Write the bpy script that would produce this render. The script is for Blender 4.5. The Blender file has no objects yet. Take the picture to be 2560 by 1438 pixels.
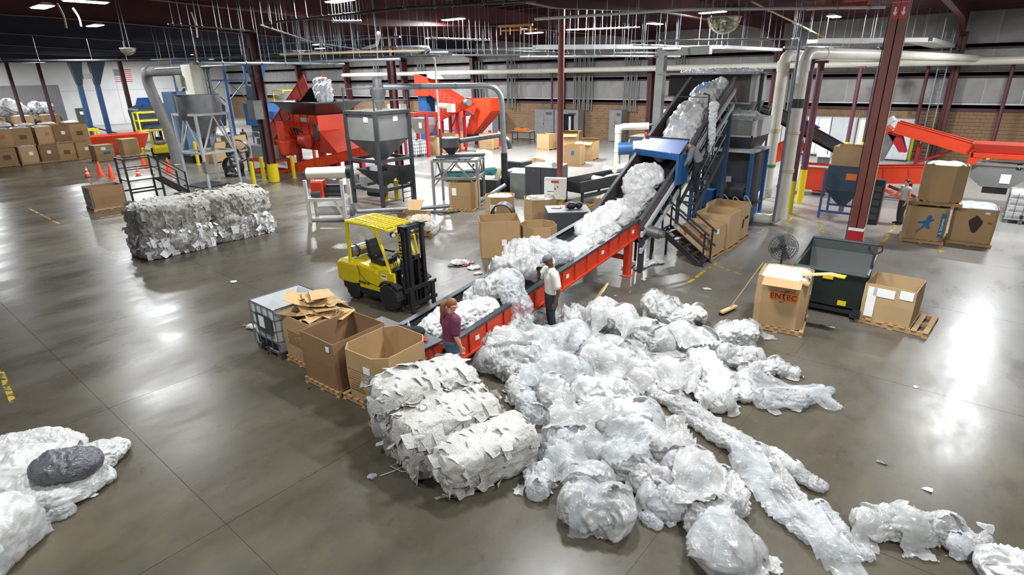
import bpy, math, random
import numpy as np
from mathutils import Vector, Matrix

# ------------------------------------------------------------------ camera, world, exposure
S = bpy.context.scene
COL = S.collection
random.seed(7)
F_PX, PITCH, ROLL, YAW, CAM_Z = 1422.0, .3574, -.0179, .6966, 5.6
_fw = Vector((-math.sin(YAW)*math.cos(PITCH), math.cos(YAW)*math.cos(PITCH), -math.sin(PITCH)))
_r0 = Vector((math.cos(YAW), math.sin(YAW), 0)); _u0 = _r0.cross(_fw)
_rt = _r0*math.cos(ROLL)+_u0*math.sin(ROLL); _up = -_r0*math.sin(ROLL)+_u0*math.cos(ROLL)
CAM = Vector((0, 0, CAM_Z))
cd = bpy.data.cameras.new('camera'); cd.sensor_width = 36; cd.lens = F_PX/2560*36
cd.clip_end = 400
co = bpy.data.objects.new('camera', cd); COL.objects.link(co)
co.matrix_world = Matrix.Translation(CAM) @ Matrix((_rt, _up, -_fw)).transposed().to_4x4()
S.camera = co
S.view_settings.view_transform = 'Standard'; S.view_settings.look = 'None'
S.view_settings.gamma = 1; S.view_settings.use_curve_mapping = False
S.view_settings.exposure = 0.42
w = bpy.data.worlds.new('world'); S.world = w; w.use_nodes = True
w.node_tree.nodes['Background'].inputs[0].default_value = (.75, .82, 1, 1)
w.node_tree.nodes['Background'].inputs[1].default_value = .25

def ray(px, py):
    return (px-1280)/F_PX*_rt-(py-719)/F_PX*_up+_fw
def at(px, py, z=0.0):            # point of the plan at height z that a measured image point belongs to
    d = ray(px, py); return CAM+d*((z-CAM_Z)/d.z)
def onY(px, py, Y):
    d = ray(px, py); return CAM+d*(Y/d.y)
def onX(px, py, X):
    d = ray(px, py); return CAM+d*(X/d.x)

# ------------------------------------------------------------------ helpers
def lin(h):
    h = h.lstrip('#'); o = []
    for i in (0, 2, 4):
        c = int(h[i:i+2], 16)/255
        o.append(c/12.92 if c <= .04045 else ((c+.055)/1.055)**2.4)
    return tuple(o)
MATS = {}
def mat(name, col, rough=.5, metal=0., col2=None, scale=4., amt=.5, bump=0., bscale=30., spec=.5, emit=0, alpha=1, stretch=None, detail=5, wear=None, trans=0, sss=0):
    if name in MATS: return MATS[name]
    m = bpy.data.materials.new(name); m.use_nodes = True; nt = m.node_tree; N = nt.nodes; L = nt.links
    b = N['Principled BSDF']
    c = lin(col) if isinstance(col, str) else col
    b.inputs['Base Color'].default_value = (*c, 1)
    b.inputs['Roughness'].default_value = rough; b.inputs['Metallic'].default_value = metal
    b.inputs['Specular IOR Level'].default_value = spec; b.inputs['Alpha'].default_value = alpha
    if trans: b.inputs['Transmission Weight'].default_value = trans
    if sss:
        b.inputs['Subsurface Weight'].default_value = sss; b.inputs['Subsurface Radius'].default_value = (.1, .1, .1)
    if emit:
        b.inputs['Emission Color'].default_value = (*c, 1); b.inputs['Emission Strength'].default_value = emit
    tc = N.new('ShaderNodeTexCoord'); src = tc.outputs['Object']
    if stretch:
        mp = N.new('ShaderNodeMapping'); mp.inputs['Scale'].default_value = stretch
        L.new(src, mp.inputs[0]); src = mp.outputs[0]
    if col2:
        c2 = lin(col2) if isinstance(col2, str) else col2
        n = N.new('ShaderNodeTexNoise'); n.inputs['Scale'].default_value = scale; n.inputs['Detail'].default_value = detail
        L.new(src, n.inputs[0])
        r = N.new('ShaderNodeMapRange'); r.inputs[1].default_value = .5-amt*.4; r.inputs[2].default_value = .5+amt*.4
        L.new(n.outputs[0], r.inputs[0])
        mx = N.new('ShaderNodeMix'); mx.data_type = 'RGBA'
        mx.inputs[6].default_value = (*c, 1); mx.inputs[7].default_value = (*c2, 1)
        L.new(r.outputs[0], mx.inputs[0]); out = mx.outputs[2]
        if wear:
            wc, lo, ws = wear
            n3 = N.new('ShaderNodeTexNoise'); n3.inputs['Scale'].default_value = ws; n3.inputs['Detail'].default_value = 8; n3.inputs['Roughness'].default_value = .7
            L.new(src, n3.inputs[0])
            r3 = N.new('ShaderNodeMapRange'); r3.inputs[1].default_value = lo; r3.inputs[2].default_value = lo+.05
            L.new(n3.outputs[0], r3.inputs[0])
            m3 = N.new('ShaderNodeMix'); m3.data_type = 'RGBA'; m3.inputs[7].default_value = (*lin(wc), 1)
            L.new(out, m3.inputs[6]); L.new(r3.outputs[0], m3.inputs[0]); out = m3.outputs[2]
        L.new(out, b.inputs['Base Color'])
    if bump:
        n2 = N.new('ShaderNodeTexNoise'); n2.inputs['Scale'].default_value = bscale; n2.inputs['Detail'].default_value = 4
        L.new(src, n2.inputs[0])
        bp = N.new('ShaderNodeBump'); bp.inputs['Strength'].default_value = bump; bp.inputs['Distance'].default_value = .02
        L.new(n2.outputs[0], bp.inputs['Height']); L.new(bp.outputs[0], b.inputs['Normal'])
    MATS[name] = m; return m

class MB:
    """collects faces; build() links them as one mesh object"""
    def __init__(s): s.v = []; s.f = []; s.M = None
    def add(s, vs, fs):
        o = len(s.v)
        s.v += [tuple(s.M @ Vector(p)) for p in vs] if s.M else [tuple(p) for p in vs]
        s.f += [tuple(i+o for i in f) for f in fs]; return s
    def hexa(s, p):   # 4 bottom ccw, 4 top ccw
        return s.add(p, [(3,2,1,0),(4,5,6,7),(0,1,5,4),(1,2,6,5),(2,3,7,6),(3,0,4,7)])
    def box(s, c, d, rz=0, taper=1):
        x, y, z = d[0]/2, d[1]/2, d[2]/2; C, Sn = math.cos(rz), math.sin(rz); P = []
        for k, zz in ((1, -z), (taper, z)):
            for a, b in ((-x,-y),(x,-y),(x,y),(-x,y)):
                a *= k; b *= k
                P.append((c[0]+a*C-b*Sn, c[1]+a*Sn+b*C, c[2]+zz))
        return s.hexa(P)
    def bb(s, x0, x1, y0, y1, z0, z1):
        return s.box(((x0+x1)/2, (y0+y1)/2, (z0+z1)/2), (x1-x0, y1-y0, z1-z0))
    def beam(s, a, b, w, h, up=(0,0,1)):
        a = Vector(a); b = Vector(b); d = (b-a).normalized(); u = Vector(up)
        if abs(d.dot(u)) > .98: u = Vector((1,0,0))
        r = d.cross(u).normalized()*w/2; u = r.cross(d).normalized()*h/2
        return s.hexa([a-r-u, a+r-u, b+r-u, b-r-u, a-r+u, a+r+u, b+r+u, b-r+u])
    def cyl(s, a, b, r, r2=None, n=10, cap=True):
        a = Vector(a); b = Vector(b); d = (b-a).normalized(); r2 = r if r2 is None else r2
        x = d.orthogonal().normalized(); y = d.cross(x); vs = []
        for p, q in ((a, r), (b, r2)):
            vs += [p+q*(math.cos(t)*x+math.sin(t)*y) for t in (2*math.pi*i/n for i in range(n))]
        fs = [(i, (i+1)%n, n+(i+1)%n, n+i) for i in range(n)]
        if cap: fs += [tuple(range(n-1, -1, -1)), tuple(range(n, 2*n))]
        return s.add(vs, fs)
    def path(s, pts, r, n=8, closed=False):
        P = [Vector(p) for p in pts]; m = len(P); vs = []; px = None
        for i, p in enumerate(P):
            a = P[i-1] if (i or closed) else p; b = P[(i+1)%m] if (i < m-1 or closed) else p
            d = (b-a).normalized()
            if px is None: px = d.orthogonal().normalized()
            px = (px-d*px.dot(d)); px = px.normalized() if px.length > 1e-6 else d.orthogonal().normalized()
            py = d.cross(px); rr = r[i] if isinstance(r, (list, tuple)) else r
            vs += [p+rr*(math.cos(t)*px+math.sin(t)*py) for t in (2*math.pi*k/n for k in range(n))]
        fs = []
        for i in range(m if closed else m-1):
            j = (i+1)%m
            fs += [(i*n+k, i*n+(k+1)%n, j*n+(k+1)%n, j*n+k) for k in range(n)]
        if not closed: fs += [tuple(range(n-1, -1, -1)), tuple((m-1)*n+k for k in range(n))]
        return s.add(vs, fs)
    def lathe(s, prof, c=(0,0,0), n=20):
        vs = []; m = len(prof)
        for r, z in prof: vs += [(c[0]+r*math.cos(2*math.pi*k/n), c[1]+r*math.sin(2*math.pi*k/n), c[2]+z) for k in range(n)]
        fs = [(i*n+k, i*n+(k+1)%n, (i+1)*n+(k+1)%n, (i+1)*n+k) for i in range(m-1) for k in range(n)]
        if prof[0][0] > 1e-4: fs.append(tuple(range(n-1, -1, -1)))
        if prof[-1][0] > 1e-4: fs.append(tuple((m-1)*n+k for k in range(n)))
        return s.add(vs, fs)
    def prism(s, poly, a, b, axis='z'):   # 2d outline pulled from a to b along axis
        n = len(poly)
        f = {'z': lambda p, t: (p[0], p[1], t), 'y': lambda p, t: (p[0], t, p[1]), 'x': lambda p, t: (t, p[0], p[1])}[axis]
        vs = [f(p, a) for p in poly]+[f(p, b) for p in poly]
        fs = [(i, (i+1)%n, n+(i+1)%n, n+i) for i in range(n)]+[tuple(range(n-1,-1,-1)), tuple(range(n, 2*n))]
        if axis == 'y': fs = [t[::-1] for t in fs]
        return s.add(vs, fs)
    def loft(s, rings, cap=(True, True)):
        n = len(rings[0]); vs = [p for r in rings for p in r]
        fs = [(i*n+k, i*n+(k+1)%n, (i+1)*n+(k+1)%n, (i+1)*n+k) for i in range(len(rings)-1) for k in range(n)]
        if cap[0]: fs.append(tuple(range(n-1,-1,-1)))
        if cap[1]: fs.append(tuple((len(rings)-1)*n+k for k in range(n)))
        return s.add(vs, fs)
    def shell(s, rings, t=.01):           # open hopper: loft walls with thickness t (rings bottom to top, rectangular-ish)
        inner = []
        for r in rings:
            c = sum((Vector(p) for p in r), Vector())/len(r)
            inner.append([Vector(p)+(Vector((c.x, c.y, p[2]))-Vector(p)).normalized()*t for p in r])
        s.loft([*rings, inner[-1], *inner[-2::-1]], cap=(True, True)); return s
    def build(s, name, m, parent=None, smooth=False, bevel=0, loc=None):
        me = bpy.data.meshes.new(name); me.from_pydata(s.v, [], s.f); me.update()
        me.materials.append(m if not isinstance(m, str) else MATS[m])
        if smooth: me.shade_smooth()
        o = bpy.data.objects.new(name, me); COL.objects.link(o)
        if parent: o.parent = parent
        if loc is not None: o.location = loc
        if bevel:
            md = o.modifiers.new('bevel', 'BEVEL'); md.width = bevel; md.segments = 2; md.limit_method = 'ANGLE'
        if smooth:
            try: me.set_sharp_from_angle(angle=math.radians(38))
            except Exception: pass
        return o
def tag(o, label=None, cat=None, group=None, kind=None):
    if label: o['label'] = label
    if cat: o['category'] = cat
    if group: o['group'] = group
    if kind: o['kind'] = kind
    return o
def thing(name, label, cat, loc=(0,0,0), rz=0, group=None):
    o = bpy.data.objects.new(name, None); COL.objects.link(o); o.empty_display_size = .2
    o.location = loc; o.rotation_euler = (0, 0, rz)
    return tag(o, label, cat, group)
def struct(o): o['kind'] = 'structure'; return o
def dup(o, loc=None, rz=None, label=None, parent=None, mats=None):
    c = o.copy(); COL.objects.link(c)
    if parent: c.parent = parent
    if loc is not None: c.location = loc
    if rz is not None: c.rotation_euler = (0, 0, rz)
    if label: c['label'] = label
    for ch in o.children: dup(ch, parent=c)
    return c
def fillet(pts, r, n=6):
    P = [Vector(p) for p in pts]; out = [P[0]]
    for i in range(1, len(P)-1):
        a, b, c = P[i-1], P[i], P[i+1]; u = (a-b); v = (c-b)
        rr = min(r, u.length*.48, v.length*.48); u.normalize(); v.normalize()
        p0 = b+u*rr; p1 = b+v*rr
        for k in range(n+1):
            t = k/n; out.append(p0*(1-t)**2+b*2*t*(1-t)+p1*t*t)
    out.append(P[-1]); return out
def text(name, body, size, m, parent, loc, rot, ext=.002, align='CENTER', sx=1):
    cu = bpy.data.curves.new(name, 'FONT'); cu.body = body; cu.size = size; cu.extrude = ext; cu.align_x = align; cu.align_y = 'CENTER'
    cu.resolution_u = 3
    t = bpy.data.objects.new(name, cu); COL.objects.link(t)
    dg = bpy.context.evaluated_depsgraph_get()
    me = bpy.data.meshes.new_from_object(t.evaluated_get(dg)); bpy.data.objects.remove(t)
    me.materials.clear(); me.materials.append(m if not isinstance(m, str) else MATS[m])
    o = bpy.data.objects.new(name, me); COL.objects.link(o); o.parent = parent; o.location = loc; o.rotation_euler = rot
    o.scale = (sx, 1, 1)
    return o

# numpy noise ------------------------------------------------------
_rs = np.random.RandomState(3); _perm = _rs.permutation(256); _perm = np.concatenate([_perm, _perm, _perm])
_grad = _rs.normal(size=(256, 3)); _grad /= np.linalg.norm(_grad, axis=1)[:, None]
def noise3(p):
    i = np.floor(p).astype(int); f = p-i; u = f*f*f*(f*(f*6-15)+10); i &= 255; r = 0
    for dx in (0, 1):
        for dy in (0, 1):
            for dz in (0, 1):
                h = _perm[_perm[_perm[(i[:,0]+dx)&255]+((i[:,1]+dy)&255)]+((i[:,2]+dz)&255)]
                g = (_grad[h]*(f-np.array([dx, dy, dz]))).sum(1)
                r = r+g*np.where(dx, u[:,0], 1-u[:,0])*np.where(dy, u[:,1], 1-u[:,1])*np.where(dz, u[:,2], 1-u[:,2])
    return r
def fbm(p, o=3):
    r = 0; a = 1.
    for k in range(o): r = r+a*noise3(p*2**k+k*17.3); a *= .5
    return r
def ridge(p, o=3):
    r = 0; a = 1.
    for k in range(o): r = r+a*(1-2.6*np.abs(noise3(p*2**k+k*31.7))); a *= .5
    return r/1.75
def np_mesh(name, v, f, m, smooth=True):
    v = np.asarray(v, np.float32); me = bpy.data.meshes.new(name)
    n4 = np.array([x if len(x) == 4 else (-1,)*4 for x in f]) if not isinstance(f, np.ndarray) else f
    ok = n4[:, 0] >= 0; rest = [] if ok.all() else [f[i] for i in np.nonzero(~ok)[0]]
    q = n4[ok].astype(np.int32); li = np.concatenate([q.ravel()]+[np.array(x, np.int32) for x in rest]) if rest else q.ravel()
    st = np.concatenate([np.arange(len(q))*4]+([np.cumsum([len(q)*4]+[len(x) for x in rest])[:-1]] if rest else [])).astype(np.int32)
    me.vertices.add(len(v)); me.vertices.foreach_set('co', v.ravel())
    me.loops.add(len(li)); me.loops.foreach_set('vertex_index', li)
    me.polygons.add(len(st)); me.polygons.foreach_set('loop_start', st)
    me.update(calc_edges=True); me.validate()
    if smooth: me.shade_smooth()
    me.materials.append(m if not isinstance(m, str) else MATS[m])
    o = bpy.data.objects.new(name, me); COL.objects.link(o); return o
_sph = {}
def sphere_grid(nu, nv):
    if (nu, nv) in _sph: return _sph[nu, nv]
    v = [(0, 0, -1)]
    for j in range(1, nv):
        b = -math.pi/2+math.pi*j/nv
        v += [(math.cos(b)*math.cos(2*math.pi*i/nu), math.cos(b)*math.sin(2*math.pi*i/nu), math.sin(b)) for i in range(nu)]
    v.append((0, 0, 1)); f = []
    for i in range(nu): f.append((0, 1+(i+1)%nu, 1+i))
    for j in range(nv-2):
        for i in range(nu):
            a = 1+j*nu+i; b = 1+j*nu+(i+1)%nu; f.append((a, b, b+nu, a+nu))
    t = 1+(nv-2)*nu
    for i in range(nu): f.append((t+i, t+(i+1)%nu, len(v)-1))
    _sph[nu, nv] = (np.array(v), f); return _sph[nu, nv]
# ------------------------------------------------------------------ materials
mat('col_red', '#7d4238', .5, 0, '#693429', 1.5, .8)
mat('red_steel', '#5d2a2b', .55, 0, '#3c1b1e', 1.3, .8, .1, 20)
mat('dark_red', '#4a2328', .6, 0, '#331a1f', .8, .8)
mat('roof', '#2b2d38', .8, 0, '#22232c', .5, .8)
mat('slate_steel', '#323a4e', .6, 0, '#2a3044', 1., .8)
mat('white_wall', '#d4d4d6', .7, 0, '#c2c1bd', .6, .9)
mat('insulation', '#a3a2a2', .55, 0, '#75726f', 1.1, 1., .25, 5)
mat('cmu', '#85694d', .85, 0, '#6f563e', 2.2, .9, .15, 60)
mat('mortar', '#8d7a60', .9)
mat('galv', '#9b9fa3', .42, .75, '#7c8084', 2.5, .9)
mat('steel', '#85888b', .4, .6, '#676a6d', 3., .9)
mat('dark_steel', '#4c4f53', .45, .35, '#37393c', 2.5, .9)
mat('grey_paint', '#80827f', .5, 0, '#6a6c6a', 2., .9)
mat('light_grey', '#b4b7b8', .5, 0, '#9fa2a3', 1.5, .9)
mat('charcoal', '#45484d', .5, 0, '#3a3c40', 2., .9)
mat('black', '#17181a', .45, 0, '#222326', 6., .9)
mat('rubber', '#1a1a1b', .75, 0, '#252525', 9., .9)
mat('black_steel', '#1e2023', .35, .1, '#2c2e31', 5., .9)
mat('orange', '#d6401e', .42, 0, '#bc3517', 1.6, .9, wear=('#7c2c1a', .69, 3.))
mat('orange_red', '#c23a24', .45, 0, '#a2301f', 1.6, .9, wear=('#6a2a22', .68, 3.))
mat('yellow', '#d9c412', .4, 0, '#c3ad10', 1.6, .9, wear=('#7d6f17', .7, 4.))
mat('pale_yellow', '#e2d565', .5)
mat('blue', '#1f4f86', .45, 0, '#2a5d93', 2., .9, wear=('#5c7fa3', .68, 4.))
mat('blue_hood', '#2c5fae', .45, 0, '#2a559b', 2., .9, wear=('#8ea7cc', .62, 5.))
mat('dark_blue', '#2c4158', .5, 0, '#36495c', 2., .9)
mat('teal', '#1d5f66', .5)
mat('cream', '#dcdccb', .45, 0, '#cfcfbd', 2., .8)
mat('white_paint', '#dadad6', .5, 0, '#c6c5be', 2., .9)
mat('pvc', '#dcdbd3', .35, 0, '#c9c5b4', 1.2, .9)
mat('tape', '#c9b99a', .6)
mat('green_paint', '#18211d', .5, 0, '#202b26', 2., .9, wear=('#4a564f', .72, 5.))
mat('white_plastic', '#dfe2e2', .3, 0, '#cdd1d1', 2., .8, sss=.1)
mat('paper', '#e9e9e6', .7)
mat('orange_paper', '#ea7a1c', .7)
mat('ink', '#191714', .8)
mat('blue_ink', '#2f6496', .8)
mat('wood', '#b9976a', .75, 0, '#9a7a50', 3., .9, stretch=(1, 8, 8))
mat('pale_wood', '#d5b88a', .75, 0, '#bd9d6d', 3., .9)
CARDS = [mat('card0', '#a5875f', .8, 0, '#957852', 1.6, .9, .08, 14), mat('card1', '#b09269', .8, 0, '#a0825b', 1.6, .9, .08, 14),
         mat('card2', '#8a6c4c', .8, 0, '#7c5f41', 1.6, .9, .08, 14), mat('card3', '#b89b74', .8, 0, '#a88a63', 1.6, .9, .08, 14)]
mat('card_light', '#c9a878', .8, 0, '#b8966a', 2., .9)
mat('lamp_glow', (1., .98, .95), .5, emit=14)
mat('red', '#b3202a', .45, 0, '#971a24', 2., .8)
mat('cone', '#f2502a', .45)
mat('glass_dark', '#101316', .1)
mat('mirror', '#d8d4c4', .12, .9, '#a9a492', 6., .9)
mat('label_red', '#b93a2a', .6)

def floor_mat():
    m = bpy.data.materials.new('concrete'); m.use_nodes = True; nt = m.node_tree; N = nt.nodes; L = nt.links
    b = N['Principled BSDF']; g = N.new('ShaderNodeNewGeometry'); src = g.outputs['Position']
    def nz(scale, det=5, rough=.5, st=None):
        s_ = src
        if st:
            mp = N.new('ShaderNodeMapping'); mp.inputs['Scale'].default_value = st; mp.inputs['Rotation'].default_value = (0, 0, .4)
            L.new(src, mp.inputs[0]); s_ = mp.outputs[0]
        n = N.new('ShaderNodeTexNoise'); n.inputs['Scale'].default_value = scale; n.inputs['Detail'].default_value = det; n.inputs['Roughness'].default_value = rough
        L.new(s_, n.inputs[0]); return n.outputs[0]
    def mr(x, a, b_, c=0., d=1.):
        r = N.new('ShaderNodeMapRange'); r.inputs[1].default_value = a; r.inputs[2].default_value = b_; r.inputs[3].default_value = c; r.inputs[4].default_value = d
        L.new(x, r.inputs[0]); return r.outputs[0]
    def mix(f, a, c):
        x = N.new('ShaderNodeMix'); x.data_type = 'RGBA'; L.new(f, x.inputs[0])
        for k, i in ((a, 6), (c, 7)):
            if isinstance(k, str): x.inputs[i].default_value = (*lin(k), 1)
            else: L.new(k, x.inputs[i])
        return x.outputs[2]
    c = mix(mr(nz(.16, 4), .35, .65), '#524b3e', '#454035')
    c = mix(mr(nz(1.1, 6, .6, (1, .35, 1)), .4, .75), c, '#5a5448')
    c = mix(mr(nz(3.5, 8, .7), .58, .75), c, '#38342d')
    c = mix(mr(nz(.5, 6, .65), .62, .72), c, '#433f38')
    c = mix(mr(nz(.9, 5, .7), .705, .72), c, '#262420')
    c = mix(mr(nz(9, 8, .75), .5, .8, 0., .5), c, '#3b372f')
    c = mix(mr(nz(22, 6, .7, (1, .3, 1)), .6, .8, 0., .6), c, '#77715f')
    c = mix(mr(nz(.28, 5, .6), .52, .72, 0., .75), c, '#6a624f')
    # blend to a paler grey towards the back wall, broken up by noise
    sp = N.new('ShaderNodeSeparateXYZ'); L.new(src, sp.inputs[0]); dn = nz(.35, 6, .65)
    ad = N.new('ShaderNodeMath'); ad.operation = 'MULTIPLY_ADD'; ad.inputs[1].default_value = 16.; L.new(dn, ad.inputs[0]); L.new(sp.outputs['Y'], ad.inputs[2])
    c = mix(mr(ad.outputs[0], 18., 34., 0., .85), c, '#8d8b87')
    L.new(c, b.inputs['Base Color'])
    rr = mr(nz(.8, 7, .65, (1, .4, 1)), .35, .7, .22, .42); L.new(rr, b.inputs['Roughness'])
    b.inputs['Specular IOR Level'].default_value = .32
    bp = N.new('ShaderNodeBump'); bp.inputs['Strength'].default_value = .05; bp.inputs['Distance'].default_value = .01
    L.new(nz(14, 4), bp.inputs['Height']); L.new(bp.outputs[0], b.inputs['Normal'])
    MATS['concrete'] = m
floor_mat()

# ------------------------------------------------------------------ floor
BACK_Y, LEFT_X, RIGHT_X, FRONT_Y = 46.5, -98., 13., -15.
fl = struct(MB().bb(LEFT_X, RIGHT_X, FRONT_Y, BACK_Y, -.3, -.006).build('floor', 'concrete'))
sx, sy = 4.6, 4.87
slab = None
for i in range(-21, 4):
    for j in range(-4, 9):
        x0 = -2.3+sx*i; y0 = 7.03+sy*j
        if x0 < LEFT_X-1 or x0+sx > RIGHT_X+2 or y0+sy > BACK_Y+3: continue
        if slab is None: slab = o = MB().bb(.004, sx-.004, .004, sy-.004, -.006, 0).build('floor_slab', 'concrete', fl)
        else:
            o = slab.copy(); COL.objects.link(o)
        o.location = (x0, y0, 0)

# ------------------------------------------------------------------ walls
def roof_z(y): return 8.9+.022*(BACK_Y-y) if y > 12 else 9.66-.02*(12-y)
wb = struct(MB().bb(LEFT_X-.3, RIGHT_X+.3, BACK_Y, BACK_Y+.3, 0, 9.4).build('wall_back', 'white_wall'))
# block base course below the girt: blocks at the right bay one by one, rendered courses beyond
def brick_mat():
    m = bpy.data.materials.new('block_wall'); m.use_nodes = True; N = m.node_tree.nodes; L = m.node_tree.links
    t = N.new('ShaderNodeTexBrick'); tc = N.new('ShaderNodeTexCoord'); mp = N.new('ShaderNodeMapping'); mp.inputs['Rotation'].default_value = (math.pi/2, 0, 0)
    L.new(tc.outputs['Object'], mp.inputs[0]); L.new(mp.outputs[0], t.inputs[0])
    t.inputs['Color1'].default_value = (*lin('#85694d'), 1); t.inputs['Color2'].default_value = (*lin('#745b43'), 1); t.inputs['Mortar'].default_value = (*lin('#8d7a60'), 1)
    t.inputs['Scale'].default_value = 1; t.inputs['Mortar Size'].default_value = .012; t.inputs['Brick Width'].default_value = .42; t.inputs['Row Height'].default_value = .21
    L.new(t.outputs[0], N['Principled BSDF'].inputs['Base Color']); N['Principled BSDF'].inputs['Roughness'].default_value = .85
    MATS['block_wall'] = m
brick_mat()
MB().bb(LEFT_X, -4.6, BACK_Y-.2, BACK_Y, 0, 3.1).build('block_base', 'block_wall', wb)
MB().bb(-4.6, RIGHT_X, BACK_Y-.17, BACK_Y, 0, 3.1).build('mortar_bed', 'mortar', wb)
blk = None
for r in range(14):
    for k in range(20):
        x = -4.35+k*.42+(.21 if r % 2 else 0); z = .11+r*.216
        if blk is None: blk = o = MB().box((0, 0, 0), (.405, .12, .2)).build('block', 'cmu', wb, bevel=0)
        else: o = blk.copy(); COL.objects.link(o)
        o.location = (x, BACK_Y-.16, z)
MB().bb(4.2, RIGHT_X, BACK_Y-.215, BACK_Y-.1, 0, 3.1).build('block_base', 'block_wall', wb)
pan = {}
for z0, z1 in ((3.5, 5.05), (5.35, 6.75), (6.85, 8.75)):
    x = LEFT_X+.1; k = 0
    while x < RIGHT_X:
        wd = 1.83
        if z0 not in pan:
            m_ = MB(); n = 8; prof = [(-wd/2+wd*i/n, .11*math.sin(math.pi*i/n)**.6) for i in range(n+1)]
            m_.loft([[(a, -b*q, zz) for a, b in prof]+[(wd/2, .02, zz), (-wd/2, .02, zz)] for zz, q in ((0, .15), ((z1-z0)*.15, .8), ((z1-z0)*.5, 1), ((z1-z0)*.85, .8), (z1-z0, .15))])
            pan[z0] = o = m_.build('insulation_panel', 'insulation', wb, smooth=True)
        else: o = pan[z0].copy(); COL.objects.link(o)
        o.location = (x+wd/2, BACK_Y-.02, z0); x += wd+.03
for z, n_ in ((3.3, 'girt'), (5.2, 'girt'), (6.8, 'girt')):
    MB().bb(LEFT_X, RIGHT_X, BACK_Y-.24, BACK_Y, z-.1, z+.1).bb(LEFT_X, RIGHT_X, BACK_Y-.24, BACK_Y-.22, z-.2, z+.1).build(n_, 'dark_red', wb)
MB().bb(LEFT_X, RIGHT_X, BACK_Y-.3, BACK_Y, 3.02, 3.14).build('ledge', 'dark_red', wb)

# left wall with a wide opening to the next room
oy0, oy1, oz = onX(-40, 215, LEFT_X).y, onX(148, 215, LEFT_X).y, onX(100, 213, LEFT_X).z
m_ = MB().bb(LEFT_X-.3, LEFT_X, oy1, BACK_Y+.3, 0, 9.7).bb(LEFT_X-.3, LEFT_X, FRONT_Y, oy0, 0, 9.7).bb(LEFT_X-.3, LEFT_X, oy0, oy1, oz, 9.7)
wl = struct(m_.build('wall_left', 'white_wall'))
MB().bb(LEFT_X, LEFT_X+.04, oy1, BACK_Y, 4.55, 4.6).build('joint_strip', 'light_grey', wl)
for k in range(6):
    y = oy1+2.5+k*4.2
    MB().bb(LEFT_X, LEFT_X+.03, y, y+.05, 0, 8.9).build('joint_strip', 'light_grey', wl)
# the next room: floor, back and ceiling
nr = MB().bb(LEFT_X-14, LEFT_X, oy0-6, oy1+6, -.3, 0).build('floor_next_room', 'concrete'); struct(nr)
struct(MB().bb(LEFT_X-14.3, LEFT_X-14, oy0-6, oy1+6, 0, 9).build('wall_next_room', 'white_wall'))
struct(MB().bb(LEFT_X-14, LEFT_X-.3, oy0-6, oy1+6, 7.5, 7.8).build('ceiling_next_room', 'white_wall'))
struct(MB().bb(LEFT_X-.3, RIGHT_X+.3, FRONT_Y-.3, FRONT_Y, 0, 9.6).build('wall_front', 'white_wall'))
struct(MB().bb(RIGHT_X, RIGHT_X+.3, FRONT_Y, BACK_Y, 0, 9.6).build('wall_right', 'white_wall'))

# ------------------------------------------------------------------ roof
ys = [FRONT_Y-.3, 12, BACK_Y+.3]
ce = MB()
ce.loft([[(LEFT_X-.3, y, roof_z(y)), (RIGHT_X+.3, y, roof_z(y)), (RIGHT_X+.3, y, roof_z(y)+.2), (LEFT_X-.3, y, roof_z(y)+.2)] for y in ys])
ce = struct(ce.build('ceiling', 'roof'))
pl = MB().bb(LEFT_X, RIGHT_X, -.04, .04, -.24, 0).build('purlin', 'dark_red', ce); pl.location = (0, FRONT_Y+1, roof_z(FRONT_Y+1))
for k in range(1, 34):
    o = pl.copy(); COL.objects.link(o); y = FRONT_Y+1+k*1.82; o.location = (0, y, roof_z(y))
RAFX = [-2.8, -13.2, -23.0, -32.0, -43., -54., -65., -76., -87.]
for X in RAFX + [8.]:
    m_ = MB()
    for y0, y1, b0, b1 in ((-10, 8, 8.3, 8.25), (8, 18.5, 8.25, 7.85), (18.5, 27, 7.85, 8.25), (27, 41, 8.25, 8.15), (41, BACK_Y-.3, 8.15, 7.2)):
        for xo, w_ in ((0, .03),):
            m_.hexa([(X-w_, y0, b0), (X+w_, y0, b0), (X+w_, y1, b1), (X-w_, y1, b1), (X-w_, y0, roof_z(y0)-.24), (X+w_, y0, roof_z(y0)-.24), (X+w_, y1, roof_z(y1)-.24), (X-w_, y1, roof_z(y1)-.24)])
        m_.hexa([(X-.15, y0, b0-.03), (X+.15, y0, b0-.03), (X+.15, y1, b1-.03), (X-.15, y1, b1-.03), (X-.15, y0, b0), (X+.15, y0, b0), (X+.15, y1, b1), (X-.15, y1, b1)])
    m_.build('rafter', 'red_steel' if X > -40 else 'slate_steel', ce)
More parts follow.
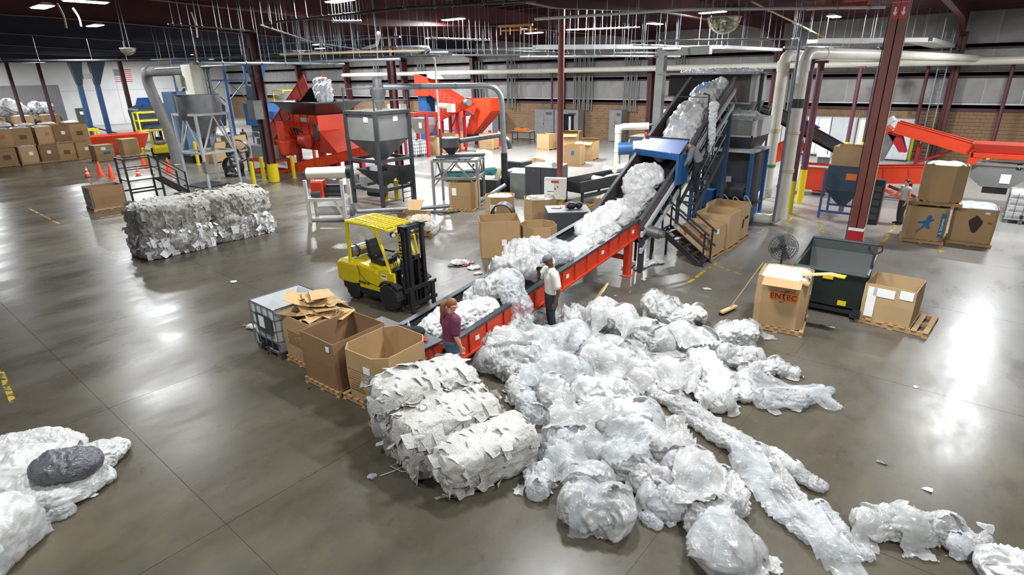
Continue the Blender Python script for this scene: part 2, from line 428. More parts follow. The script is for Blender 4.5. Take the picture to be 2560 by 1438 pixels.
for X in RAFX:                           # wall columns, tapered
    m_ = MB()
    for w_, d0, d1 in ((.03, .45, .8),):
        m_.hexa([(X-w_, BACK_Y-.25-d0, 0), (X+w_, BACK_Y-.25-d0, 0), (X+w_, BACK_Y-.25, 0), (X-w_, BACK_Y-.25, 0), (X-w_, BACK_Y-.25-d1, 7.4), (X+w_, BACK_Y-.25-d1, 7.4), (X+w_, BACK_Y-.25, 7.4), (X-w_, BACK_Y-.25, 7.4)])
    m_.hexa([(X-.2, BACK_Y-.25-.45, 0), (X+.2, BACK_Y-.25-.45, 0), (X+.2, BACK_Y-.25-.42, 0), (X-.2, BACK_Y-.25-.42, 0), (X-.2, BACK_Y-.25-.8, 7.4), (X+.2, BACK_Y-.25-.8, 7.4), (X+.2, BACK_Y-.25-.77, 7.4), (X-.2, BACK_Y-.25-.77, 7.4)])
    m_.bb(X-.2, X+.2, BACK_Y-.27, BACK_Y-.24, 0, 7.6)
    m_.build('wall_column', 'red_steel', wb)

# ------------------------------------------------------------------ lamps
LZ = 8.2
def lamp(x, y, z, rz, label, L_=1.22, W_=.42, power=520):
    t = thing('ceiling_light', label, 'light', (x, y, z), rz, 'high bay lights under the roof')
    MB().loft([[(-L_/2-.05, -W_/2-.05, .02), (L_/2+.05, -W_/2-.05, .02), (L_/2+.05, W_/2+.05, .02), (-L_/2-.05, W_/2+.05, .02)], [(-L_/2, -W_/4, .12), (L_/2, -W_/4, .12), (L_/2, W_/4, .12), (-L_/2, W_/4, .12)]]).build('housing', 'white_paint', t)
    MB().box((0, 0, .005), (L_, W_, .03)).build('diffuser', 'lamp_glow', t)
    for s_ in (-1, 1): MB().cyl((s_*L_*.4, 0, .1), (s_*L_*.4, 0, roof_z(y)-z), .008, n=5).build('hanger', 'dark_steel', t)
    ld = bpy.data.lights.new('tube_light', 'AREA'); ld.shape = 'RECTANGLE'; ld.size = L_; ld.size_y = W_; ld.energy = power
    ld.color = (.95, .98, 1.)
    lo = bpy.data.objects.new('tube_light', ld); COL.objects.link(lo); lo.parent = t; lo.location = (0, 0, -.03)
vis = [((106, 18), 'long strip light glowing at the top left corner', .0), ((215, 5), 'small bright light right of the top left strip light', 1.57), ((850, 3), 'strip light cut by the top edge left of centre', 0),
       ((1133, 49), 'slim bright light above the orange conveyors', 0), ((1335, 83), 'lowest small light left of the round central column', 0), ((1484, 20), 'large bright light right of the round central column', 1.57),
       ((1638, 60), 'small light above the heaped incline conveyor', 1.57), ((2085, 42), 'bright square light near the fire sign column', 1.57)]
for (px, py), lb, rz in vis:
    p = at(px, py, LZ); lamp(p.x, p.y, LZ, rz, lb, power=300 if px < 300 else 900)
more = [(1.2, 36), (1, 27), (-1.5, 11), (-6.5, 9.5), (3, 4), (-10, 1.5), (-3, -5), (-36.5, 11), (-36, 22), (-45, 12), (-58, 18), (-70, 8), (-70, 30), (-52, 34), (-86, 20), (-90, 32), (-92, 12), (-84, 38), (-60, 40), (-46, 30), (-34, 32), (-46, 40), (-24, 31), (-12, 30)]  # unseen lamps
MORE_L = ['high bay light over the far right carton stack', 'high bay light over the right hand floor glare', 'added fill light above the carton with orange print', 'added fill light above the film heap', 'added fill light right of the camera', 'added fill light above the near carton row', 'added fill light behind the camera', 'high bay light above the bale block', 'added fill light above the shredder', 'added fill light above the traffic cones', 'added fill light above the stacked cartons', 'added fill light over the bare far left floor', 'added fill light above the blue machine', 'added fill light above the far workers', 'high bay light before the left opening', 'high bay light near the flag', 'high bay light at the far left corner', 'high bay light above the far blue tower', 'added fill light near the far back corner', 'added fill light above the blue extruder', 'added fill light above the orange incline', 'added fill light above the far pale cabinets', 'added fill light above the mid cartons', 'added fill light behind the granulator tower']
for k, (x, y) in enumerate(more):
    lamp(x, y, 8.3, 0, MORE_L[k], power=(400 if x == -10 else 560) if math.hypot(x, y) < 12.5 else (900 if x > 0 else 480 if (x, y) in ((-36.5, 11), (-45, 12)) else 1250))
for k, y in enumerate((oy1-3, oy1-10)):  # strip lights added to brighten the film heaps in the next room
    t = thing('ceiling_light', f"{['right', 'left'][k]} added strip light in the room beyond the left opening", 'light', (LEFT_X-5, y, 7.2), 0); MB().box((0, 0, 0), (1.4, .3, .08)).build('diffuser', 'lamp_glow', t)
    ld = bpy.data.lights.new('tube_light', 'AREA'); ld.size = 1.2; ld.energy = 260; lo = bpy.data.objects.new('tube_light', ld); COL.objects.link(lo); lo.parent = t; lo.location = (0, 0, -.08)
# ------------------------------------------------------------------ plastic film
def film_mat(name, col, col2, a0, a1, rough=.3, bump=.6, bs=9., trans=.35):
    m = bpy.data.materials.new(name); m.use_nodes = True; nt = m.node_tree; N = nt.nodes; L = nt.links
    b = N['Principled BSDF']; tc = N.new('ShaderNodeTexCoord'); src = tc.outputs['Object']
    def nz(s, d=4, r=.55, off=0, st=1):
        n = N.new('ShaderNodeTexNoise'); n.inputs['Scale'].default_value = s; n.inputs['Detail'].default_value = d; n.inputs['Roughness'].default_value = r
        if off:
            mp = N.new('ShaderNodeMapping'); mp.inputs['Location'].default_value = (off, off, off); mp.inputs['Scale'].default_value = (st, 1, 1); L.new(src, mp.inputs[0]); L.new(mp.outputs[0], n.inputs[0])
        else: L.new(src, n.inputs[0])
        return n.outputs[0]
    def mr(x, a, b_, c, d):
        r = N.new('ShaderNodeMapRange'); r.inputs[1].default_value = a; r.inputs[2].default_value = b_; r.inputs[3].default_value = c; r.inputs[4].default_value = d
        L.new(x, r.inputs[0]); return r.outputs[0]
    x = N.new('ShaderNodeMix'); x.data_type = 'RGBA'; x.inputs[6].default_value = (*lin(col), 1); x.inputs[7].default_value = (*lin(col2), 1)
    L.new(mr(nz(2.2), .45, .7, 0, 1), x.inputs[0]); L.new(x.outputs[2], b.inputs['Base Color'])
    b.inputs['Roughness'].default_value = rough; b.inputs['Specular IOR Level'].default_value = .5
    if a0 < 1: L.new(mr(nz(3.1, 4, .6, 9.), .35, .65, a0, a1), b.inputs['Alpha'])
    # crumples: ridged noise as fine relief
    def ridg(s, off):
        n = nz(s, 3, .6, off, .28)
        a = N.new('ShaderNodeMath'); a.operation = 'SUBTRACT'; a.inputs[1].default_value = .5; L.new(n, a.inputs[0])
        c = N.new('ShaderNodeMath'); c.operation = 'ABSOLUTE'; L.new(a.outputs[0], c.inputs[0]); return c.outputs[0]
    ad = N.new('ShaderNodeMath'); ad.operation = 'ADD'; L.new(ridg(bs*.55, 3.), ad.inputs[0]); L.new(ridg(bs*1.7, 5.), ad.inputs[1])
    bp = N.new('ShaderNodeBump'); bp.inputs['Strength'].default_value = bump; bp.inputs['Distance'].default_value = .09; bp.invert = True
    L.new(ad.outputs[0], bp.inputs['Height']); L.new(bp.outputs[0], b.inputs['Normal'])
    if trans:
        t = N.new('ShaderNodeBsdfTranslucent'); L.new(x.outputs[2], t.inputs[0]); L.new(bp.outputs[0], t.inputs['Normal'])
        ms = N.new('ShaderNodeMixShader'); ms.inputs[0].default_value = trans
        L.new(b.outputs[0], ms.inputs[1]); L.new(t.outputs[0], ms.inputs[2]); L.new(ms.outputs[0], N['Material Output'].inputs[0])
    MATS[name] = m
film_mat('film', '#c6c6c4', '#afafad', .42, .97, .2, .2, 4.5, .12)
film_mat('film_white', '#cfcfcd', '#bdbdba', 1, 1, .3, .24, 5., .1)
film_mat('film_clear', '#d6d9db', '#c8cccf', .18, .6, .16, .26, 4.5, .1)
film_mat('film_far', '#dcdee0', '#c8cacc', 1, 1, .35, .35, 5., .0)
film_mat('bale_white', '#bdbbb6', '#a5a199', 1, 1, .5, .5, 14., .0)
film_mat('bale_grey', '#aaa7a0', '#7d776c', 1, 1, .45, .8, 9., .0)
film_mat('bag_grey', '#5d5d62', '#55555a', 1, 1, .25, .6, 8., .0)

def tri(x): return np.abs((x % 1.)-.5)*2
def crumple(P, r, seed, big=.24, fold=.17, fine=.06, A=None):
    """outward offset for film points P (n,3); A = pleat coordinates (along, across, across)"""
    o = np.array([seed*3.7, seed*1.9, seed*5.3]); Q = P/r
    W = np.stack([noise3(Q*1.3+o+11), noise3(Q*1.3+o+23), noise3(Q*1.3+o+37)], 1)
    Q2 = Q+.5*W; A2 = (Q if A is None else A/r)+.24*W
    ph = A2[:, 1]*.9+A2[:, 2]*.7+.9*noise3((Q if A is None else A/r)*np.array([2.2, .9, .9])+o*.4)
    bl = noise3(Q2*1.9+o*2.1); sm = noise3(Q2*5.5+o*.3); m1 = np.clip(.55+1.6*noise3(Q*1.4+o+61), 0, 1.2); m2 = np.clip(.5+1.6*noise3(Q*2.0+o+77), 0, 1.2)
    d = big*1.5*noise3(Q*.95+o)+fold*(1.5*m1*(tri(ph*1.25)-.5)+.95*m2*(tri(ph*2.9+1.3*bl)-.5)+.5*m1*(tri(ph*6.5+sm)-.5)-.8*(.35-np.abs(bl))*2)+fine*1.6*(1-2.8*np.abs(sm))
    return d*r
def flap(parent, c, r, h, ang, seed, m='film_clear', wid=1.1, reach=1.5, zf=0.):
    """thin torn sheet running from the bundle's top down onto the floor"""
    n, k = 26, 22; u = np.linspace(0, 1, n); w_ = np.linspace(-1, 1, k); U, Wd = np.meshgrid(u, w_, indexing='ij')
    rho = (.15+reach*U); th = ang+Wd*wid*(.55+.25*np.sin(seed))/np.maximum(rho, .55)
    X = rho*np.cos(th); Y = rho*np.sin(th); zz = np.where(rho < 1.05, h*np.sqrt(np.clip(1.12-rho*rho, 0, 2))*1.03, 0)
    P = np.stack([X*r, Y*r, zz+.02], 2).reshape(-1, 3); o = seed*2.3
    d = .1*r*ridge(P/r*np.array([2., 2, 1])+o, 2)+.04*r*ridge(P/r*5.5+o, 2)
    P[:, 2] += np.abs(d)*(1.25-.5*U.ravel()); P[:, :2] += (.09*r*np.stack([noise3(P/r*2.5+o), noise3(P/r*2.5+o+40)], 1))
    P[:, 2] = np.maximum(P[:, 2], .015); edge = np.maximum(np.abs(Wd), U**1.5).ravel()+.35*noise3(P/r*3.1+o*1.7)
    keep = edge < .86; F = []
    for i in range(n-1):
        for j in range(k-1):
            a = i*k+j
            if keep[a] and keep[a+1] and keep[a+k] and keep[a+k+1]: F.append((a, a+1, a+k+1, a+k))
    if len(F) < 30: return
    ob = np_mesh('film_flap', P, np.array(F), m); ob.parent = parent
    rz = parent.rotation_euler.z; v = Vector(c)-parent.location; v.z = zf-parent.location.z
    ob.location = Matrix.Rotation(-rz, 3, 'Z') @ v; ob.rotation_euler = (0, 0, -rz)
def film(name, label, spine, cat='plastic film', group=None, m='film', flat=.72, seed=1, zbase=None, big=.26, fold=.21, fine=.025, res=1., floor=True, lift=0, tilt=None):
    """crumpled bundle of film swept along a spine of (px, py, radius in px[, height])"""
    W = []; R = []
    for s in spine:
        g = at(s[0], s[1], 0 if zbase is None else zbase)
        dep = (g-CAM).dot(_fw); r = s[2]*dep/F_PX
        z = s[3] if len(s) > 3 else (r*flat*.8+(zbase or 0))
        p = at(s[0], s[1], z); W.append(np.array(p)); R.append(r)
    return film_w(name, label, W, R, cat, group, m, flat, seed, big, fold, fine, res, (zbase or 0) if floor else None)
def film_w(name, label, W, R, cat='plastic film', group=None, m='film', flat=.72, seed=1, big=.26, fold=.21, fine=.025, res=1., zfloor=0., parent=None):
    W = [np.array(p, float) for p in W]; R = list(R)
    if np.linalg.norm(W[0]-np.array(CAM)) > 15 or max(R) < .16: res *= .62
    if len(W) == 1:
        a = seed*2.4; d = np.array([math.cos(a), math.sin(a), 0])*R[0]*.25
        W = [W[0]-d, W[0]+d]; R = [R[0], R[0]]
    d0 = W[0]-W[1]; d1 = W[-1]-W[-2]
    W = [W[0]+d0/np.linalg.norm(d0)*R[0]*.85]+W+[W[-1]+d1/np.linalg.norm(d1)*R[-1]*.85]; R = [R[0]]+R+[R[-1]]
    W = np.array(W); R = np.array(R); seg = np.linalg.norm(np.diff(W, axis=0), axis=1); cum = np.concatenate([[0], np.cumsum(seg)]); Lt = cum[-1]
    ra = R.mean(); n = int(min(230, max(50, 26*Lt/ra*res))); na = int(84*res)
    t = (1-np.cos(np.linspace(0, math.pi, n)))/2*.35+np.linspace(0, 1, n)*.65
    s = t*Lt
    C = np.stack([np.interp(s, cum, W[:, k]) for k in range(3)], 1)
    for _ in range(max(1, n//10)): C[1:-1] = (C[:-2]+2*C[1:-1]+C[2:])/4
    rr = np.interp(s, cum, R)
    e = np.minimum(s/(R[0]*1.0), 1); e2 = np.minimum((Lt-s)/(R[-1]*1.0), 1)
    cap = np.sqrt(np.clip(1-(1-e)**2, .0004, 1))*np.sqrt(np.clip(1-(1-e2)**2, .0004, 1))
    T = np.gradient(C, axis=0); T /= np.linalg.norm(T, axis=1)[:, None]+1e-9
    up = np.array([0, 0, 1.]); sd = np.cross(T, up); sd /= np.linalg.norm(sd, axis=1)[:, None]+1e-9; u2 = np.cross(sd, T)
    th = np.linspace(0, 2*math.pi, na, endpoint=False)
    D = np.cos(th)[None, :, None]*sd[:, None, :]+np.sin(th)[None, :, None]*u2[:, None, :]*flat
    P = C[:, None, :]+D*(rr*cap)[:, None, None]
    P = P.reshape(-1, 3); Dn = (D+0*P.reshape(n, na, 3)).reshape(-1, 3); Dn = Dn/np.linalg.norm(Dn, axis=1)[:, None]
    sl = np.repeat(s, na)[:, None]; off = P-np.repeat(C, na, 0)
    if len(R) <= 4 and seed % 5 == 0: A = None
    else: A = np.concatenate([sl*.1, (off*np.repeat(sd, na, 0)).sum(1)[:, None], off[:, 2:3]], 1)
    dd = crumple(P, ra, seed, big, fold, fine, A)
    P = P+Dn*(dd*np.repeat(np.clip(cap*1.3, .25, 1), na))[:, None]
    if zfloor is not None:
        zf = zfloor+.012; under = P[:, 2] < zf
        P[under, 2] = zf+.012*np.abs(noise3(P[under]*9))
    F = [(i*na+k, i*na+(k+1) % na, (i+1)*na+(k+1) % na, (i+1)*na+k) for i in range(n-1) for k in range(na)]
    F += [tuple(range(na-1, -1, -1)), tuple((n-1)*na+k for k in range(na))]
    c = P.mean(0); c[2] = P[:, 2].min()
    rz = math.atan2(W[-1][1]-W[0][1], W[-1][0]-W[0][0]); L_ = P-c; ca, sa = math.cos(rz), math.sin(rz)
    L_ = np.stack([L_[:, 0]*ca+L_[:, 1]*sa, -L_[:, 0]*sa+L_[:, 1]*ca, L_[:, 2]], 1)
    o = np_mesh(name, L_, F, m); o.location = c; o.rotation_euler = (0, 0, rz)
    if parent: o.parent = parent
    else: tag(o, label, cat, group)
    return o

def cube_grid(nx, ny, nz):
    V = {}; vs = []; fs = []
    def vid(i, j, k):
        if (i, j, k) not in V: V[i, j, k] = len(vs); vs.append((i/nx*2-1, j/ny*2-1, k/nz*2-1))
        return V[i, j, k]
    for i in range(nx):
        for j in range(ny): fs += [(vid(i,j,nz), vid(i+1,j,nz), vid(i+1,j+1,nz), vid(i,j+1,nz)), (vid(i,j,0), vid(i,j+1,0), vid(i+1,j+1,0), vid(i+1,j,0))]
    for i in range(nx):
        for k in range(nz): fs += [(vid(i,0,k), vid(i+1,0,k), vid(i+1,0,k+1), vid(i,0,k+1)), (vid(i,ny,k), vid(i,ny,k+1), vid(i+1,ny,k+1), vid(i+1,ny,k))]
    for j in range(ny):
        for k in range(nz): fs += [(vid(0,j,k), vid(0,j,k+1), vid(0,j+1,k+1), vid(0,j+1,k)), (vid(nx,j,k), vid(nx,j+1,k), vid(nx,j+1,k+1), vid(nx,j,k+1))]
    return np.array(vs), fs
def bale(label, c, d, rz, seed, m='bale_white', m2='bale_white', ragged=1., flakes=60, layers=(1, 1, 1), cell=.03):
    """compressed bale: length along local y; layers scales the folds per axis"""
    X, Y, Z = d; t = thing('film_bale', label, 'bale', c, rz)
    v, f = cube_grid(int(X/cell), int(Y/cell), int(Z/cell))
    q = 7.; nrm = (np.abs(v)**q).sum(1)**(1/q); P = v/nrm[:, None]*np.array([X/2, Y/2, Z/2]); P[:, 2] += Z/2
    N_ = np.sign(v)*np.abs(v)**4; N_ /= np.linalg.norm(N_, axis=1)[:, None]
    lay = np.array(layers); o = seed*7.1
    Q = P+.08*np.stack([noise3(P*3+o), noise3(P*3+o+9), noise3(P*3+o+18)], 1)
    dd = ragged*(.08*noise3(Q*1.6+o)+.065*ridge(Q*lay*3.2+o, 3)+.03*ridge(Q*lay*8+o, 2)+.02*ridge(Q*np.array([6, 6, 6.])+o, 1))
    P = P+N_*dd[:, None]; P[:, 2] = np.maximum(P[:, 2], .01)
    b = np_mesh('bale_body', P, f, m); b.parent = t
    # loose flaps of film sticking out of the bale
    rs = np.random.RandomState(seed); mb = MB()
    idx = rs.choice(len(P), flakes)
    for i in idx:
        if P[i, 2] < .05: continue
        p = Vector(P[i]); n = Vector(N_[i]); a = Vector((rs.normal()*.3, 1, rs.normal()*.3)).normalized()
        if abs(a.dot(n)) > .9: a = Vector((1, 0, 0))
        s = a.cross(n).normalized(); L_ = rs.uniform(.08, .26); w_ = rs.uniform(.06, .2); k = 5; vs = []
        for u in range(k):
            e = u/(k-1)
            for w2 in range(4):
                g = w2/3
                vs.append(p+a*(g-.5)*w_*2*(1-.4*e)+s*e*L_+n*(.018*math.sin(e*3+g*4)+.012*e+rs.uniform(0, .012)-.008)+Vector((0, 0, -.25*e*e*L_ if p.z > .2 else 0)))
        mb.add(vs, [(u*4+w2, u*4+w2+1, u*4+w2+5, u*4+w2+4) for u in range(k-1) for w2 in range(3)])
    mb.v = [(x, y, max(z, .012)) for x, y, z in mb.v]
    fo = mb.build('film_flaps', m2, t, smooth=True); fo['kind'] = 'stuff'
    return t
bale('low smooth-topped white bale nearest the camera', (-4.95, 5.2, 0), (.8, 1.5, .6), math.radians(-19), 3, ragged=.8, flakes=90, layers=(1, .8, 3.2))
bale('middle white bale with ragged film edges on top', (-5.72, 5.2, 0), (.82, 1.55, .8), math.radians(-13), 5, ragged=1.1, flakes=260, layers=(3.2, .7, 1.2))
bale('tall white bale beside the octagonal carton', (-6.52, 5.45, 0), (.86, 1.6, .95), math.radians(-16), 8, ragged=1.2, flakes=220, layers=(3., .8, 1.2))
for k, (lb, c) in enumerate((('lower left grey film bale of the four-bale block', (-21.7, 7.3, 0)), ('lower right grey film bale of the four-bale block', (-21.9, 9.6, 0)),
                             ('upper left grey film bale on the four-bale block', (-21.75, 7.35, .8)), ('upper right grey film bale on the four-bale block', (-21.95, 9.65, .8)))):
    bale(lb, c, (1.5, 2.1, .86), math.radians(2+3*(k % 2)), 20+k, 'bale_grey', 'film_far' if k < 2 else 'bale_grey', 2.3 if k < 2 else 1.8, 320, (1.2, 3.4, 1.2), .04)

PG = 'bundles of clear film heaped on the floor'
PILE = [
 ('clear film bundle heaped beside the woman in maroon', [(1215, 861, 36), (1301, 838, 40), (1382, 853, 36)], 'film', 0),
 ('wrinkled film bundle under the white shirt man', [(1290, 790, 28), (1374, 800, 30)], 'film_clear', 0),
 ('broad greyish film heap behind the tall white bale', [(1225, 905, 40), (1341, 896, 48), (1442, 926, 40)], 'film', 0),
 ('upright pleated film bundle near the broken board', [(1422, 793, 34), (1454, 861, 38)], 'film', 0),
 ('knotted film bundle with dark gaps in the pile', [(1400, 840, 30)], 'film', 0),
 ('rounded film heap right of the broken board', [(1503, 785, 42), (1555, 805, 42)], 'film', .15),
 ('peaked film heap at the top of the pile', [(1632, 760, 34), (1676, 778, 34)], 'film', .1),
 ('smooth white film tongue at the back of the pile', [(1664, 788, 24), (1745, 785, 26)], 'film_white', .1),
 ('small pleated film bundle below the peaked heap', [(1610, 832, 36), (1656, 853, 36)], 'film', .1),
 ('large rounded film bundle near the push broom', [(1704, 845, 46), (1755, 861, 44)], 'film', 0),
 ('square-ended white film sheet beside the carton with orange print', [(1815, 835, 32), (1868, 832, 34)], 'film_white', 0),
 ('crumpled film heap in the middle of the pile', [(1490, 881, 38), (1563, 890, 38)], 'film', .1),
 ('twisted film bundle above the long rope', [(1590, 902, 36), (1612, 950, 34)], 'film', 0),
 ('small bright white film roll in mid pile', [(1664, 922, 28), (1710, 928, 28)], 'film_white', .05),
 ('leaning white film roll on the right of the pile', [(1750, 894, 34), (1792, 950, 40), (1798, 1005, 36)], 'film_white', 0),
 ('slim white film roll between two larger ones', [(1729, 958, 22), (1753, 974, 22), (1763, 1006, 18)], 'film_white', 0),
 ('round white film pad right of the leaning roll', [(1856, 955, 26), (1862, 988, 26)], 'film_white', 0),
 ('loose white film heap below the carton pallet', [(1813, 890, 32), (1886, 894, 28)], 'film', 0),
 ('flattened film bundle at the right edge of the pile', [(1866, 930, 24), (1938, 916, 26), (1985, 935, 18)], 'film', 0),
 ('torn clear sheet spreading right onto bare floor', [(1905, 1000, 28), (1999, 996, 30), (2075, 975, 14)], 'film_clear', 0),
 ('drum-shaped rolled film bundle behind the nearest bale', [(1380, 975, 42), (1398, 1010, 40)], 'film', .05),
 ('big white film heap in the centre of the pile', [(1462, 978, 42), (1563, 990, 42)], 'film_white', .05),
 ('round white film bundle in front of the centre heap', [(1503, 1048, 52), (1606, 1047, 52)], 'film_white', 0),
 ('collapsed film bundle left of the round white one', [(1400, 1050, 36), (1440, 1066, 36)], 'film', 0),
 ('translucent stuffed bag right of the nearest bale', [(1385, 1118, 52), (1455, 1120, 56)], 'film_clear', 0),
 ('white stuffing inside the translucent bag', [(1400, 1124, 40), (1445, 1122, 42)], 'film_white', 0),
 ('small rounded film bundle right of the translucent bag', [(1535, 1144, 40), (1590, 1150, 40)], 'film', .05),
 ('wide film bundle left of the long rope', [(1624, 1103, 40), (1704, 1128, 40)], 'film', .05),
 ('small clear bag at the left foot of the pile', [(1341, 1228, 32), (1352, 1180, 34)], 'film_clear', 0),
 ('puckered film bundle above the big front ball', [(1440, 1200, 42), (1495, 1196, 42)], 'film', .1),
 ('big puckered film ball at the front of the pile', [(1450, 1262, 66), (1535, 1278, 66)], 'film', 0),
 ('narrow film roll wedged in the front of the pile', [(1604, 1184, 36), (1650, 1200, 36)], 'film', .05),
 ('round dusty film bag right of the front ball', [(1640, 1248, 46), (1690, 1262, 46)], 'film_clear', 0),
 ('pale bundle inside the round dusty bag', [(1650, 1256, 34), (1685, 1262, 34)], 'film', 0),
 ('twisted film bundle behind the foreground heap', [(1740, 1160, 44), (1765, 1210, 44)], 'film', .1),
 ('slumped film bundle beside the clear trailing sheet', [(1805, 1204, 40), (1838, 1265, 38)], 'film', 0),
 ('foreground film heap at the bottom edge', [(1780, 1290, 54), (1805, 1375, 74), (1868, 1380, 46)], 'film', 0),
 ('short film tail poking out under the dusty bag', [(1612, 1292, 18), (1645, 1312, 16)], 'film_clear', 0),
 ('long film rope trailing right from the pile', [(1640, 978, 18), (1725, 1030, 32), (1800, 1085, 32), (1891, 1142, 34), (1974, 1218, 26), (2033, 1306, 16)], 'film', 0),
 ('second film rope with a torn end above the long one', [(1850, 1102, 22), (1941, 1142, 22), (1983, 1176, 26), (2041, 1216, 20), (2062, 1212, 12)], 'film', 0),
 ('thin clear sheet trailing below the long rope', [(1896, 1214, 20), (1933, 1273, 20), (2016, 1339, 20), (2099, 1385, 22), (2172, 1388, 18)], 'film_clear', 0),
 ('clear crumpled bundle at the end of the rope', [(2050, 1277, 26), (2099, 1331, 28), (2124, 1372, 20)], 'film_clear', 0),
 ('large dusty film roll at the lower right', [(2165, 1306, 44), (2265, 1312, 54), (2370, 1322, 40)], 'film', 0),
 ('ragged film tail of the large dusty roll', [(2390, 1362, 32), (2465, 1345, 16)], 'film', 0),
 ('film wedged between the tall bale and the heap', [(1262, 925, 30), (1325, 948, 34)], 'film', 0),
 ('crumpled film filling the gap behind the nearest bale', [(1300, 985, 28), (1338, 1040, 30)], 'film_clear', 0),
 ('film knot behind the low nearest bale', [(1290, 960, 24), (1312, 1000, 26)], 'film', 0),
 ('film scraps bundle beside the man feet', [(1440, 775, 16), (1475, 790, 18)], 'film', 0),
 ('white film pad above the long rope start', [(1640, 985, 24), (1690, 1000, 24)], 'film_white', 0),
 ('puffed film bundle behind the slumped one', [(1690, 1165, 36), (1725, 1185, 36)], 'film', .1),
 ('white film bundle cut by the lower right corner', [(2480, 1412, 46), (2570, 1432, 50)], 'film_white', 0),
]
PILE_OBJ = []
for k, (lb, sp, m_, lift) in enumerate(PILE):
    sp2 = []
    for s in sp:
        if lift:
            g = at(s[0], s[1], 0); r = s[2]*(g-CAM).dot(_fw)/F_PX; sp2.append((*s, r*.58+lift))
        else: sp2.append(s)
    o = film('film_bundle', lb, sp2, group=PG, m=m_, seed=k+1, flat=.74 if len(sp) < 3 else .7, big=.3, fold=.23, fine=.026); PILE_OBJ.append(o)
    rs = np.random.RandomState(k+40)
    for s_ in sp[:: max(1, len(sp)//2)]:
        for q in range(2):
            g = at(s_[0], s_[1], 0); r_ = s_[2]*(g-CAM).dot(_fw)/F_PX
            if r_ < .12: continue
            c = at(s_[0], s_[1], r_*.5+lift); flap(o, c, r_*1.05, r_*1.3+lift, rs.uniform(0, 6.28), rs.randint(999), 'film_clear' if rs.rand() < .4 else 'film', 1.5, rs.uniform(1.1, 1.9))
# low sheet lying under the heap
film('film_sheet', 'thin clear film spread flat under the big heap', [(1300, 880, 60, .05), (1480, 870, 90, .05), (1650, 880, 90, .05), (1800, 880, 50, .05)], m='film', flat=.18, seed=77)
film('film_sheet', 'thin clear film spread flat under the front bundles', [(1450, 1010, 70, .05), (1520, 1120, 100, .05), (1640, 1190, 90, .05)], m='film', flat=.16, seed=78)

# large thin sheets draped over the heap: they follow the bundles below them
gx0, gy0, gs = -11.5, 3., .045; gnx, gny = int(13.5/gs), int(13/gs); HG = np.zeros((gnx, gny))
for o in PILE_OBJ:
    me = o.data; n = len(me.vertices); v = np.empty(n*3, np.float32); me.vertices.foreach_get('co', v); v = v.reshape(-1, 3); rz = o.rotation_euler.z
    X = v[:, 0]*math.cos(rz)-v[:, 1]*math.sin(rz)+o.location.x; Y = v[:, 0]*math.sin(rz)+v[:, 1]*math.cos(rz)+o.location.y; Z = v[:, 2]+o.location.z
    ix = np.clip(((X-gx0)/gs).astype(int), 0, gnx-1); iy = np.clip(((Y-gy0)/gs).astype(int), 0, gny-1); np.maximum.at(HG, (ix, iy), Z)
def blur(a, n):
    for _ in range(n):
        a = (np.roll(a, 1, 0)+np.roll(a, -1, 0)+2*a)/4; a = (np.roll(a, 1, 1)+np.roll(a, -1, 1)+2*a)/4
    return a
HD = np.maximum(HG, blur(HG, 3)); HD = blur(np.maximum(HD, blur(HD, 5)), 2)
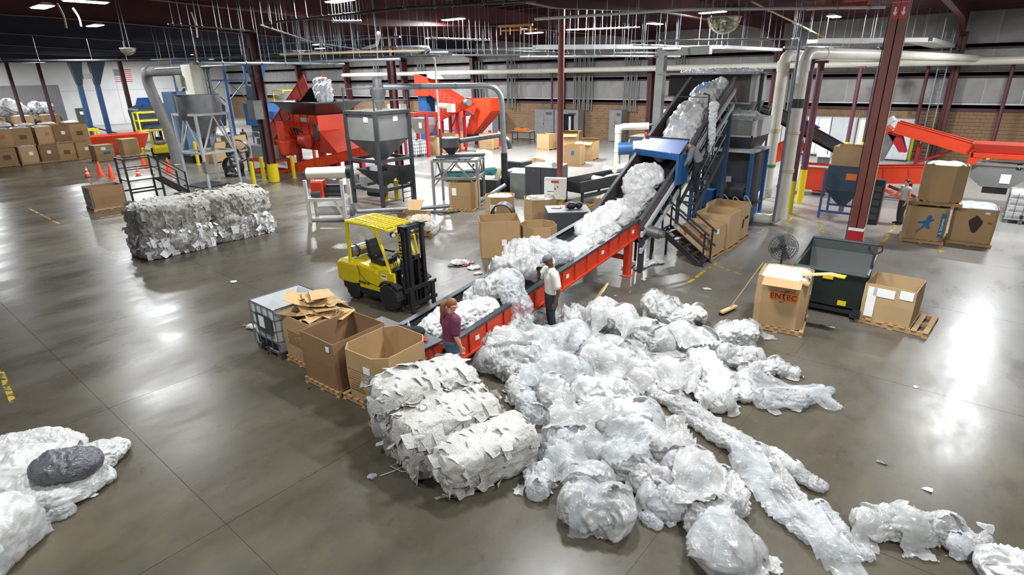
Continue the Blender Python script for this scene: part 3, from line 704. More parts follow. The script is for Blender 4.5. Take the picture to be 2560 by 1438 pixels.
def drape(label, px, py, rx, ry, ang, seed, m='film', amp=.07, dirn=None):
    """px, py = image spot of the sheet's centre; rx, ry half sizes in metres; ang = direction of its long axis in plan"""
    c = at(px, py, .25); n = int(2*rx/.042); k = int(2*ry/.042); U, W_ = np.meshgrid(np.linspace(-1, 1, n), np.linspace(-1, 1, k), indexing='ij'); ca, sa = math.cos(ang), math.sin(ang)
    X = c.x+U*rx*ca-W_*ry*sa; Y = c.y+U*rx*sa+W_*ry*ca; o = seed*5.7
    P0 = np.stack([U*rx, W_*ry, 0*U+seed], 2).reshape(-1, 3); wx = .12*noise3(P0*1.7+o); wy = .12*noise3(P0*1.7+o+50)
    X = X+wx.reshape(X.shape); Y = Y+wy.reshape(X.shape)
    fx = np.clip((X-gx0)/gs, 0, gnx-2); fy = np.clip((Y-gy0)/gs, 0, gny-2); ix = fx.astype(int); iy = fy.astype(int); tx = fx-ix; ty = fy-iy
    H_ = HD[ix, iy]*(1-tx)*(1-ty)+HD[ix+1, iy]*tx*(1-ty)+HD[ix, iy+1]*(1-tx)*ty+HD[ix+1, iy+1]*tx*ty
    Q = np.stack([U*rx*.45, W_*ry, 0*U], 2).reshape(-1, 3)+.25*np.stack([wx, wy, wx], 1)
    f1 = 1-2.6*np.abs(noise3(Q*2.4+o)); f2 = 1-2.6*np.abs(noise3(Q*5.5+o+9)); f3 = 1-2.6*np.abs(noise3(Q*11+o+19)); ph = W_.ravel()*ry*1.5+1.1*noise3(Q*np.array([2., .8, 1])*1.3+o+70); f1 = .35*f1+1.5*(tri(ph*1.3)-.5)*np.clip(.6+1.5*noise3(Q*1.2+o+80), 0, 1.2); f2 = .3*f2+1.3*(tri(ph*3.4)-.5)*np.clip(.5+1.6*noise3(Q*1.8+o+90), 0, 1.2)
    Z = H_.ravel()+.025+amp*np.maximum(f1, -.2)+amp*.5*f2+amp*.22*f3; Z = np.maximum(Z, .015+.01*np.abs(f2))
    e = (np.abs(U)**3+np.abs(W_)**3).ravel()**(1/3)+.3*noise3(P0*1.6+o+3)+.12*noise3(P0*5+o+5); keep = e < .88
    P = np.stack([X.ravel()-c.x, Y.ravel()-c.y, Z], 1); A = np.arange(n*k).reshape(n, k); F = np.stack([A[:-1, :-1].ravel(), A[1:, :-1].ravel(), A[1:, 1:].ravel(), A[:-1, 1:].ravel()], 1)
    F = F[keep[F].all(1)]; us = np.unique(F); mp = -np.ones(len(P), int); mp[us] = np.arange(len(us))
    ob = np_mesh('film_sheet', P[us], mp[F], m); ob.location = (c.x, c.y, 0); tag(ob, label, 'plastic film', 'loose sheets draped over the film heap'); return ob
drape('loose sheet draped between the tall bale and the woman', 1290, 870, 0.75, 0.48, .4, 1, 'film', .09)
drape('loose sheet draped across the back left of the heap', 1420, 850, 0.82, 0.54, 1.2, 2, 'film_clear', .09)
drape('crumpled sheet draped over the back centre of the heap', 1560, 820, 0.82, 0.54, .2, 3, 'film', .09)
drape('loose sheet draped over the back right of the heap', 1720, 850, 0.82, 0.54, -.3, 4, 'film', .09)
drape('clear sheet draped over the middle left of the heap', 1380, 940, 0.75, 0.54, .9, 5, 'film_clear', .09)
drape('crumpled sheet draped over the middle of the heap', 1540, 930, 0.82, 0.54, .1, 6, 'film', .09)
drape('white sheet draped right of the heap centre', 1690, 940, 0.68, 0.48, 1.4, 7, 'film', .09)
drape('ragged clear sheet spreading toward the open floor', 1960, 955, 1.02, 0.42, .1, 8, 'film_clear', .05)
drape('loose sheet draped behind the front bags', 1450, 1040, 0.61, 0.48, .6, 9, 'film', .09)
drape('clear sheet draped between the front bags', 1560, 1110, 0.68, 0.48, 1.3, 10, 'film_clear', .09)
drape('crumpled sheet draped left of the long rope', 1680, 1090, 0.75, 0.42, 1.9, 11, 'film', .09)
drape('loose sheet draped over the front left bags', 1430, 1180, 0.61, 0.42, .3, 12, 'film_clear', .09)
drape('pleated sheet draped behind the foreground heap', 1740, 1210, 0.68, 0.42, 1.7, 14, 'film', .09)
drape('torn sheet draped over the foreground heap', 1810, 1340, 0.61, 0.36, 1.4, 15, 'film_clear', .09)
drape('thin sheet draped along the trailing rope', 1900, 1180, 1.02, 0.30, 2.2, 16, 'film_clear', .05)
drape('thin sheet draped near the rope end', 2060, 1320, 0.75, 0.30, 2.4, 17, 'film_clear', .05)

# lower left corner: white sheets with a grey bag on top, and a bale
film('film_sheet', 'large white plastic sheet heap with blue print at lower left', [(-90, 1190, 90, .12), (60, 1185, 105, .14), (200, 1160, 90, .12), (285, 1120, 42, .1)], m='film_white', flat=.42, seed=91, big=.14, fold=.12, res=1.5)
film('film_sheet', 'white sheet roll behind the grey bag', [(20, 1115, 42), (130, 1098, 40), (190, 1110, 30)], m='film_white', seed=92, flat=.6, big=.15, fold=.12)
film('film_sheet', 'white sheet fold in front of the grey bag', [(60, 1255, 46), (160, 1238, 46), (255, 1190, 34)], m='film_white', seed=93, flat=.6, big=.15, fold=.12)
film('film_scrap', 'torn clear film scrap beside the lower left sheets', [(110, 1300, 12), (150, 1282, 22), (172, 1275, 20)], m='film_clear', seed=94)
film('rubbish_bag', 'grey rubbish bag lying on white plastic sheets', [(130, 1168, 52, .42), (205, 1158, 50, .42)], cat='rubbish bag', m='bag_grey', seed=95, flat=.66, big=.05, fold=.075, fine=.02, floor=False)
p = at(20, 1400)
bale('white film bale cut by the bottom left corner', (p.x-.15, p.y-.25, 0), (.85, 1.2, .6), math.radians(40), 97, 'film_white', 'film_clear', 1., 60, (1, 1, 1.5))
# ------------------------------------------------------------------ main conveyor line
def wmb(t):
    m = MB(); m.M = (Matrix.Translation(t.location) @ Matrix.Rotation(t.rotation_euler.z, 4, 'Z')).inverted(); return m
def RY(Y, a, b, c, d):
    p = onY(a, b, Y); q = onY(c, d, Y); return min(p.x, q.x), max(p.x, q.x), min(p.z, q.z), max(p.z, q.z)
XL, XR = -8.98, -7.52
def zr(y): return .70+.127*(y-7.4)
cv = thing('belt_conveyor', 'long orange-sided belt conveyor carrying film past the man in white', 'conveyor', (-8.25, 11, 0))
Y0, Y1 = 7.0, 15.3
for X, s_ in ((XR, 1), (XL, -1)):
    wmb(cv).beam((X, Y0, zr(Y0)-.03), (X, Y1, zr(Y1)-.03), .14, .06).beam((X-s_*.05, Y0, zr(Y0)-.1), (X-s_*.05, Y1, zr(Y1)-.1), .04, .14).build('side_rail', 'dark_steel', cv)
    n = 15; d = (Y1-Y0)/n
    for k in range(n):
        a = Y0+k*d+.012; b = Y0+(k+1)*d-.012; m_ = wmb(cv)
        m_.hexa([(X-.02, a, zr(a)-.52), (X+.02, a, zr(a)-.52), (X+.02, b, zr(b)-.52), (X-.02, b, zr(b)-.52), (X-.02, a, zr(a)-.06), (X+.02, a, zr(a)-.06), (X+.02, b, zr(b)-.06), (X-.02, b, zr(b)-.06)])
        m_.build('side_panel', 'orange', cv)
        wmb(cv).hexa([(X-.03+s_*.03, a-.03, zr(a)-.53), (X+.03+s_*.03, a-.03, zr(a)-.53), (X+.03+s_*.03, a, zr(a)-.53), (X-.03+s_*.03, a, zr(a)-.53), (X-.03+s_*.03, a-.03, zr(a)-.06), (X+.03+s_*.03, a-.03, zr(a)-.06), (X+.03+s_*.03, a, zr(a)-.06), (X-.03+s_*.03, a, zr(a)-.06)]).build('panel_rib', 'orange_red', cv)
        if s_ > 0 and k % 3 == 1:
            wmb(cv).bb(X+.021, X+.026, a+.18, a+.3, zr(a)-.3, zr(a)-.2).build('safety_sticker', 'paper', cv)
    wmb(cv).beam((X+s_*.03, Y0, zr(Y0)-.52), (X+s_*.03, Y1, zr(Y1)-.52), .1, .04).build('bottom_flange', 'orange_red', cv)
wmb(cv).hexa([(XL, Y0, zr(Y0)-.2), (XR, Y0, zr(Y0)-.2), (XR, Y1, zr(Y1)-.2), (XL, Y1, zr(Y1)-.2), (XL, Y0, zr(Y0)-.17), (XR, Y0, zr(Y0)-.17), (XR, Y1, zr(Y1)-.17), (XL, Y1, zr(Y1)-.17)]).build('belt', 'rubber', cv)
wmb(cv).hexa([(XL, Y0, zr(Y0)-.5), (XR, Y0, zr(Y0)-.5), (XR, Y1, zr(Y1)-.5), (XL, Y1, zr(Y1)-.5), (XL, Y0, zr(Y0)-.47), (XR, Y0, zr(Y0)-.47), (XR, Y1, zr(Y1)-.47), (XL, Y1, zr(Y1)-.47)]).build('belt_return', 'rubber', cv)
for y in (10.2, 14.35):
    for X in (XR-.05, XL+.05):
        h = zr(y)-.5
        wmb(cv).bb(X-.09, X+.09, y-.1, y+.1, .015, h).bb(X-.15, X+.15, y-.16, y+.16, 0, .02).beam((X, y, h-.02), (X, y+.45, h+.03), .1, .06).build('leg', 'orange', cv)
    wmb(cv).bb(XL, XR, y-.06, y+.06, zr(y)*.3, zr(y)*.3+.12).build('cross_brace', 'orange_red', cv)
# dark steel tail housing
tl = thing('conveyor_tail_table', 'dark steel tail table at the foot of the conveyor beside the woman', 'table', (-8.4, 6.7, 0))
wmb(tl).bb(-9.55, -7.62, 6.42, 6.96, .66, .7).build('table_top', 'charcoal', tl)
wmb(tl).bb(-9.5, -7.7, 6.46, 6.92, 0, .66).build('table_body', 'black', tl)
wmb(tl).bb(-7.69, -7.64, 6.46, 6.95, .2, .62).build('end_guard', 'orange_red', tl)

def ze(y): return 1.85+.592*(y-15.1)
ic = thing('incline_conveyor', 'steep incline conveyor heaped with white film', 'conveyor', (-8.2, 18, 0))
ya, yb = 14.7, 21.1; XA, XB = -8.98, -7.45
def slab_y(m, x0, x1, a, b, lo, hi, f=ze): return m.hexa([(x0, a, f(a)+lo), (x1, a, f(a)+lo), (x1, b, f(b)+lo), (x0, b, f(b)+lo), (x0, a, f(a)+hi), (x1, a, f(a)+hi), (x1, b, f(b)+hi), (x0, b, f(b)+hi)])
slab_y(wmb(ic), XA, XB, ya, yb, -.58, -.54).build('belt', 'rubber', ic)
slab_y(wmb(ic), XA, XB, ya+.3, yb-.3, -.95, -.92).build('belt_return', 'rubber', ic)
mat('worn_plate', '#4d3c3b', .45, .3, '#5d5453', 2.5, .9)
slab_y(wmb(ic), XA-.04, XA, ya, yb, -.62, 0).build('side_plate', 'worn_plate', ic)
slab_y(wmb(ic), XA-.08, XA+.02, ya, yb, -.02, .03).build('side_plate_lip', 'steel', ic)
slab_y(wmb(ic), XB, XB+.04, ya, yb, -.62, 0).build('side_plate', 'worn_plate', ic)
slab_y(wmb(ic), XB-.02, XB+.08, ya, yb, -.02, .03).build('side_plate_lip', 'steel', ic)
slab_y(wmb(ic), XB+.05, XB+.13, ya, yb, -.5, -.36).build('truss_rail', 'light_grey', ic)
slab_y(wmb(ic), XB+.05, XB+.13, ya, yb, -1.0, -.86).build('truss_rail', 'light_grey', ic)
for k in range(11):
    y = 15.2+k*.58
    wmb(ic).beam((XB+.09, y, ze(y)-.45), (XB+.09, y+.3, ze(y+.3)-.95), .05, .06).build('truss_brace', 'steel', ic)
wmb(ic).bb(XB-.02, XB+.12, 14.75, 14.9, .02, ze(14.8)-.3).bb(XA-.12, XA+.02, 14.75, 14.9, .02, ze(14.8)-.3).build('foot_post', 'dark_steel', ic)
wmb(ic).cyl((XB+.1, 15.05, 1.25), (XB+.5, 15.05, 1.2), .16, n=16).cyl((XB+.5, 15.05, 1.2), (XB+.62, 15.05, 1.2), .11, n=14).build('drive_motor', 'steel', ic, smooth=True)
for y, h in ((18.6, 2.9), (21.0, 4.4)):
    for X in (XA-.06, XB+.06): wmb(ic).bb(X-.06, X+.06, y-.06, y+.06, 0, ze(y)-.95).build('support_post', 'dark_blue', ic)
# goal-post bar over the incline
wmb(ic).path([(XA, 18.9, ze(18.9)), (XA, 18.9, ze(18.9)+.75), (XB, 18.9, ze(18.9)+.72)], .015, 6).build('wire_bar', 'steel', ic)
wmb(ic).path([(XB+.05, 18.9, ze(18.9)-.1), (XB+.05, 18.9, ze(18.9)+.8), (XB-.12, 18.85, ze(18.9)+.84)], .035, 6).build('bar_post', 'worn_plate', ic)
# blue hood across the incline
hd = thing('blue_hood', 'scuffed blue sheet metal hood bridging the incline conveyor', 'machine hood', (-8.2, 17.2, 0))
a0 = onX(1586, 373, XA-.15); a1 = onX(1698, 388, XB+.22); b0 = onX(1612, 345, XA-.15); b1 = onX(1722, 353, XB+.22)
t_ = Vector((0, 0, .03))
wmb(hd).hexa([a0, a1, b1, b0, a0+t_, a1+t_, b1+t_, b0+t_]).build('hood_sheet', 'blue_hood', hd)
d_ = Vector((0, .02, -.17))
wmb(hd).hexa([a0+d_, a1+d_, a1+d_+Vector((0, .03, 0)), a0+d_+Vector((0, .03, 0)), a0, a1, a1+Vector((0, .03, 0)), a0+Vector((0, .03, 0))]).build('front_lip', 'blue', hd)
wmb(hd).bb(XB+.14, XB+.22, a1.y, b1.y+.15, 2.35, a1.z-.02).build('side_guard', 'blue', hd)
wmb(hd).bb(XA-.22, XA-.14, a0.y, b0.y+.15, 2.0, a0.z-.02).build('side_guard', 'blue', hd)
wmb(hd).beam(b0+Vector((0, .02, .04)), b1+Vector((0, .02, .04)), .04, .05).build('top_bar', 'dark_steel', hd)
wmb(hd).lathe([(.05, 0), (.07, .06), (.05, .13), (.001, .16)], b0+Vector((.05, 0, .03)), 12).build('beacon', 'cone', hd, smooth=True)

# ------------------------------------------------------------------ stairs and walkway beside the incline
st = thing('access_stairs', 'black steel access stairs with tube handrails by the cartons', 'stairs', (-6.8, 16.7, 0))
fx, tx, sy0, sy1, tz = -6.02, -7.5, 16.38, 16.98, 1.02
for y in (sy0, sy1):
    wmb(st).hexa([(fx, y-.02, .0), (fx, y+.02, .0), (fx-.28, y+.02, 0), (fx-.28, y-.02, 0), (tx, y-.02, tz), (tx, y+.02, tz), (tx, y+.02, tz-.22), (tx, y-.02, tz-.22)]).build('stringer', 'black_steel', st)
for k in range(5):
    f = (k+.6)/5.3; x = fx-.1+(tx-fx)*f; z = tz*f
    wmb(st).bb(x-.13, x+.13, sy0+.02, sy1-.02, z-.02, z+.015).build('tread', 'black_steel', st)
for y in (sy0, sy1):
    for hh in (1.0, .55):
        wmb(st).cyl((fx+.03, y, hh), (tx, y, tz+hh), .032, n=8).build('handrail', 'black_steel', st)
    for x, z in ((fx-.1, .05), (tx, tz)):
        wmb(st).cyl((x, y, z), (x, y, z+1.05), .032, n=8).build('rail_post', 'black_steel', st)
pf = thing('platform', 'black steel landing at the top of the access stairs', 'platform', (-7.7, 16.4, 0))
wmb(pf).bb(-8.1, -7.5, 15.7, 17.0, tz-.08, tz).build('deck', 'dark_steel', pf)
for x, y in ((-8.05, 15.75), (-7.52, 15.75), (-8.05, 16.95), (-7.58, 16.95)):
    wmb(pf).bb(x-.03, x+.03, y-.03, y+.03, 0, tz-.08).build('deck_leg', 'black_steel', pf)
for x, y in ((-8.05, 15.72), (-7.55, 15.72)):
    wmb(pf).cyl((x, y, tz), (x, y, tz+1.05), .032, n=8).build('rail_post', 'black_steel', pf)
for hh in (1.0, .5):
    wmb(pf).cyl((-8.05, 15.72, tz+hh), (-7.5, 15.72, tz+hh), .03, n=8).cyl((-7.52, 15.72, tz+hh), (-7.5, 16.36, tz+hh), .03, n=8).build('guard_rail', 'black_steel', pf)
wk = thing('walkway_ramp', 'dark grating walkway with handrails climbing beside the incline', 'walkway', (-7, 18.2, 0))
wx0, wx1 = -7.3, -6.74
def zw(y): return 1.1+(y-16.2)*.75
wya, wyb = 17.0, 18.9
for x in (wx0, wx1):
    wmb(wk).hexa([(x-.02, wya, zw(wya)-.15), (x+.02, wya, zw(wya)-.15), (x+.02, wyb, zw(wyb)-.15), (x-.02, wyb, zw(wyb)-.15), (x-.02, wya, zw(wya)+.03), (x+.02, wya, zw(wya)+.03), (x+.02, wyb, zw(wyb)+.03), (x-.02, wyb, zw(wyb)+.03)]).build('stringer', 'dark_steel', wk)
for k in range(9):
    y = wya+.1+k*.21
    wmb(wk).bb(wx0, wx1, y-.09, y+.09, zw(y)-.03, zw(y)).build('tread', 'dark_steel', wk)
for x in (wx0, wx1):
    for hh in (1.0, .55):
        wmb(wk).cyl((x, wya, zw(wya)+hh), (x, wyb, zw(wyb)+hh), .025, n=8).build('handrail', 'black_steel', wk)
    for y in (17.05, 17.95, 18.85):
        wmb(wk).cyl((x, y, zw(y)), (x, y, zw(y)+1.0), .025, n=8).build('rail_post', 'black_steel', wk)
    for y in ((18.8,) if x == wx0 else ()): wmb(wk).bb(x-.04, x+.04, y-.04, y+.04, 0, zw(y)-.1).build('support_post', 'dark_blue', wk)

# ------------------------------------------------------------------ granulator tower behind the incline
gt = thing('granulator_tower', 'tall grey granulator tower on a blue frame behind the incline', 'machine', (-7.6, 23.4, 0))
Yf = 22.2
x0, x1, z0, z1 = RY(Yf, 1838, 184, 1908, 256)
wmb(gt).bb(x0, x1, Yf, Yf+1.4, z0, z1).build('upper_bin', mat('brown_plate', '#5f5553', .5, .3, '#6d6462', 2., .9), gt)
wmb(gt).bb(x1-.06, x1+.03, Yf-.02, Yf+1.42, z0, z1).build('corner_post', 'light_grey', gt)
x0, x1, z0, z1 = RY(Yf, 1806, 255, 1908, 286)
wmb(gt).shell([[(x0+.35, Yf+.2, z0), (x1-.1, Yf+.2, z0), (x1-.1, Yf+1.3, z0), (x0+.35, Yf+1.3, z0)], [(x0, Yf-.1, z1), (x1, Yf-.1, z1), (x1, Yf+1.5, z1), (x0, Yf+1.5, z1)]], .03).build('feed_chute', 'grey_paint', gt)
wmb(gt).bb(x0, x1, Yf-.13, Yf-.1, z1-.06, z1).build('chute_rim', 'light_grey', gt)
x0, x1, z0, z1 = RY(Yf-.3, 1772, 293, 1915, 346)
wmb(gt).bb(x0, x1, Yf-.3, Yf+1.6, z0, z1).build('main_bin', 'grey_paint', gt)
xm = onY(1818, 320, Yf-.3).x
wmb(gt).bb(xm-.05, xm+.05, Yf-.34, Yf-.3, z0, z1).bb(x0, x1, Yf-.34, Yf-.3, z1-.07, z1).bb(x0, x1, Yf-.34, Yf-.3, z0, z0+.06).bb(x1-.06, x1+.02, Yf-.34, Yf+1.6, z0, z1).build('bin_frame', 'light_grey', gt)
zb = onY(1900, 376, Yf).z
wmb(gt).shell([[(x0+.2, Yf, zb), (x1-.15, Yf, zb), (x1-.15, Yf+1.3, zb), (x0+.2, Yf+1.3, zb)], [(x0, Yf-.3, z0), (x1, Yf-.3, z0), (x1, Yf+1.6, z0), (x0, Yf+1.6, z0)]], .03).build('lower_cone', 'dark_steel', gt)
x0, x1, z0, z1 = RY(Yf-.6, 1765, 364, 1920, 380)
zt = z0
wmb(gt).bb(x0, x1, Yf-.7, Yf+1.2, zt-.08, zt).build('deck', 'light_grey', gt)
for x in (x0+.06, (x0+x1)/2, x1-.06):
    for y in (Yf-.62, Yf+1.1): wmb(gt).bb(x-.06, x+.06, y-.06, y+.06, 0, zt-.08).build('frame_post', 'blue', gt)
for z in (.75, .25):
    wmb(gt).bb(x0, x1, Yf-.66, Yf-.58, z-.06, z+.06).build('frame_rail', 'blue', gt)
wmb(gt).bb(x0, x1, Yf-.6, Yf+1.1, .78, .84).build('motor_deck', 'dark_steel', gt)
wmb(gt).cyl((x0+1.25, Yf-.2, 1.35), (x0+1.95, Yf-.2, 1.35), .3, n=18).cyl((x0+1.95, Yf-.2, 1.35), (x0+2.05, Yf-.2, 1.35), .16, n=14).build('motor', 'dark_steel', gt, smooth=True)
wmb(gt).bb(x0+.2, x0+.85, Yf-.5, Yf, .84, 1.3).build('gearbox', 'blue', gt)
wmb(gt).bb(x0+.35, x0+.55, Yf-.58, Yf-.5, 1.4, 1.7).build('gauge_box', 'light_grey', gt)
for k in range(6):
    x = x0+1.1+k*.2
    wmb(gt).path(fillet([(x, Yf-.6, .85), (x+.05, Yf-.75, 1.25+.06*(k % 3)), (x+.25, Yf-.7, 1.1), (x+.3, Yf-.55, .85)], .2), .022, 6).build('hose', 'light_grey' if k % 2 else 'black', gt, smooth=True)
wmb(gt).bb(x0+.15, x1-.15, Yf+.15, Yf+1.0, .86, zt-.1).build('screw_housing', 'charcoal', gt); wmb(gt).bb(x0+.1, x1-.1, Yf-.45, Yf+.9, .1, .7).build('oil_tank', 'blue', gt)
for k in range(5): wmb(gt).bb(x0+.3+.4*k, x0+.5+.4*k, Yf+.08, Yf+.15, 1.0+.1*(k % 2), 1.5+.15*(k % 3)).build('gauge_box', ('steel', 'dark_blue', 'light_grey')[k % 3], gt)
x0, x1, z0, z1 = RY(21.9, 1690, 176, 1925, 184)
wmb(gt).hexa([(x0, 21.3, z0), (x1, 21.3, z0), (x1, 23.4, z0), (x0, 23.4, z0), (x0, 21.3, z0+.06), (x1, 21.3, z0+.06), (x1, 23.4, z0+.06), (x0, 23.4, z0+.06)]).build('canopy', 'light_grey', gt)
wmb(gt).bb(x0+.3, x0+1.95, 21.7, 23.3, z0-.75, z0).build('discharge_hood', 'black', gt)
for x in (x0+.1, x1-.1): wmb(gt).bb(x-.05, x+.05, 22.9, 23.0, 0, z0).build('canopy_post', 'dark_steel', gt)
gt.location.x -= .45
film_w('film_drape', 'grey film draped over the granulator bin', [(onY(1800, 288, Yf-.3)), (onY(1850, 283, Yf-.3)), (onY(1900, 292, Yf-.3))], [.22, .28, .2], m='film_clear', seed=201, zfloor=None, flat=.6)
film_w('film_strand', 'long twisted film strand hanging from the incline side', [onX(1785, 262, XB+.25), onX(1781, 300, XB+.25), onX(1779, 340, XB+.25), onX(1778, 400, XB+.25)], [.16, .12, .12, .05], m='film_far', seed=202, zfloor=None, flat=1.)
film_w('film_scraps', 'dusty film scraps lying on the tower canopy', [(x0+.3, 21.9, z0+.1), (x0+1.3, 21.8, z0+.1), (x0+2.6, 21.9, z0+.1), (x1-.3, 21.8, z0+.1)], [.12, .16, .14, .1], m='film_far', seed=203, zfloor=z0+.05, flat=.7)

# ------------------------------------------------------------------ film riding on the belts
BG = 'film riding on the conveyor belts'
def bz(y): return zr(y)-.17
def iz(y): return ze(y)-.54
R1 = [
 ('curled white sheet loop at the conveyor tail', [(-8.55, 7.1, .06), (-8.68, 7.9, .08), (-8.3, 8.5, .08), (-7.85, 8.1, .06)], [.15, .17, .18, .16], 'film_white'),
 ('white sheet lying flat behind the woman', [(-8.4, 7.3, .05), (-8.1, 7.9, .08), (-7.9, 8.6, .1)], [.3, .34, .3], 'film_white'),
 ('dusty folded film behind the curled loop', [(-8.45, 8.7, .12), (-8.3, 9.2, .15)], [.3, .33], 'film'),
 ('peaked white sheet bundle on the lower belt', [(-8.35, 9.0, .25), (-8.0, 9.5, .3)], [.36, .4], 'film'),
 ('big billowing film heap left of the white shirt man', [(-8.55, 9.9, .3), (-8.2, 10.2, .42), (-7.9, 10.5, .4)], [.48, .55, .45], 'film'),
 ('rounded clear film heap at the left rail', [(-8.75, 10.6, .4), (-8.5, 11.2, .35)], [.4, .4], 'film'),
 ('tall clear film bulge behind the cap', [(-8.3, 11.0, .4), (-7.9, 11.4, .35)], [.42, .42], 'film_clear'),
 ('clear film spilling over the rail before the man', [(-7.75, 9.2, .35), (-7.45, 9.15, .05), (-7.3, 9.05, -.45)], [.34, .3, .22], 'film_clear'),
 ('thin crumpled film layer behind the man', [(-8.0, 11.9, .05), (-7.95, 12.6, .06), (-8.0, 13.2, .06)], [.34, .36, .34], 'film_white'),
 ('white film heap along the right rail', [(-7.9, 12.3, .1), (-7.8, 13.0, .12), (-7.85, 13.8, .15)], [.24, .28, .28], 'film'),
 ('long white film heap at the head of the lower belt', [(-8.35, 13.2, .2), (-8.25, 14.0, .28), (-8.15, 14.7, .32)], [.36, .42, .42], 'film_white'),
 ('dark-stained film heap at the belt transfer', [(-7.9, 14.3, .2), (-7.85, 14.9, .3)], [.3, .3], 'film'),
]
for k, (lb, P, R, m_) in enumerate(R1):
    W = [(x, y, bz(y)+h) for x, y, h in P]
    film_w('film_bundle', lb, W, R, group=BG, m=m_, seed=110+k, zfloor=None, flat=.75)
R2 = [
 ('white film tumbling at the foot of the incline', [(-8.3, 15.2, .3), (-8.1, 15.6, .3)], [.4, .42], 'film'),
 ('greyish film knot on the lower incline', [(-8.0, 15.4, .3), (-7.85, 15.9, .3)], [.34, .36], 'film'),
 ('large round film ball below the blue hood', [(-8.3, 16.0, .45), (-8.1, 16.4, .5)], [.5, .54], 'film_white'),
 ('white film mass just above the blue hood', [(-8.35, 17.9, .15), (-8.15, 18.4, .2), (-8.15, 18.9, .22)], [.42, .5, .5], 'film_far'),
 ('long white film mass on the upper incline', [(-8.1, 18.5, .15), (-8.15, 19.2, .22), (-8.2, 19.9, .22)], [.58, .66, .58], 'film_white'),
 ('white film heap near the top of the incline', [(-8.15, 20.1, .22), (-8.05, 20.7, .26)], [.55, .5], 'film_white'),
 ('film bundle at the very top of the incline', [(-8.0, 20.7, .3), (-7.9, 21.0, .32)], [.36, .36], 'film_far'),
]
for k, (lb, P, R, m_) in enumerate(R2):
    W = [(x, y, iz(y)+h) for x, y, h in P]
    film_w('film_bundle', lb, W, R, group=BG, m=m_, seed=130+k, zfloor=None, flat=.8)
film_w('film_bundle', 'blue-tinted film patch near the top of the incline', [(-8.45, 20.2, iz(20.2)+.55), (-8.2, 20.5, iz(20.5)+.6)], [.2, .2], group=BG, m=mat('film_blue', '#7da0cf', .35, 0, '#aabfdc', 6., .9, .6, 12), seed=140, zfloor=None)
film('film_scraps', 'white film scraps on the floor under the incline foot', [(1590, 672, 8), (1625, 655, 14), (1655, 655, 8)], m='film_far', seed=141, flat=.45)
film('film_scraps', 'crumpled film scraps beside the orange conveyor leg', [(1565, 668, 10), (1580, 655, 10)], m='film_far', seed=142, flat=.5)
# ------------------------------------------------------------------ cartons, pallets, totes
def make_pallet():
    t = thing('wooden_pallet', 'p', 'pallet', (0, 0, 0))
    for y in (-.46, 0, .46): MB().bb(-.6, .6, y-.02, y+.02, .015, .11).build('stringer', 'wood', t)
    b = None
    for k in range(7):
        x = -.55+k*.1833
        if b is None: b = MB().bb(-.045, .045, -.5, .5, 0, .015).build('deck_board', 'wood', t); o = b
        else: o = b.copy(); COL.objects.link(o)
        o.location = (x, 0, .11)
    for x in (-.55, 0, .55):
        o = b.copy(); COL.objects.link(o); o.name = 'bottom_board'; o.location = (x, 0, 0)
    return t
PALLET = make_pallet(); _pu = [0]
def pallet(c, rz, L, W, label):
    t = PALLET if not _pu[0] else dup(PALLET); _pu[0] = 1
    t.location = c; t.rotation_euler = (0, 0, rz); t.scale = (L/1.2, W/1.0, 1); t['label'] = label; t['group'] = 'wooden pallets under cartons'
    return t
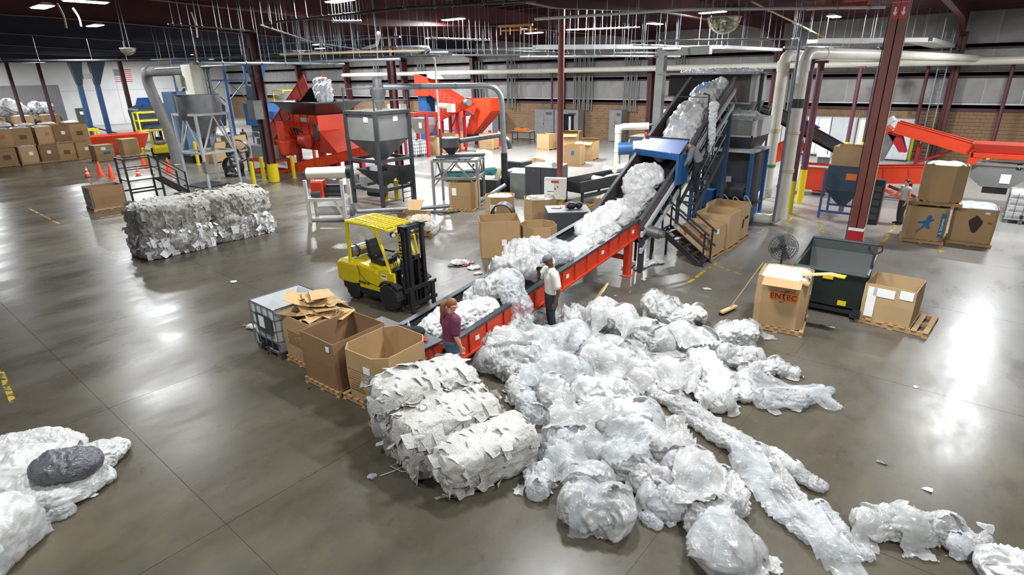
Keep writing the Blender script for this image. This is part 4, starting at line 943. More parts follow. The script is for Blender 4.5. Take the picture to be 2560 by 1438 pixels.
def carton(label, c, rz, L, W, H, card=0, ch=0., pal=True, z0=0., short=None, fill=None, fmat='film_far', flaps=(), stickers=(), seed=0, group=None, closed=False, t_=.014):
    """open corrugated bulk carton; ch = chamfer of the corners; stickers = (face, u, v, w, h, material)"""
    rs = random.Random(seed+int(abs(c[0]*31+c[1]*17)))
    if pal: pallet((c[0], c[1], z0), rz, L*1.06, W*1.06, 'wooden pallet under the '+(short or label)); z0 += .126
    t = thing('bulk_carton', label, 'carton', (c[0], c[1], z0), rz, group)
    a, b = L/2, W/2
    base = [(-a+ch, -b), (a-ch, -b), (a, -b+ch), (a, b-ch), (a-ch, b), (-a+ch, b), (-a, b-ch), (-a, -b+ch)] if ch else [(-a, -b), (0, -b*1.0), (a, -b), (a, 0), (a, b), (0, b), (-a, b), (-a, 0)]
    bul = [1+.012*rs.random() for _ in base]; rings = []
    for z, k in ((0, .99), (H*.5, 1.015), (H, 1.0)):
        rings.append([(x*k*(bul[i] if z else 1), y*k*(bul[i] if z else 1), z+(rs.uniform(-.012, .012) if z == H else 0)) for i, (x, y) in enumerate(base)])
    m_ = CARDS[card] if isinstance(card, int) else MATS[card]
    if closed: MB().loft(rings).build('carton_walls', m_, t)
    else:
        r0 = [[(x*1., y*1., z) for x, y, z in rings[0]]]
        inn = [[(x*(1-t_/a), y*(1-t_/b), z) for x, y, z in r] for r in rings]
        inn[0] = [(x, y, .02) for x, y, z in inn[0]]
        MB().loft([*rings, inn[2], inn[1], inn[0]]).build('carton_walls', m_, t)
    for side, ln, ang in flaps:      # side 0 front(-y) 1 right 2 back 3 left
        w_ = (L if side in (0, 2) else W)-2*ch; d = (b if side in (0, 2) else a)
        M_ = Matrix.Rotation(side*math.pi/2, 4, 'Z') @ Matrix.Translation((0, -d, H)) @ Matrix.Rotation(math.radians(ang), 4, 'X')
        mb = MB(); mb.M = M_; mb.bb(-w_/2, w_/2, -ln, 0, -.006, .006).build('flap', m_, t)
    for f, u, v, w_, h_, sm in stickers:
        M_ = Matrix.Rotation(f*math.pi/2, 4, 'Z') @ Matrix.Translation((u, -(b if f in (0, 2) else a)*1.02-.008, v*H))
        mb = MB(); mb.M = M_; mb.bb(-w_/2, w_/2, -.004, .004, -h_/2, h_/2).build('paper_label', sm, t)
    if fill:
        n = 26; g = np.linspace(-1, 1, n); X, Y = np.meshgrid(g, g, indexing='ij')
        kx = (a-t_)*.985; ky = (b-t_)*.985
        if ch:
            lim = (kx+ky-ch*1.05)
            s_ = np.minimum(1, lim/np.maximum(np.abs(X*kx)+np.abs(Y*ky), 1e-6)); X = X*s_; Y = Y*s_
        P = np.stack([X*kx, Y*ky, 0*X], 2).reshape(-1, 3); e = (1-np.maximum(np.abs(X), np.abs(Y))**4).ravel()
        P[:, 2] = fill*H+.1*e*np.abs(noise3(P*3+seed*3))+.09*e*ridge(P*6+seed, 2)*.6+.1*e*(fill > .85)
        F = [(i*n+j, (i+1)*n+j, (i+1)*n+j+1, i*n+j+1) for i in range(n-1) for j in range(n-1)]
        o = np_mesh('film_scraps', P, np.array(F), fmat); o.location = (c[0], c[1], z0); o.rotation_euler = (0, 0, rz)
        tag(o, ('film and plastic scraps filling the '+(short or label))[:110], 'scraps', kind='stuff')
    return t
def quadprint(t, name, f, u, v, w_, h_, m, d):   # flat printed patch on a face at distance d from the centre
    mb = MB(); mb.M = Matrix.Rotation(f*math.pi/2, 4, 'Z') @ Matrix.Translation((u, -d, v)); return mb.bb(-w_/2, w_/2, -.003, .003, -h_/2, h_/2).build(name, m, t)
mat('print_brown', '#6d5030', .85); mat('print_orange', '#c4672a', .8); mat('stain', '#3d2a22', .8)

# near row beside the tail table
A = carton('carton heaped with torn cardboard between tote and brown carton', (-10.12, 5.8), 0, 1.0, 1.1, .95, 1, 0, short='carton of torn cardboard')
for k in range(7): quadprint(A, 'print_line', 0, -.1, .35+k*.045, .5-.05*(k % 3), .012, 'print_brown', .565)
B = carton('plain dark brown square carton in the near row', (-8.98, 5.6), math.radians(2), 1.02, 1.2, .97, 2, 0, short='plain dark brown carton', stickers=((0, .36, .86, .1, .1, 'paper'),))
C_ = carton('near octagonal carton with handwriting and label', (-7.83, 5.72), math.radians(3), 1.1, 1.24, .95, 1, .2, short='near octagonal carton', stickers=((0, .2, .72, .17, .13, 'paper'),))
for k in range(9): quadprint(C_, 'print_line', 0, -.12, .2+k*.05, .42-.06*(k % 4), .01, 'print_brown', .633)
# handwriting on the right-hand face of the octagonal carton
hw = MB(); hw.M = Matrix.Rotation(math.pi/2, 4, 'Z') @ Matrix.Translation((-.1, -.566, .6))
def stroke(mb, pts, r=.007): mb.path([(x, 0, z) for x, z in pts], r, 5)
stroke(hw, [(-.22, -.1), (-.08, -.06), (.05, -.04)]); stroke(hw, [(-.2, .02), (-.13, -.02), (-.18, -.05)]); stroke(hw, [(-.08, .05), (-.07, -.03), (-.02, -.02), (-.01, .04)]); stroke(hw, [(.05, .07), (.05, 0), (.1, .02), (.13, .05), (.15, .02), (.2, .06)])
hw.build('handwriting', 'ink', C_)

def ibc(label, c, rz, opened=False, plate=None, sc=1.):
    t = thing('tote_tank', label, 'tote', (*c, 0), rz); L, W, H = 1.0, 1.2, 1.0; z0 = .15
    mb = MB()
    if opened:
        o_ = [[(-L/2+.03, -W/2+.03, z0), (L/2-.03, -W/2+.03, z0), (L/2-.03, W/2-.03, z0), (-L/2+.03, W/2-.03, z0)], [(-L/2+.03, -W/2+.03, z0+H), (L/2-.03, -W/2+.03, z0+H), (L/2-.03, W/2-.03, z0+H), (-L/2+.03, W/2-.03, z0+H)]]
        i_ = [[(x*.97, y*.975, max(z, z0+.03)) for x, y, z in r] for r in o_]
        mb.loft([*o_, i_[1], i_[0]]); mb.build('tank', 'white_plastic', t)
    else:
        mb.box((0, 0, z0+H/2), (L-.06, W-.06, H)); mb.build('tank', 'white_plastic', t, bevel=.06)
        MB().cyl((0, 0, z0+H), (0, 0, z0+H+.05), .1, n=16).build('lid', 'black', t)
    for z in [z0+.02+k*(H-.02)/4 for k in range(5)]:
        MB().path([(-L/2, -W/2, z), (L/2, -W/2, z), (L/2, W/2, z), (-L/2, W/2, z)], .014, 6, closed=True).build('cage_ring', 'galv', t)
    for k in range(5):
        x = -L/2+L*k/4
        for y in (-W/2, W/2): MB().cyl((x, y, z0), (x, y, z0+H+.01), .012, n=6).build('cage_bar', 'galv', t)
    for k in range(1, 6):
        y = -W/2+W*k/6
        for x in (-L/2, L/2): MB().cyl((x, y, z0), (x, y, z0+H+.01), .012, n=6).build('cage_bar', 'galv', t)
    for x in (-.42, 0, .42):
        for y in (-.52, 0, .52): MB().box((x, y, .065), (.13, .13, .13)).build('pallet_foot', 'galv', t)
    MB().box((0, 0, .137), (L, W, .025)).build('pallet_deck', 'galv', t)
    MB().cyl((0, -W/2-.02, .26), (0, -W/2-.1, .26), .05, n=10).box((0, -W/2-.08, .33), (.12, .03, .03)).build('valve', 'black', t)
    if plate: MB().box((0.06, -W/2-.018, z0+H*.6), (.62, .008, .42)).build('data_plate', plate, t)
    return t
I1 = ibc('open-topped white plastic tote in a steel cage in the near row', (-11.2, 5.72), 0, True, 'charcoal')
MB().box((-.02, -.625, .78), (.22, .006, .26)).build('paper_label', 'paper', I1)
MB().box((.02, -.575, .27), (.86, .008, .16)).build('black_band', 'black', I1)
MB().box((.502, .1, .7), (.01, .2, .3)).build('yellow_sign', 'yellow', I1)

# torn cardboard heaped in carton A
rs = random.Random(5)
for k in range(16):
    w_, l_ = rs.uniform(.28, .5), rs.uniform(.45, .95); n = 6; mb = MB(); vs = []
    for i in range(n):
        for j in range(2):
            u = i/(n-1)-.5; vs.append((u*l_+rs.uniform(-.01, .01), (j-.5)*w_*(1+.3*rs.uniform(-1, 1)*(i in (0, n-1))), .12*rs.uniform(.2, 1)*math.sin(math.pi*(u+.5))*(1 if k % 2 else -.4)))
    top = [(x, y, z+.008) for x, y, z in vs]; vs2 = vs+top; N2 = len(vs); fs = []
    for i in range(n-1): a = i*2; fs += [(a, a+1, a+3, a+2), (N2+a+2, N2+a+3, N2+a+1, N2+a), (a, a+2, N2+a+2, N2+a), (a+3, a+1, N2+a+1, N2+a+3)]
    fs += [(1, 0, N2, N2+1), (2*n-2, 2*n-1, N2+2*n-1, N2+2*n-2)]
    o = mb.add(vs2, fs).build('cardboard_piece', 'card_light' if k % 4 else CARDS[1], None)
    lay = k/16; o.location = (-10.12+rs.uniform(-.28, .28)*(1-lay*.3), 5.75+rs.uniform(-.3, .32), 1.02+lay*.42); o.rotation_euler = (rs.uniform(-.22, .22), rs.uniform(-.25, .25), rs.uniform(-.5, .9))
    pos = ['bottom left', 'front', 'back', 'right'][k % 4]; lvl = ['lowest', 'lower', 'upper', 'topmost'][k//4]
    tag(o, f'{lvl} torn cardboard sheet toward the {pos} of the heap', 'cardboard', 'torn cardboard heaped in the carton')
    if k == 2: text('print_word', 'KAXXPEN', .13, 'ink', o, (0, 0, .02), (0, 0, math.pi))

# cartons left of the incline conveyor
carton('tall square carton with a strap left of the belt', (-12.1, 13.85), math.radians(45), 1.3, 1.12, 1.2, 1, .04, short='strapped tall carton', stickers=((0, .12, .42, .16, .2, 'paper'),), pal=False)
o = MB().bb(-.01, .01, -.004, .004, 0, 1.22).build('carton_strap', 'card_light'); o.location = (-11.52, 13.6, 0); o.rotation_euler = (0, 0, math.radians(45)); tag(o, 'pale vertical strap on the tall square carton', 'strap')
carton('octagonal open carton touching the belt rail', (-11.0, 14.55), math.radians(50), 1.12, 1.1, 1.02, 1, .28, pal=False, seed=3)
carton('octagonal carton of white scraps behind the black drum ring', (-14.9, 17.15), math.radians(38), 1.15, 1.05, 1.1, 1, .25, pal=False, fill=.88, seed=4, fmat='film_white', stickers=((0, -.25, .62, .26, .26, 'paper'),))
carton('octagonal carton of white film scraps beside the grey cabinet', (-13.15, 17.5), math.radians(40), 1.2, 1.1, 1.15, 1, .28, pal=False, fill=.92, seed=5, fmat='film')
carton('carton of grey film left of the incline foot', (-11.2, 19.6), math.radians(8), 1.05, 1.05, 1.05, 1, 0, pal=False, fill=.95, seed=6, fmat='bale_grey')
dr = thing('drum_ring', 'black plastic drum ring lying among the cartons', 'drum', (-13.55, 15.75, 0), math.radians(30))
MB().loft([[(r*math.cos(a), y, .42+r*math.sin(a)) for a in [2*math.pi*i/28 for i in range(28)]] for r, y in ((.42, -.3), (.42, .3), (.38, .3), (.38, -.3), (.42, -.3))], cap=(False, False)).build('ring_wall', 'black', dr, smooth=True)
dr.location.z = .35
MB().box((0, 0, -.165), (.6, .5, .37)).build('ring_stand', 'charcoal', dr)
carton('broad carton behind the grey cabinet', (-12.6, 19.2), math.radians(10), 1.1, 1.0, .6, 0, 0, pal=False)
# cartons beside the access stairs
carton('low carton with red marks behind the access stairs', (-6.72, 17.75), 0, 1.1, 1.1, .86, 3, 0, short='low carton with red marks', stickers=((0, -.35, .75, .08, .14, 'label_red'), (0, .2, .7, .09, .12, 'label_red'), (1, -.2, .85, .2, .16, 'paper')), fill=.6, seed=11, fmat='film_clear')
carton('middle carton of the three beside the walkway', (-6.68, 18.95), 0, 1.12, 1.1, 1.08, 3, 0, short='middle carton beside the walkway', seed=12)
carton('rearmost carton beside the walkway with printed side', (-6.8, 20.15), 0, 1.25, 1.1, 1.12, 1, .1, short='rearmost carton beside the walkway', stickers=((1, .1, .6, .3, .1, 'ink'), (1, -.2, .45, .1, .3, 'ink')))
# right hand group
E_ = carton('tall carton printed ENTEC in orange with open flaps', (-3.04, 13.42), math.radians(8), 1.06, 1.12, 1.16, 1, .14, short='ENTEC carton', fill=.93, seed=14, fmat='film_white', flaps=((0, .3, 20), (3, .3, 130)), stickers=((1, -.1, .72, .17, .16, 'paper'),))
quadprint(E_, 'print_patch', 0, .06, .76, .56, .2, 'print_orange', .575)
text('print_word', 'ENTEC', .17, 'ink', E_, (.06, -.582, .755), (math.pi/2, 0, 0), sx=1.05)
sw = MB(); sw.M = Matrix.Translation((.06, -.583, .75)); stroke(sw, [(.1, .16), (.02, .13), (-.02, .02), (.02, -.02), (.03, -.08), (-.03, -.13), (-.07, -.11)], .006); sw.build('logo_swash', 'ink', E_)
for k in range(4): quadprint(E_, 'print_box', 3, -.3+.18*(k % 2), .35+.16*(k//2), .12, .12, 'print_brown', .545)
carton('box with ripped white paper on a wide pallet', (-1.08, 15.15), math.radians(-4), 1.0, 1.05, .86, 3, 0, short='box with ripped white paper', fill=.35, seed=15, fmat='film_white', stickers=((0, -.33, .5, .18, .72, 'paper'), (0, -.1, .8, .42, .2, 'paper'), (0, .33, .85, .26, .2, 'paper')))
pallet((-.92, 15.2, 0), math.radians(-4), 1.45, 1.3, 'wide wooden pallet sticking out under the torn-paper box').location.z = -.003
S1 = carton('lower carton with blue figure print in the right hand stack', (-1.3, 23.75), math.radians(6), 1.18, 1.1, 1.12, 1, .12, short='carton with blue figure print')
star = MB(); star.M = Matrix.Translation((.02, -.572, .55))
FIG = [(125, 350), (150, 305), (195, 315), (205, 360), (180, 385), (240, 370), (240, 392), (190, 425), (175, 470), (200, 520), (190, 552), (150, 545), (130, 510), (95, 540), (50, 600), (20, 640), (5, 630), (30, 580), (75, 530), (100, 480), (85, 465), (20, 465), (10, 445), (60, 430), (110, 410), (130, 385)]
star.prism([((x-130)*.0019, (470-y)*.0019) for x, y in FIG][::-1], -.004, .004, 'y').build('figure_print', 'blue_ink', S1)
quadprint(S1, 'blue_panel', 0, .46, .55, .12, .8, 'blue_ink', .57)
text('print_word', 'A. Schulman', .11, 'paper', S1, (.46, -.577, .52), (math.pi/2, -math.pi/2, 0))
quadprint(S1, 'white_panel', 1, -.3, .6, .3, .7, 'paper', .605)
carton('round-cornered carton of white pellets on top of the stack', (-1.08, 24.0), math.radians(6), 1.2, 1.2, 1.2, 1, .34, z0=1.27, short='round carton of white pellets', fill=.93, seed=17, fmat='white_plastic')
S3 = carton('lidded carton with dark stain beside the stack', (-.02, 24.3), math.radians(3), 1.16, 1.1, 1.12, 1, .08, short='stained lidded carton', stickers=((0, .3, .9, .12, .06, 'paper'), (0, .42, .62, .12, .06, 'label_red')), fill=.97, seed=18, fmat=mat('blue_sheet', '#2f6fb4', .4, 0, '#e2e8ee', 5., .9))
st_ = MB(); st_.M = Matrix.Translation((.05, -.567, .62)); st_.prism([(.17*math.cos(a)*(1+.2*math.sin(3*a)), .26*math.sin(a)*(1+.15*math.cos(4*a))) for a in [2*math.pi*i/20 for i in range(20)]], -.003, .003, 'y').build('dark_stain', 'stain', S3)
IR = ibc('white caged tote tank under the grey hopper', (1.35, 28.9), 0, False)
# left hand stacks
LG = 'cartons stacked by the left wall'
k = 0
for ci, yv in enumerate((7.7, 8.95, 10.15, 11.4, 12.55, 13.65)):
    colw = ['leftmost', 'second', 'third', 'fourth', 'fifth', 'rightmost'][ci]
    for lv in range(2):
        k += 1
        cx = -55.3-.35*lv; filled = .95 if (lv == 1 and ci in (0, 1, 2, 3)) or (lv == 0 and ci == 2) else None
        cc = carton(f"{colw} carton in the {'top' if lv else 'bottom'} front row by the left wall", (cx, yv+.12*lv), math.radians(-92+5*((k*7) % 3)), 1.14, 1.1, 1.16, (k*5+ci) % 4, .06 if k % 2 else 0, z0=1.29*lv, short=f"{colw} {'top' if lv else 'bottom'} front carton", closed=filled is None and lv == 0, fill=filled, fmat='film_white', seed=30+k, group=LG,
                    stickers=((2, .12*((k % 3)-1), .55, .24, .24, 'paper' if k % 4 else 'print_orange'), (1, .1, .4, .3, .1, 'print_brown')) if k % 3 else ((2, 0, .45, .4, .3, 'print_brown'),))
for ci, yv in enumerate((8.2, 9.6, 11.0, 12.4, 13.9)):
    colw = ['leftmost', 'second', 'third', 'fourth', 'rightmost'][ci]
    for lv in range(2): carton(f"{colw} {'upper' if lv else 'lower'} carton in the second row by the left wall", (-57.6, yv), math.radians(-90), 1.15, 1.15, 1.2, (ci+lv) % 3, 0, z0=1.33*lv, short=f"{colw} {'upper' if lv else 'lower'} second row carton", fill=.97 if lv else None, closed=not lv, fmat='film_white', seed=60+ci, group=LG)
for ci, (x, yv, hh) in enumerate(((-68, 10.5, 1.3), (-68, 12.2, 1.3), (-70, 14, 1.4), (-74, 13, 1.4), (-74, 16, 1.4), (-78, 15, 1.4))):
    carton(f"{['first','second','third','fourth','fifth','sixth'][ci]} film carton from the left on the floor behind the stacks", (x, yv), math.radians(-90), 1.6, 1.4, hh, ci % 3, 0, fill=.97, fmat='film_white', seed=80+ci, group=LG, short=f"{['first','second','third','fourth','fifth','sixth'][ci]} film carton behind the stacks")
carton('squat taped carton standing alone left of the tall one', (-52.4, 14.2), math.radians(-86), 1.3, 1.1, 1.05, 0, .05, short='squat taped carton', closed=True, stickers=((2, -.1, .75, .3, .22, 'paper'), (2, .1, .45, .5, .16, 'blue_ink')))
carton('tall plain carton standing alone before the yellow lift truck', (-52.2, 15.95), math.radians(-86), 1.15, 1.1, 1.35, 1, .08, short='tall lone carton', closed=True)
Wb = carton('dark brown box wrapped in clear film beside the small steps', (-32.0, 8.3), math.radians(-90), 1.35, 1.1, .95, 2, .06, short='film-wrapped brown box')
for f_, d_, w_ in ((0, .56, 1.36), (1, .69, 1.12), (3, .69, 1.12)):
    quadprint(Wb, 'stretch_wrap', f_, 0, .48, w_, .95, 'film_clear', d_)
# middle and back
carton('grey-labelled carton under the steel table frame', (-17.75, 18.05), math.radians(28), 1.2, 1.15, 1.15, 0, .18, short='carton under the steel table frame', stickers=((0, -.3, .65, .2, .32, 'paper'),))
carton('long low carton of scrap right of the floor scrubber', (-21.7, 27.3), math.radians(70), 2.3, 1.1, .75, 1, 0, pal=False, fill=.7, seed=21, fmat='bale_grey')
MID = [('carton with blue emblem behind the round column', (-21.1, 31.8), 20, 1.25, 1.2, 1.15), ('open-flapped carton right of the emblem carton', (-21.6, 34.2), 10, 1.2, 1.2, 1.15), ('tilted carton with torn lid near the electrical cabinets', (-25.3, 37.6), 30, 1.3, 1.2, 1.2),
       ('narrow carton left of the torn-lid carton', (-27.4, 37.4), 0, 1.15, 1.1, 1.1), ('carton behind the torn-lid carton', (-26.2, 39.4), 15, 1.2, 1.1, 1.2), ('square carton near the black vertical pipe', (-20.0, 38.5), 10, 1.1, 1.0, 1.0)]
for q, (lb, c, a, L, W, H) in enumerate(MID):
    cc = carton(lb, c, math.radians(a), L, W, H, q % 2, .0 if q % 2 else .12, flaps=((0, .35, 30), (2, .35, -150)) if q in (1, 2) else (), seed=q, short=lb[:40])
    if q == 0: quadprint(cc, 'emblem', 0, .05, .7, .22, .26, 'blue_ink', .62)
ORG = [('carton under the orange sloping conveyor on the left', (-32.9, 30.6), 1.1, 1.2), ('wide carton under the orange sloping conveyor', (-33.2, 32.6), 1.5, 1.25), ('carton beside the orange chute foot', (-31.6, 35.2), 1.3, 1.1)]
for q, (lb, c, L, H) in enumerate(ORG): carton(lb, c, math.radians(15), L, 1.15, H, 1, .1, seed=q+90, short=lb[:38])
ibc('far white caged tote beside the orange frame', (-33.4, 29.1), 0, False)
# flattened open carton right of the lift truck
bc = thing('broken_carton', 'opened carton with splayed flaps and film behind the lift truck', 'carton', (-16.5, 14.0, 0), math.radians(30))
pallet((-16.4, 14.0, 0), math.radians(30), 1.5, 1.2, 'low pallet under the opened carton with splayed flaps')
MB().shell([[(-.5, -.4, .13), (.5, -.4, .13), (.5, .4, .13), (-.5, .4, .13)], [(-.52, -.42, .75), (.52, -.42, .75), (.52, .42, .75), (-.52, .42, .75)]], .015).build('carton_walls', CARDS[1], bc)
for (a0, a1, an) in (((-.52, -.42, .75), (-.1, -.8, .95), 0), ((.1, -.42, .75), (.75, -.75, .62), 0), ((-.4, .42, .75), (.1, .7, 1.1), 0)):
    x0, y0, z0 = a0; x1, y1, z1 = a1
    MB().hexa([(x0, y0, z0), (x1, y0, z0), (x1+.1, y1, z1), (x0-.05, y1, z1), (x0, y0, z0+.014), (x1, y0, z0+.014), (x1+.1, y1, z1+.014), (x0-.05, y1, z1+.014)]).build('flap', 'card_light', bc)
film('film_bundle', 'clear film bundle stuffed around the opened carton', [(1005, 560, 18, .5), (1060, 555, 24, .5), (1085, 570, 16, .4)], m='film_clear', seed=150)
# ------------------------------------------------------------------ lift truck
def forklift(label, loc, rz, detail=True):
    t = thing('forklift', label, 'forklift', loc, rz)
    def wheel(x, y, r, w_):
        o = MB().lathe([(r*.45, -w_/2), (r*.9, -w_/2), (r, -w_*.38), (r, w_*.38), (r*.9, w_/2), (r*.45, w_/2)], n=24)
        o.M = None; w2 = o.build('wheel', 'rubber', t, smooth=True); w2.location = (x, y, r); w2.rotation_euler = (math.pi/2, 0, 0)
        h = MB().lathe([(.001, -w_*.3), (r*.3, -w_*.32), (r*.46, -w_*.42), (r*.46, w_*.42), (r*.3, w_*.32), (.001, w_*.3)], n=16).build('hub', 'dark_steel', w2, smooth=True)
        for a in range(12):
            b = MB().box((0, 0, 0), (.03, .02, w_*1.02)).build('tread_block', 'rubber', w2); b.location = (r*math.cos(a*math.pi/6), r*math.sin(a*math.pi/6), 0); b.rotation_euler = (0, 0, a*math.pi/6)
    for y in (-.5, .5): wheel(0, y, .345, .24)
    for y in (-.42, .42): wheel(-1.5, y, .27, .2)
    MB().loft([[(x, y*k, z) for y, z in ((-.5, .22), (.5, .22), (.52, .5), (-.52, .5))] for x, k in ((-2.0, .8), (-1.2, .95), (-1.15, 1), (-.36, 1), (-.34, .62), (.2, .62))]).build('chassis', 'black_steel', t)
    # counterweight and hood
    cw = MB()
    cw.loft([[(x, -w_, z0), (x, w_, z0), (x, w_, z1-.08), (x, w_-.1, z1), (x, -w_+.1, z1), (x, -w_, z1-.08)] for x, w_, z0, z1 in ((-2.12, .44, .52, .92), (-2.08, .5, .48, 1.0), (-1.9, .54, .46, 1.06), (-1.45, .55, .46, 1.07), (-1.18, .55, .5, 1.07))])
    cw.build('counterweight', 'yellow', t, bevel=.03)
    MB().loft([[(x, -.52, z0), (x, .52, z0), (x, .52, z1-.05), (x, .45, z1), (x, -.45, z1), (x, -.52, z1-.05)] for x, z0, z1 in ((-1.17, .5, 1.06), (-.8, .5, 1.02), (-.5, .5, .98), (-.42, .5, .9))]).build('engine_hood', 'yellow', t, bevel=.02)
    MB().hexa([(-1.17, -.53, .42), (-.4, -.53, .42), (-.4, .53, .42), (-1.17, .53, .42), (-1.17, -.53, .5), (-.4, -.53, .55), (-.4, .53, .55), (-1.17, .53, .5)]).build('side_sill', 'yellow', t)
    MB().hexa([(-.42, -.5, .46), (.1, -.5, .52), (.1, .5, .52), (-.42, .5, .46), (-.42, -.5, .56), (.1, -.5, .6), (.1, .5, .6), (-.42, .5, .56)]).build('floor_plate', 'black', t)
    for y in (-.49, .49):
        MB().hexa([(-.42, y-.03, .55), (.16, y-.03, .62), (.16, y+.03, .62), (-.42, y+.03, .55), (-.42, y-.03, .97), (.16, y-.03, 1.0), (.16, y+.03, 1.0), (-.42, y+.03, .97)]).build('front_side_panel', 'yellow', t)
    MB().hexa([(.02, -.46, .6), (.16, -.46, .62), (.16, .46, .62), (.02, .46, .6), (.06, -.46, 1.12), (.18, -.46, 1.08), (.18, .46, 1.08), (.06, .46, 1.12)]).build('dashboard', 'black', t)
    for y in (-1, 1): MB().loft([[(x, y*.62, z), (x, y*.42, z), (x, y*.42, z+.04), (x, y*.62, z+.04)] for x, z in ((-.34, .58), (-.2, .72), (.1, .75), (.34, .62))]).build('fender', 'black', t)
    # seat
    se = MB().hexa([(-1.0, -.25, 1.04), (-.5, -.25, 1.02), (-.5, .25, 1.02), (-1.0, .25, 1.04), (-1.0, -.25, 1.14), (-.48, -.25, 1.17), (-.48, .25, 1.17), (-1.0, .25, 1.14)]).build('seat_cushion', 'black', t, bevel=.03)
    MB().hexa([(-1.08, -.24, 1.12), (-.94, -.25, 1.12), (-.94, .25, 1.12), (-1.08, .24, 1.12), (-1.2, -.2, 1.62), (-1.08, -.2, 1.64), (-1.08, .2, 1.64), (-1.2, .2, 1.62)]).build('seat_back', 'black', t, bevel=.04)
    for y in (-.29, .29): MB().box((-.82, y, 1.26), (.34, .06, .05)).build('armrest', 'black', t)
    MB().path([(.02, 0, 1.0), (-.16, 0, 1.3)], .03, 8).build('steering_column', 'black', t)
    sw_ = MB().path([(.17*math.cos(a), .17*math.sin(a), 0) for a in [2*math.pi*i/20 for i in range(20)]], .015, 6, closed=True).beam((-.17, 0, 0), (.17, 0, 0), .03, .015).build('steering_wheel', 'black', t, smooth=True)
    sw_.location = (-.18, 0, 1.33); sw_.rotation_euler = (0, -.6, 0)
    for k in range(3): MB().path([(.0, -.2-.06*k, 1.05), (-.05, -.2-.06*k, 1.25)], .01, 6).build('control_lever', 'black', t)
    tk = MB().cyl((-1.6, -.36, 1.26), (-1.6, .36, 1.26), .155, n=20).cyl((-1.6, -.4, 1.26), (-1.6, -.36, 1.26), .09, .15, n=16).cyl((-1.6, .36, 1.26), (-1.6, .4, 1.26), .15, .09, n=16).build('gas_cylinder', 'galv', t, smooth=True)
    for y in (-.2, .2): MB().path([(-1.6+.165*math.cos(a), y, 1.26+.165*math.sin(a)) for a in [2*math.pi*i/16 for i in range(16)]], .014, 5, closed=True).build('cylinder_strap', 'black', tk)
    MB().box((-1.47, -.05, 1.34), (.05, .18, .1)).build('cylinder_label', 'pale_yellow', tk)
    # overhead guard
    for y in (-.47, .47):
        MB().path(fillet([(-1.52, y, 1.0), (-1.5, y, 2.12)], .1), .05, 8).build('guard_rear_post', 'yellow', t, smooth=True)
        MB().path(fillet([(.08, y, .58), (-.08, y, 1.25), (-.42, y*.96, 1.98), (-.62, y*.95, 2.12), (-1.5, y, 2.12)], .3), .042, 8).build('guard_front_post', 'yellow', t, smooth=True)
    MB().beam((-1.5, -.5, 2.12), (-1.5, .5, 2.12), .1, .07).build('guard_rear_bar', 'yellow', t)
    MB().beam((-.02, -.45, 2.07), (-.02, .45, 2.07), .07, .05).beam((-.02, -.45, 2.07), (-.6, -.45, 2.12), .06, .05).beam((-.02, .45, 2.07), (-.6, .45, 2.12), .06, .05).build('guard_front_bar', 'yellow', t)
    for k in range(9):
        x = -1.36+k*.155; MB().beam((x, -.45, 2.13), (x, .45, 2.13), .035, .05).build('guard_slat', 'yellow', t)
    for y in (-.18, .18): MB().beam((-1.48, y, 2.15), (-.04, y, 2.1), .05, .03).build('guard_stringer', 'yellow', t)
    for y in (-.32, .32):
        o = MB().cyl((-.02, y, 1.96), (.06, y, 1.95), .055, .07, n=14).build('headlight', 'black', t); MB().cyl((.061, y, 1.95), (.066, y, 1.95), .06, n=14).build('lens', 'white_plastic', o)
    MB().cyl((-.45, .36, 1.98), (-.45, .36, 2.07), .05, n=12).build('red_beacon', 'red', t)
    # mast
    for y in (-.36, .36):
        for k, dx in enumerate((.34, .42, .49)):
            yy = y*(1-.17*k); MB().bb(dx-.032, dx+.032, yy-.045, yy+.045, .1, 2.2-.02*k).build('mast_rail', 'black_steel', t)
        MB().box((.42, y*.84, 2.21), (.22, .2, .03)).build('rail_cap', 'black_steel', t)
    for z, x in ((2.16, .34), (1.2, .31), (.45, .31), (2.14, .42)):
        MB().bb(x-.03, x+.03, -.4, .4, z-.06, z+.06).build('mast_tie', 'black_steel', t)
    for y in (-.12, .12): MB().cyl((.4, y, .2), (.4, y, 1.45), .045, n=12).cyl((.4, y, 1.45), (.4, y, 1.95), .025, n=10).build('lift_cylinder', 'black_steel', t)
    MB().path([(.44, 0, 1.95), (.45, .05, 1.6), (.46, .08, 1.35)], .03, 6).build('yellow_hose', 'yellow', t)
    MB().box((.43, 0, 1.38), (.14, .2, .12)).build('pulley_block', 'black_steel', t)
    for y in (-.3, .3): MB().path([(.2, y, .75), (.33, y*.9, .95)], .035, 8).build('tilt_cylinder', 'black_steel', t)
    for z in (.2, .62): MB().bb(.53, .58, -.55, .55, z-.05, z+.05).build('carriage_bar', 'black_steel', t)
    for y in (-.4, -.15, .15, .4): MB().bb(.52, .55, y-.03, y+.03, .2, .66).build('carriage_upright', 'black_steel', t)
    for y in (-.38, .38): MB().bb(.58, .62, y-.06, y+.06, .04, .66).hexa([(.58, y-.06, .03), (1.62, y-.05, .03), (1.62, y+.05, .03), (.58, y+.06, .03), (.58, y-.06, .08), (1.62, y-.05, .042), (1.62, y+.05, .042), (.58, y+.06, .08)]).build('fork', 'black_steel', t)
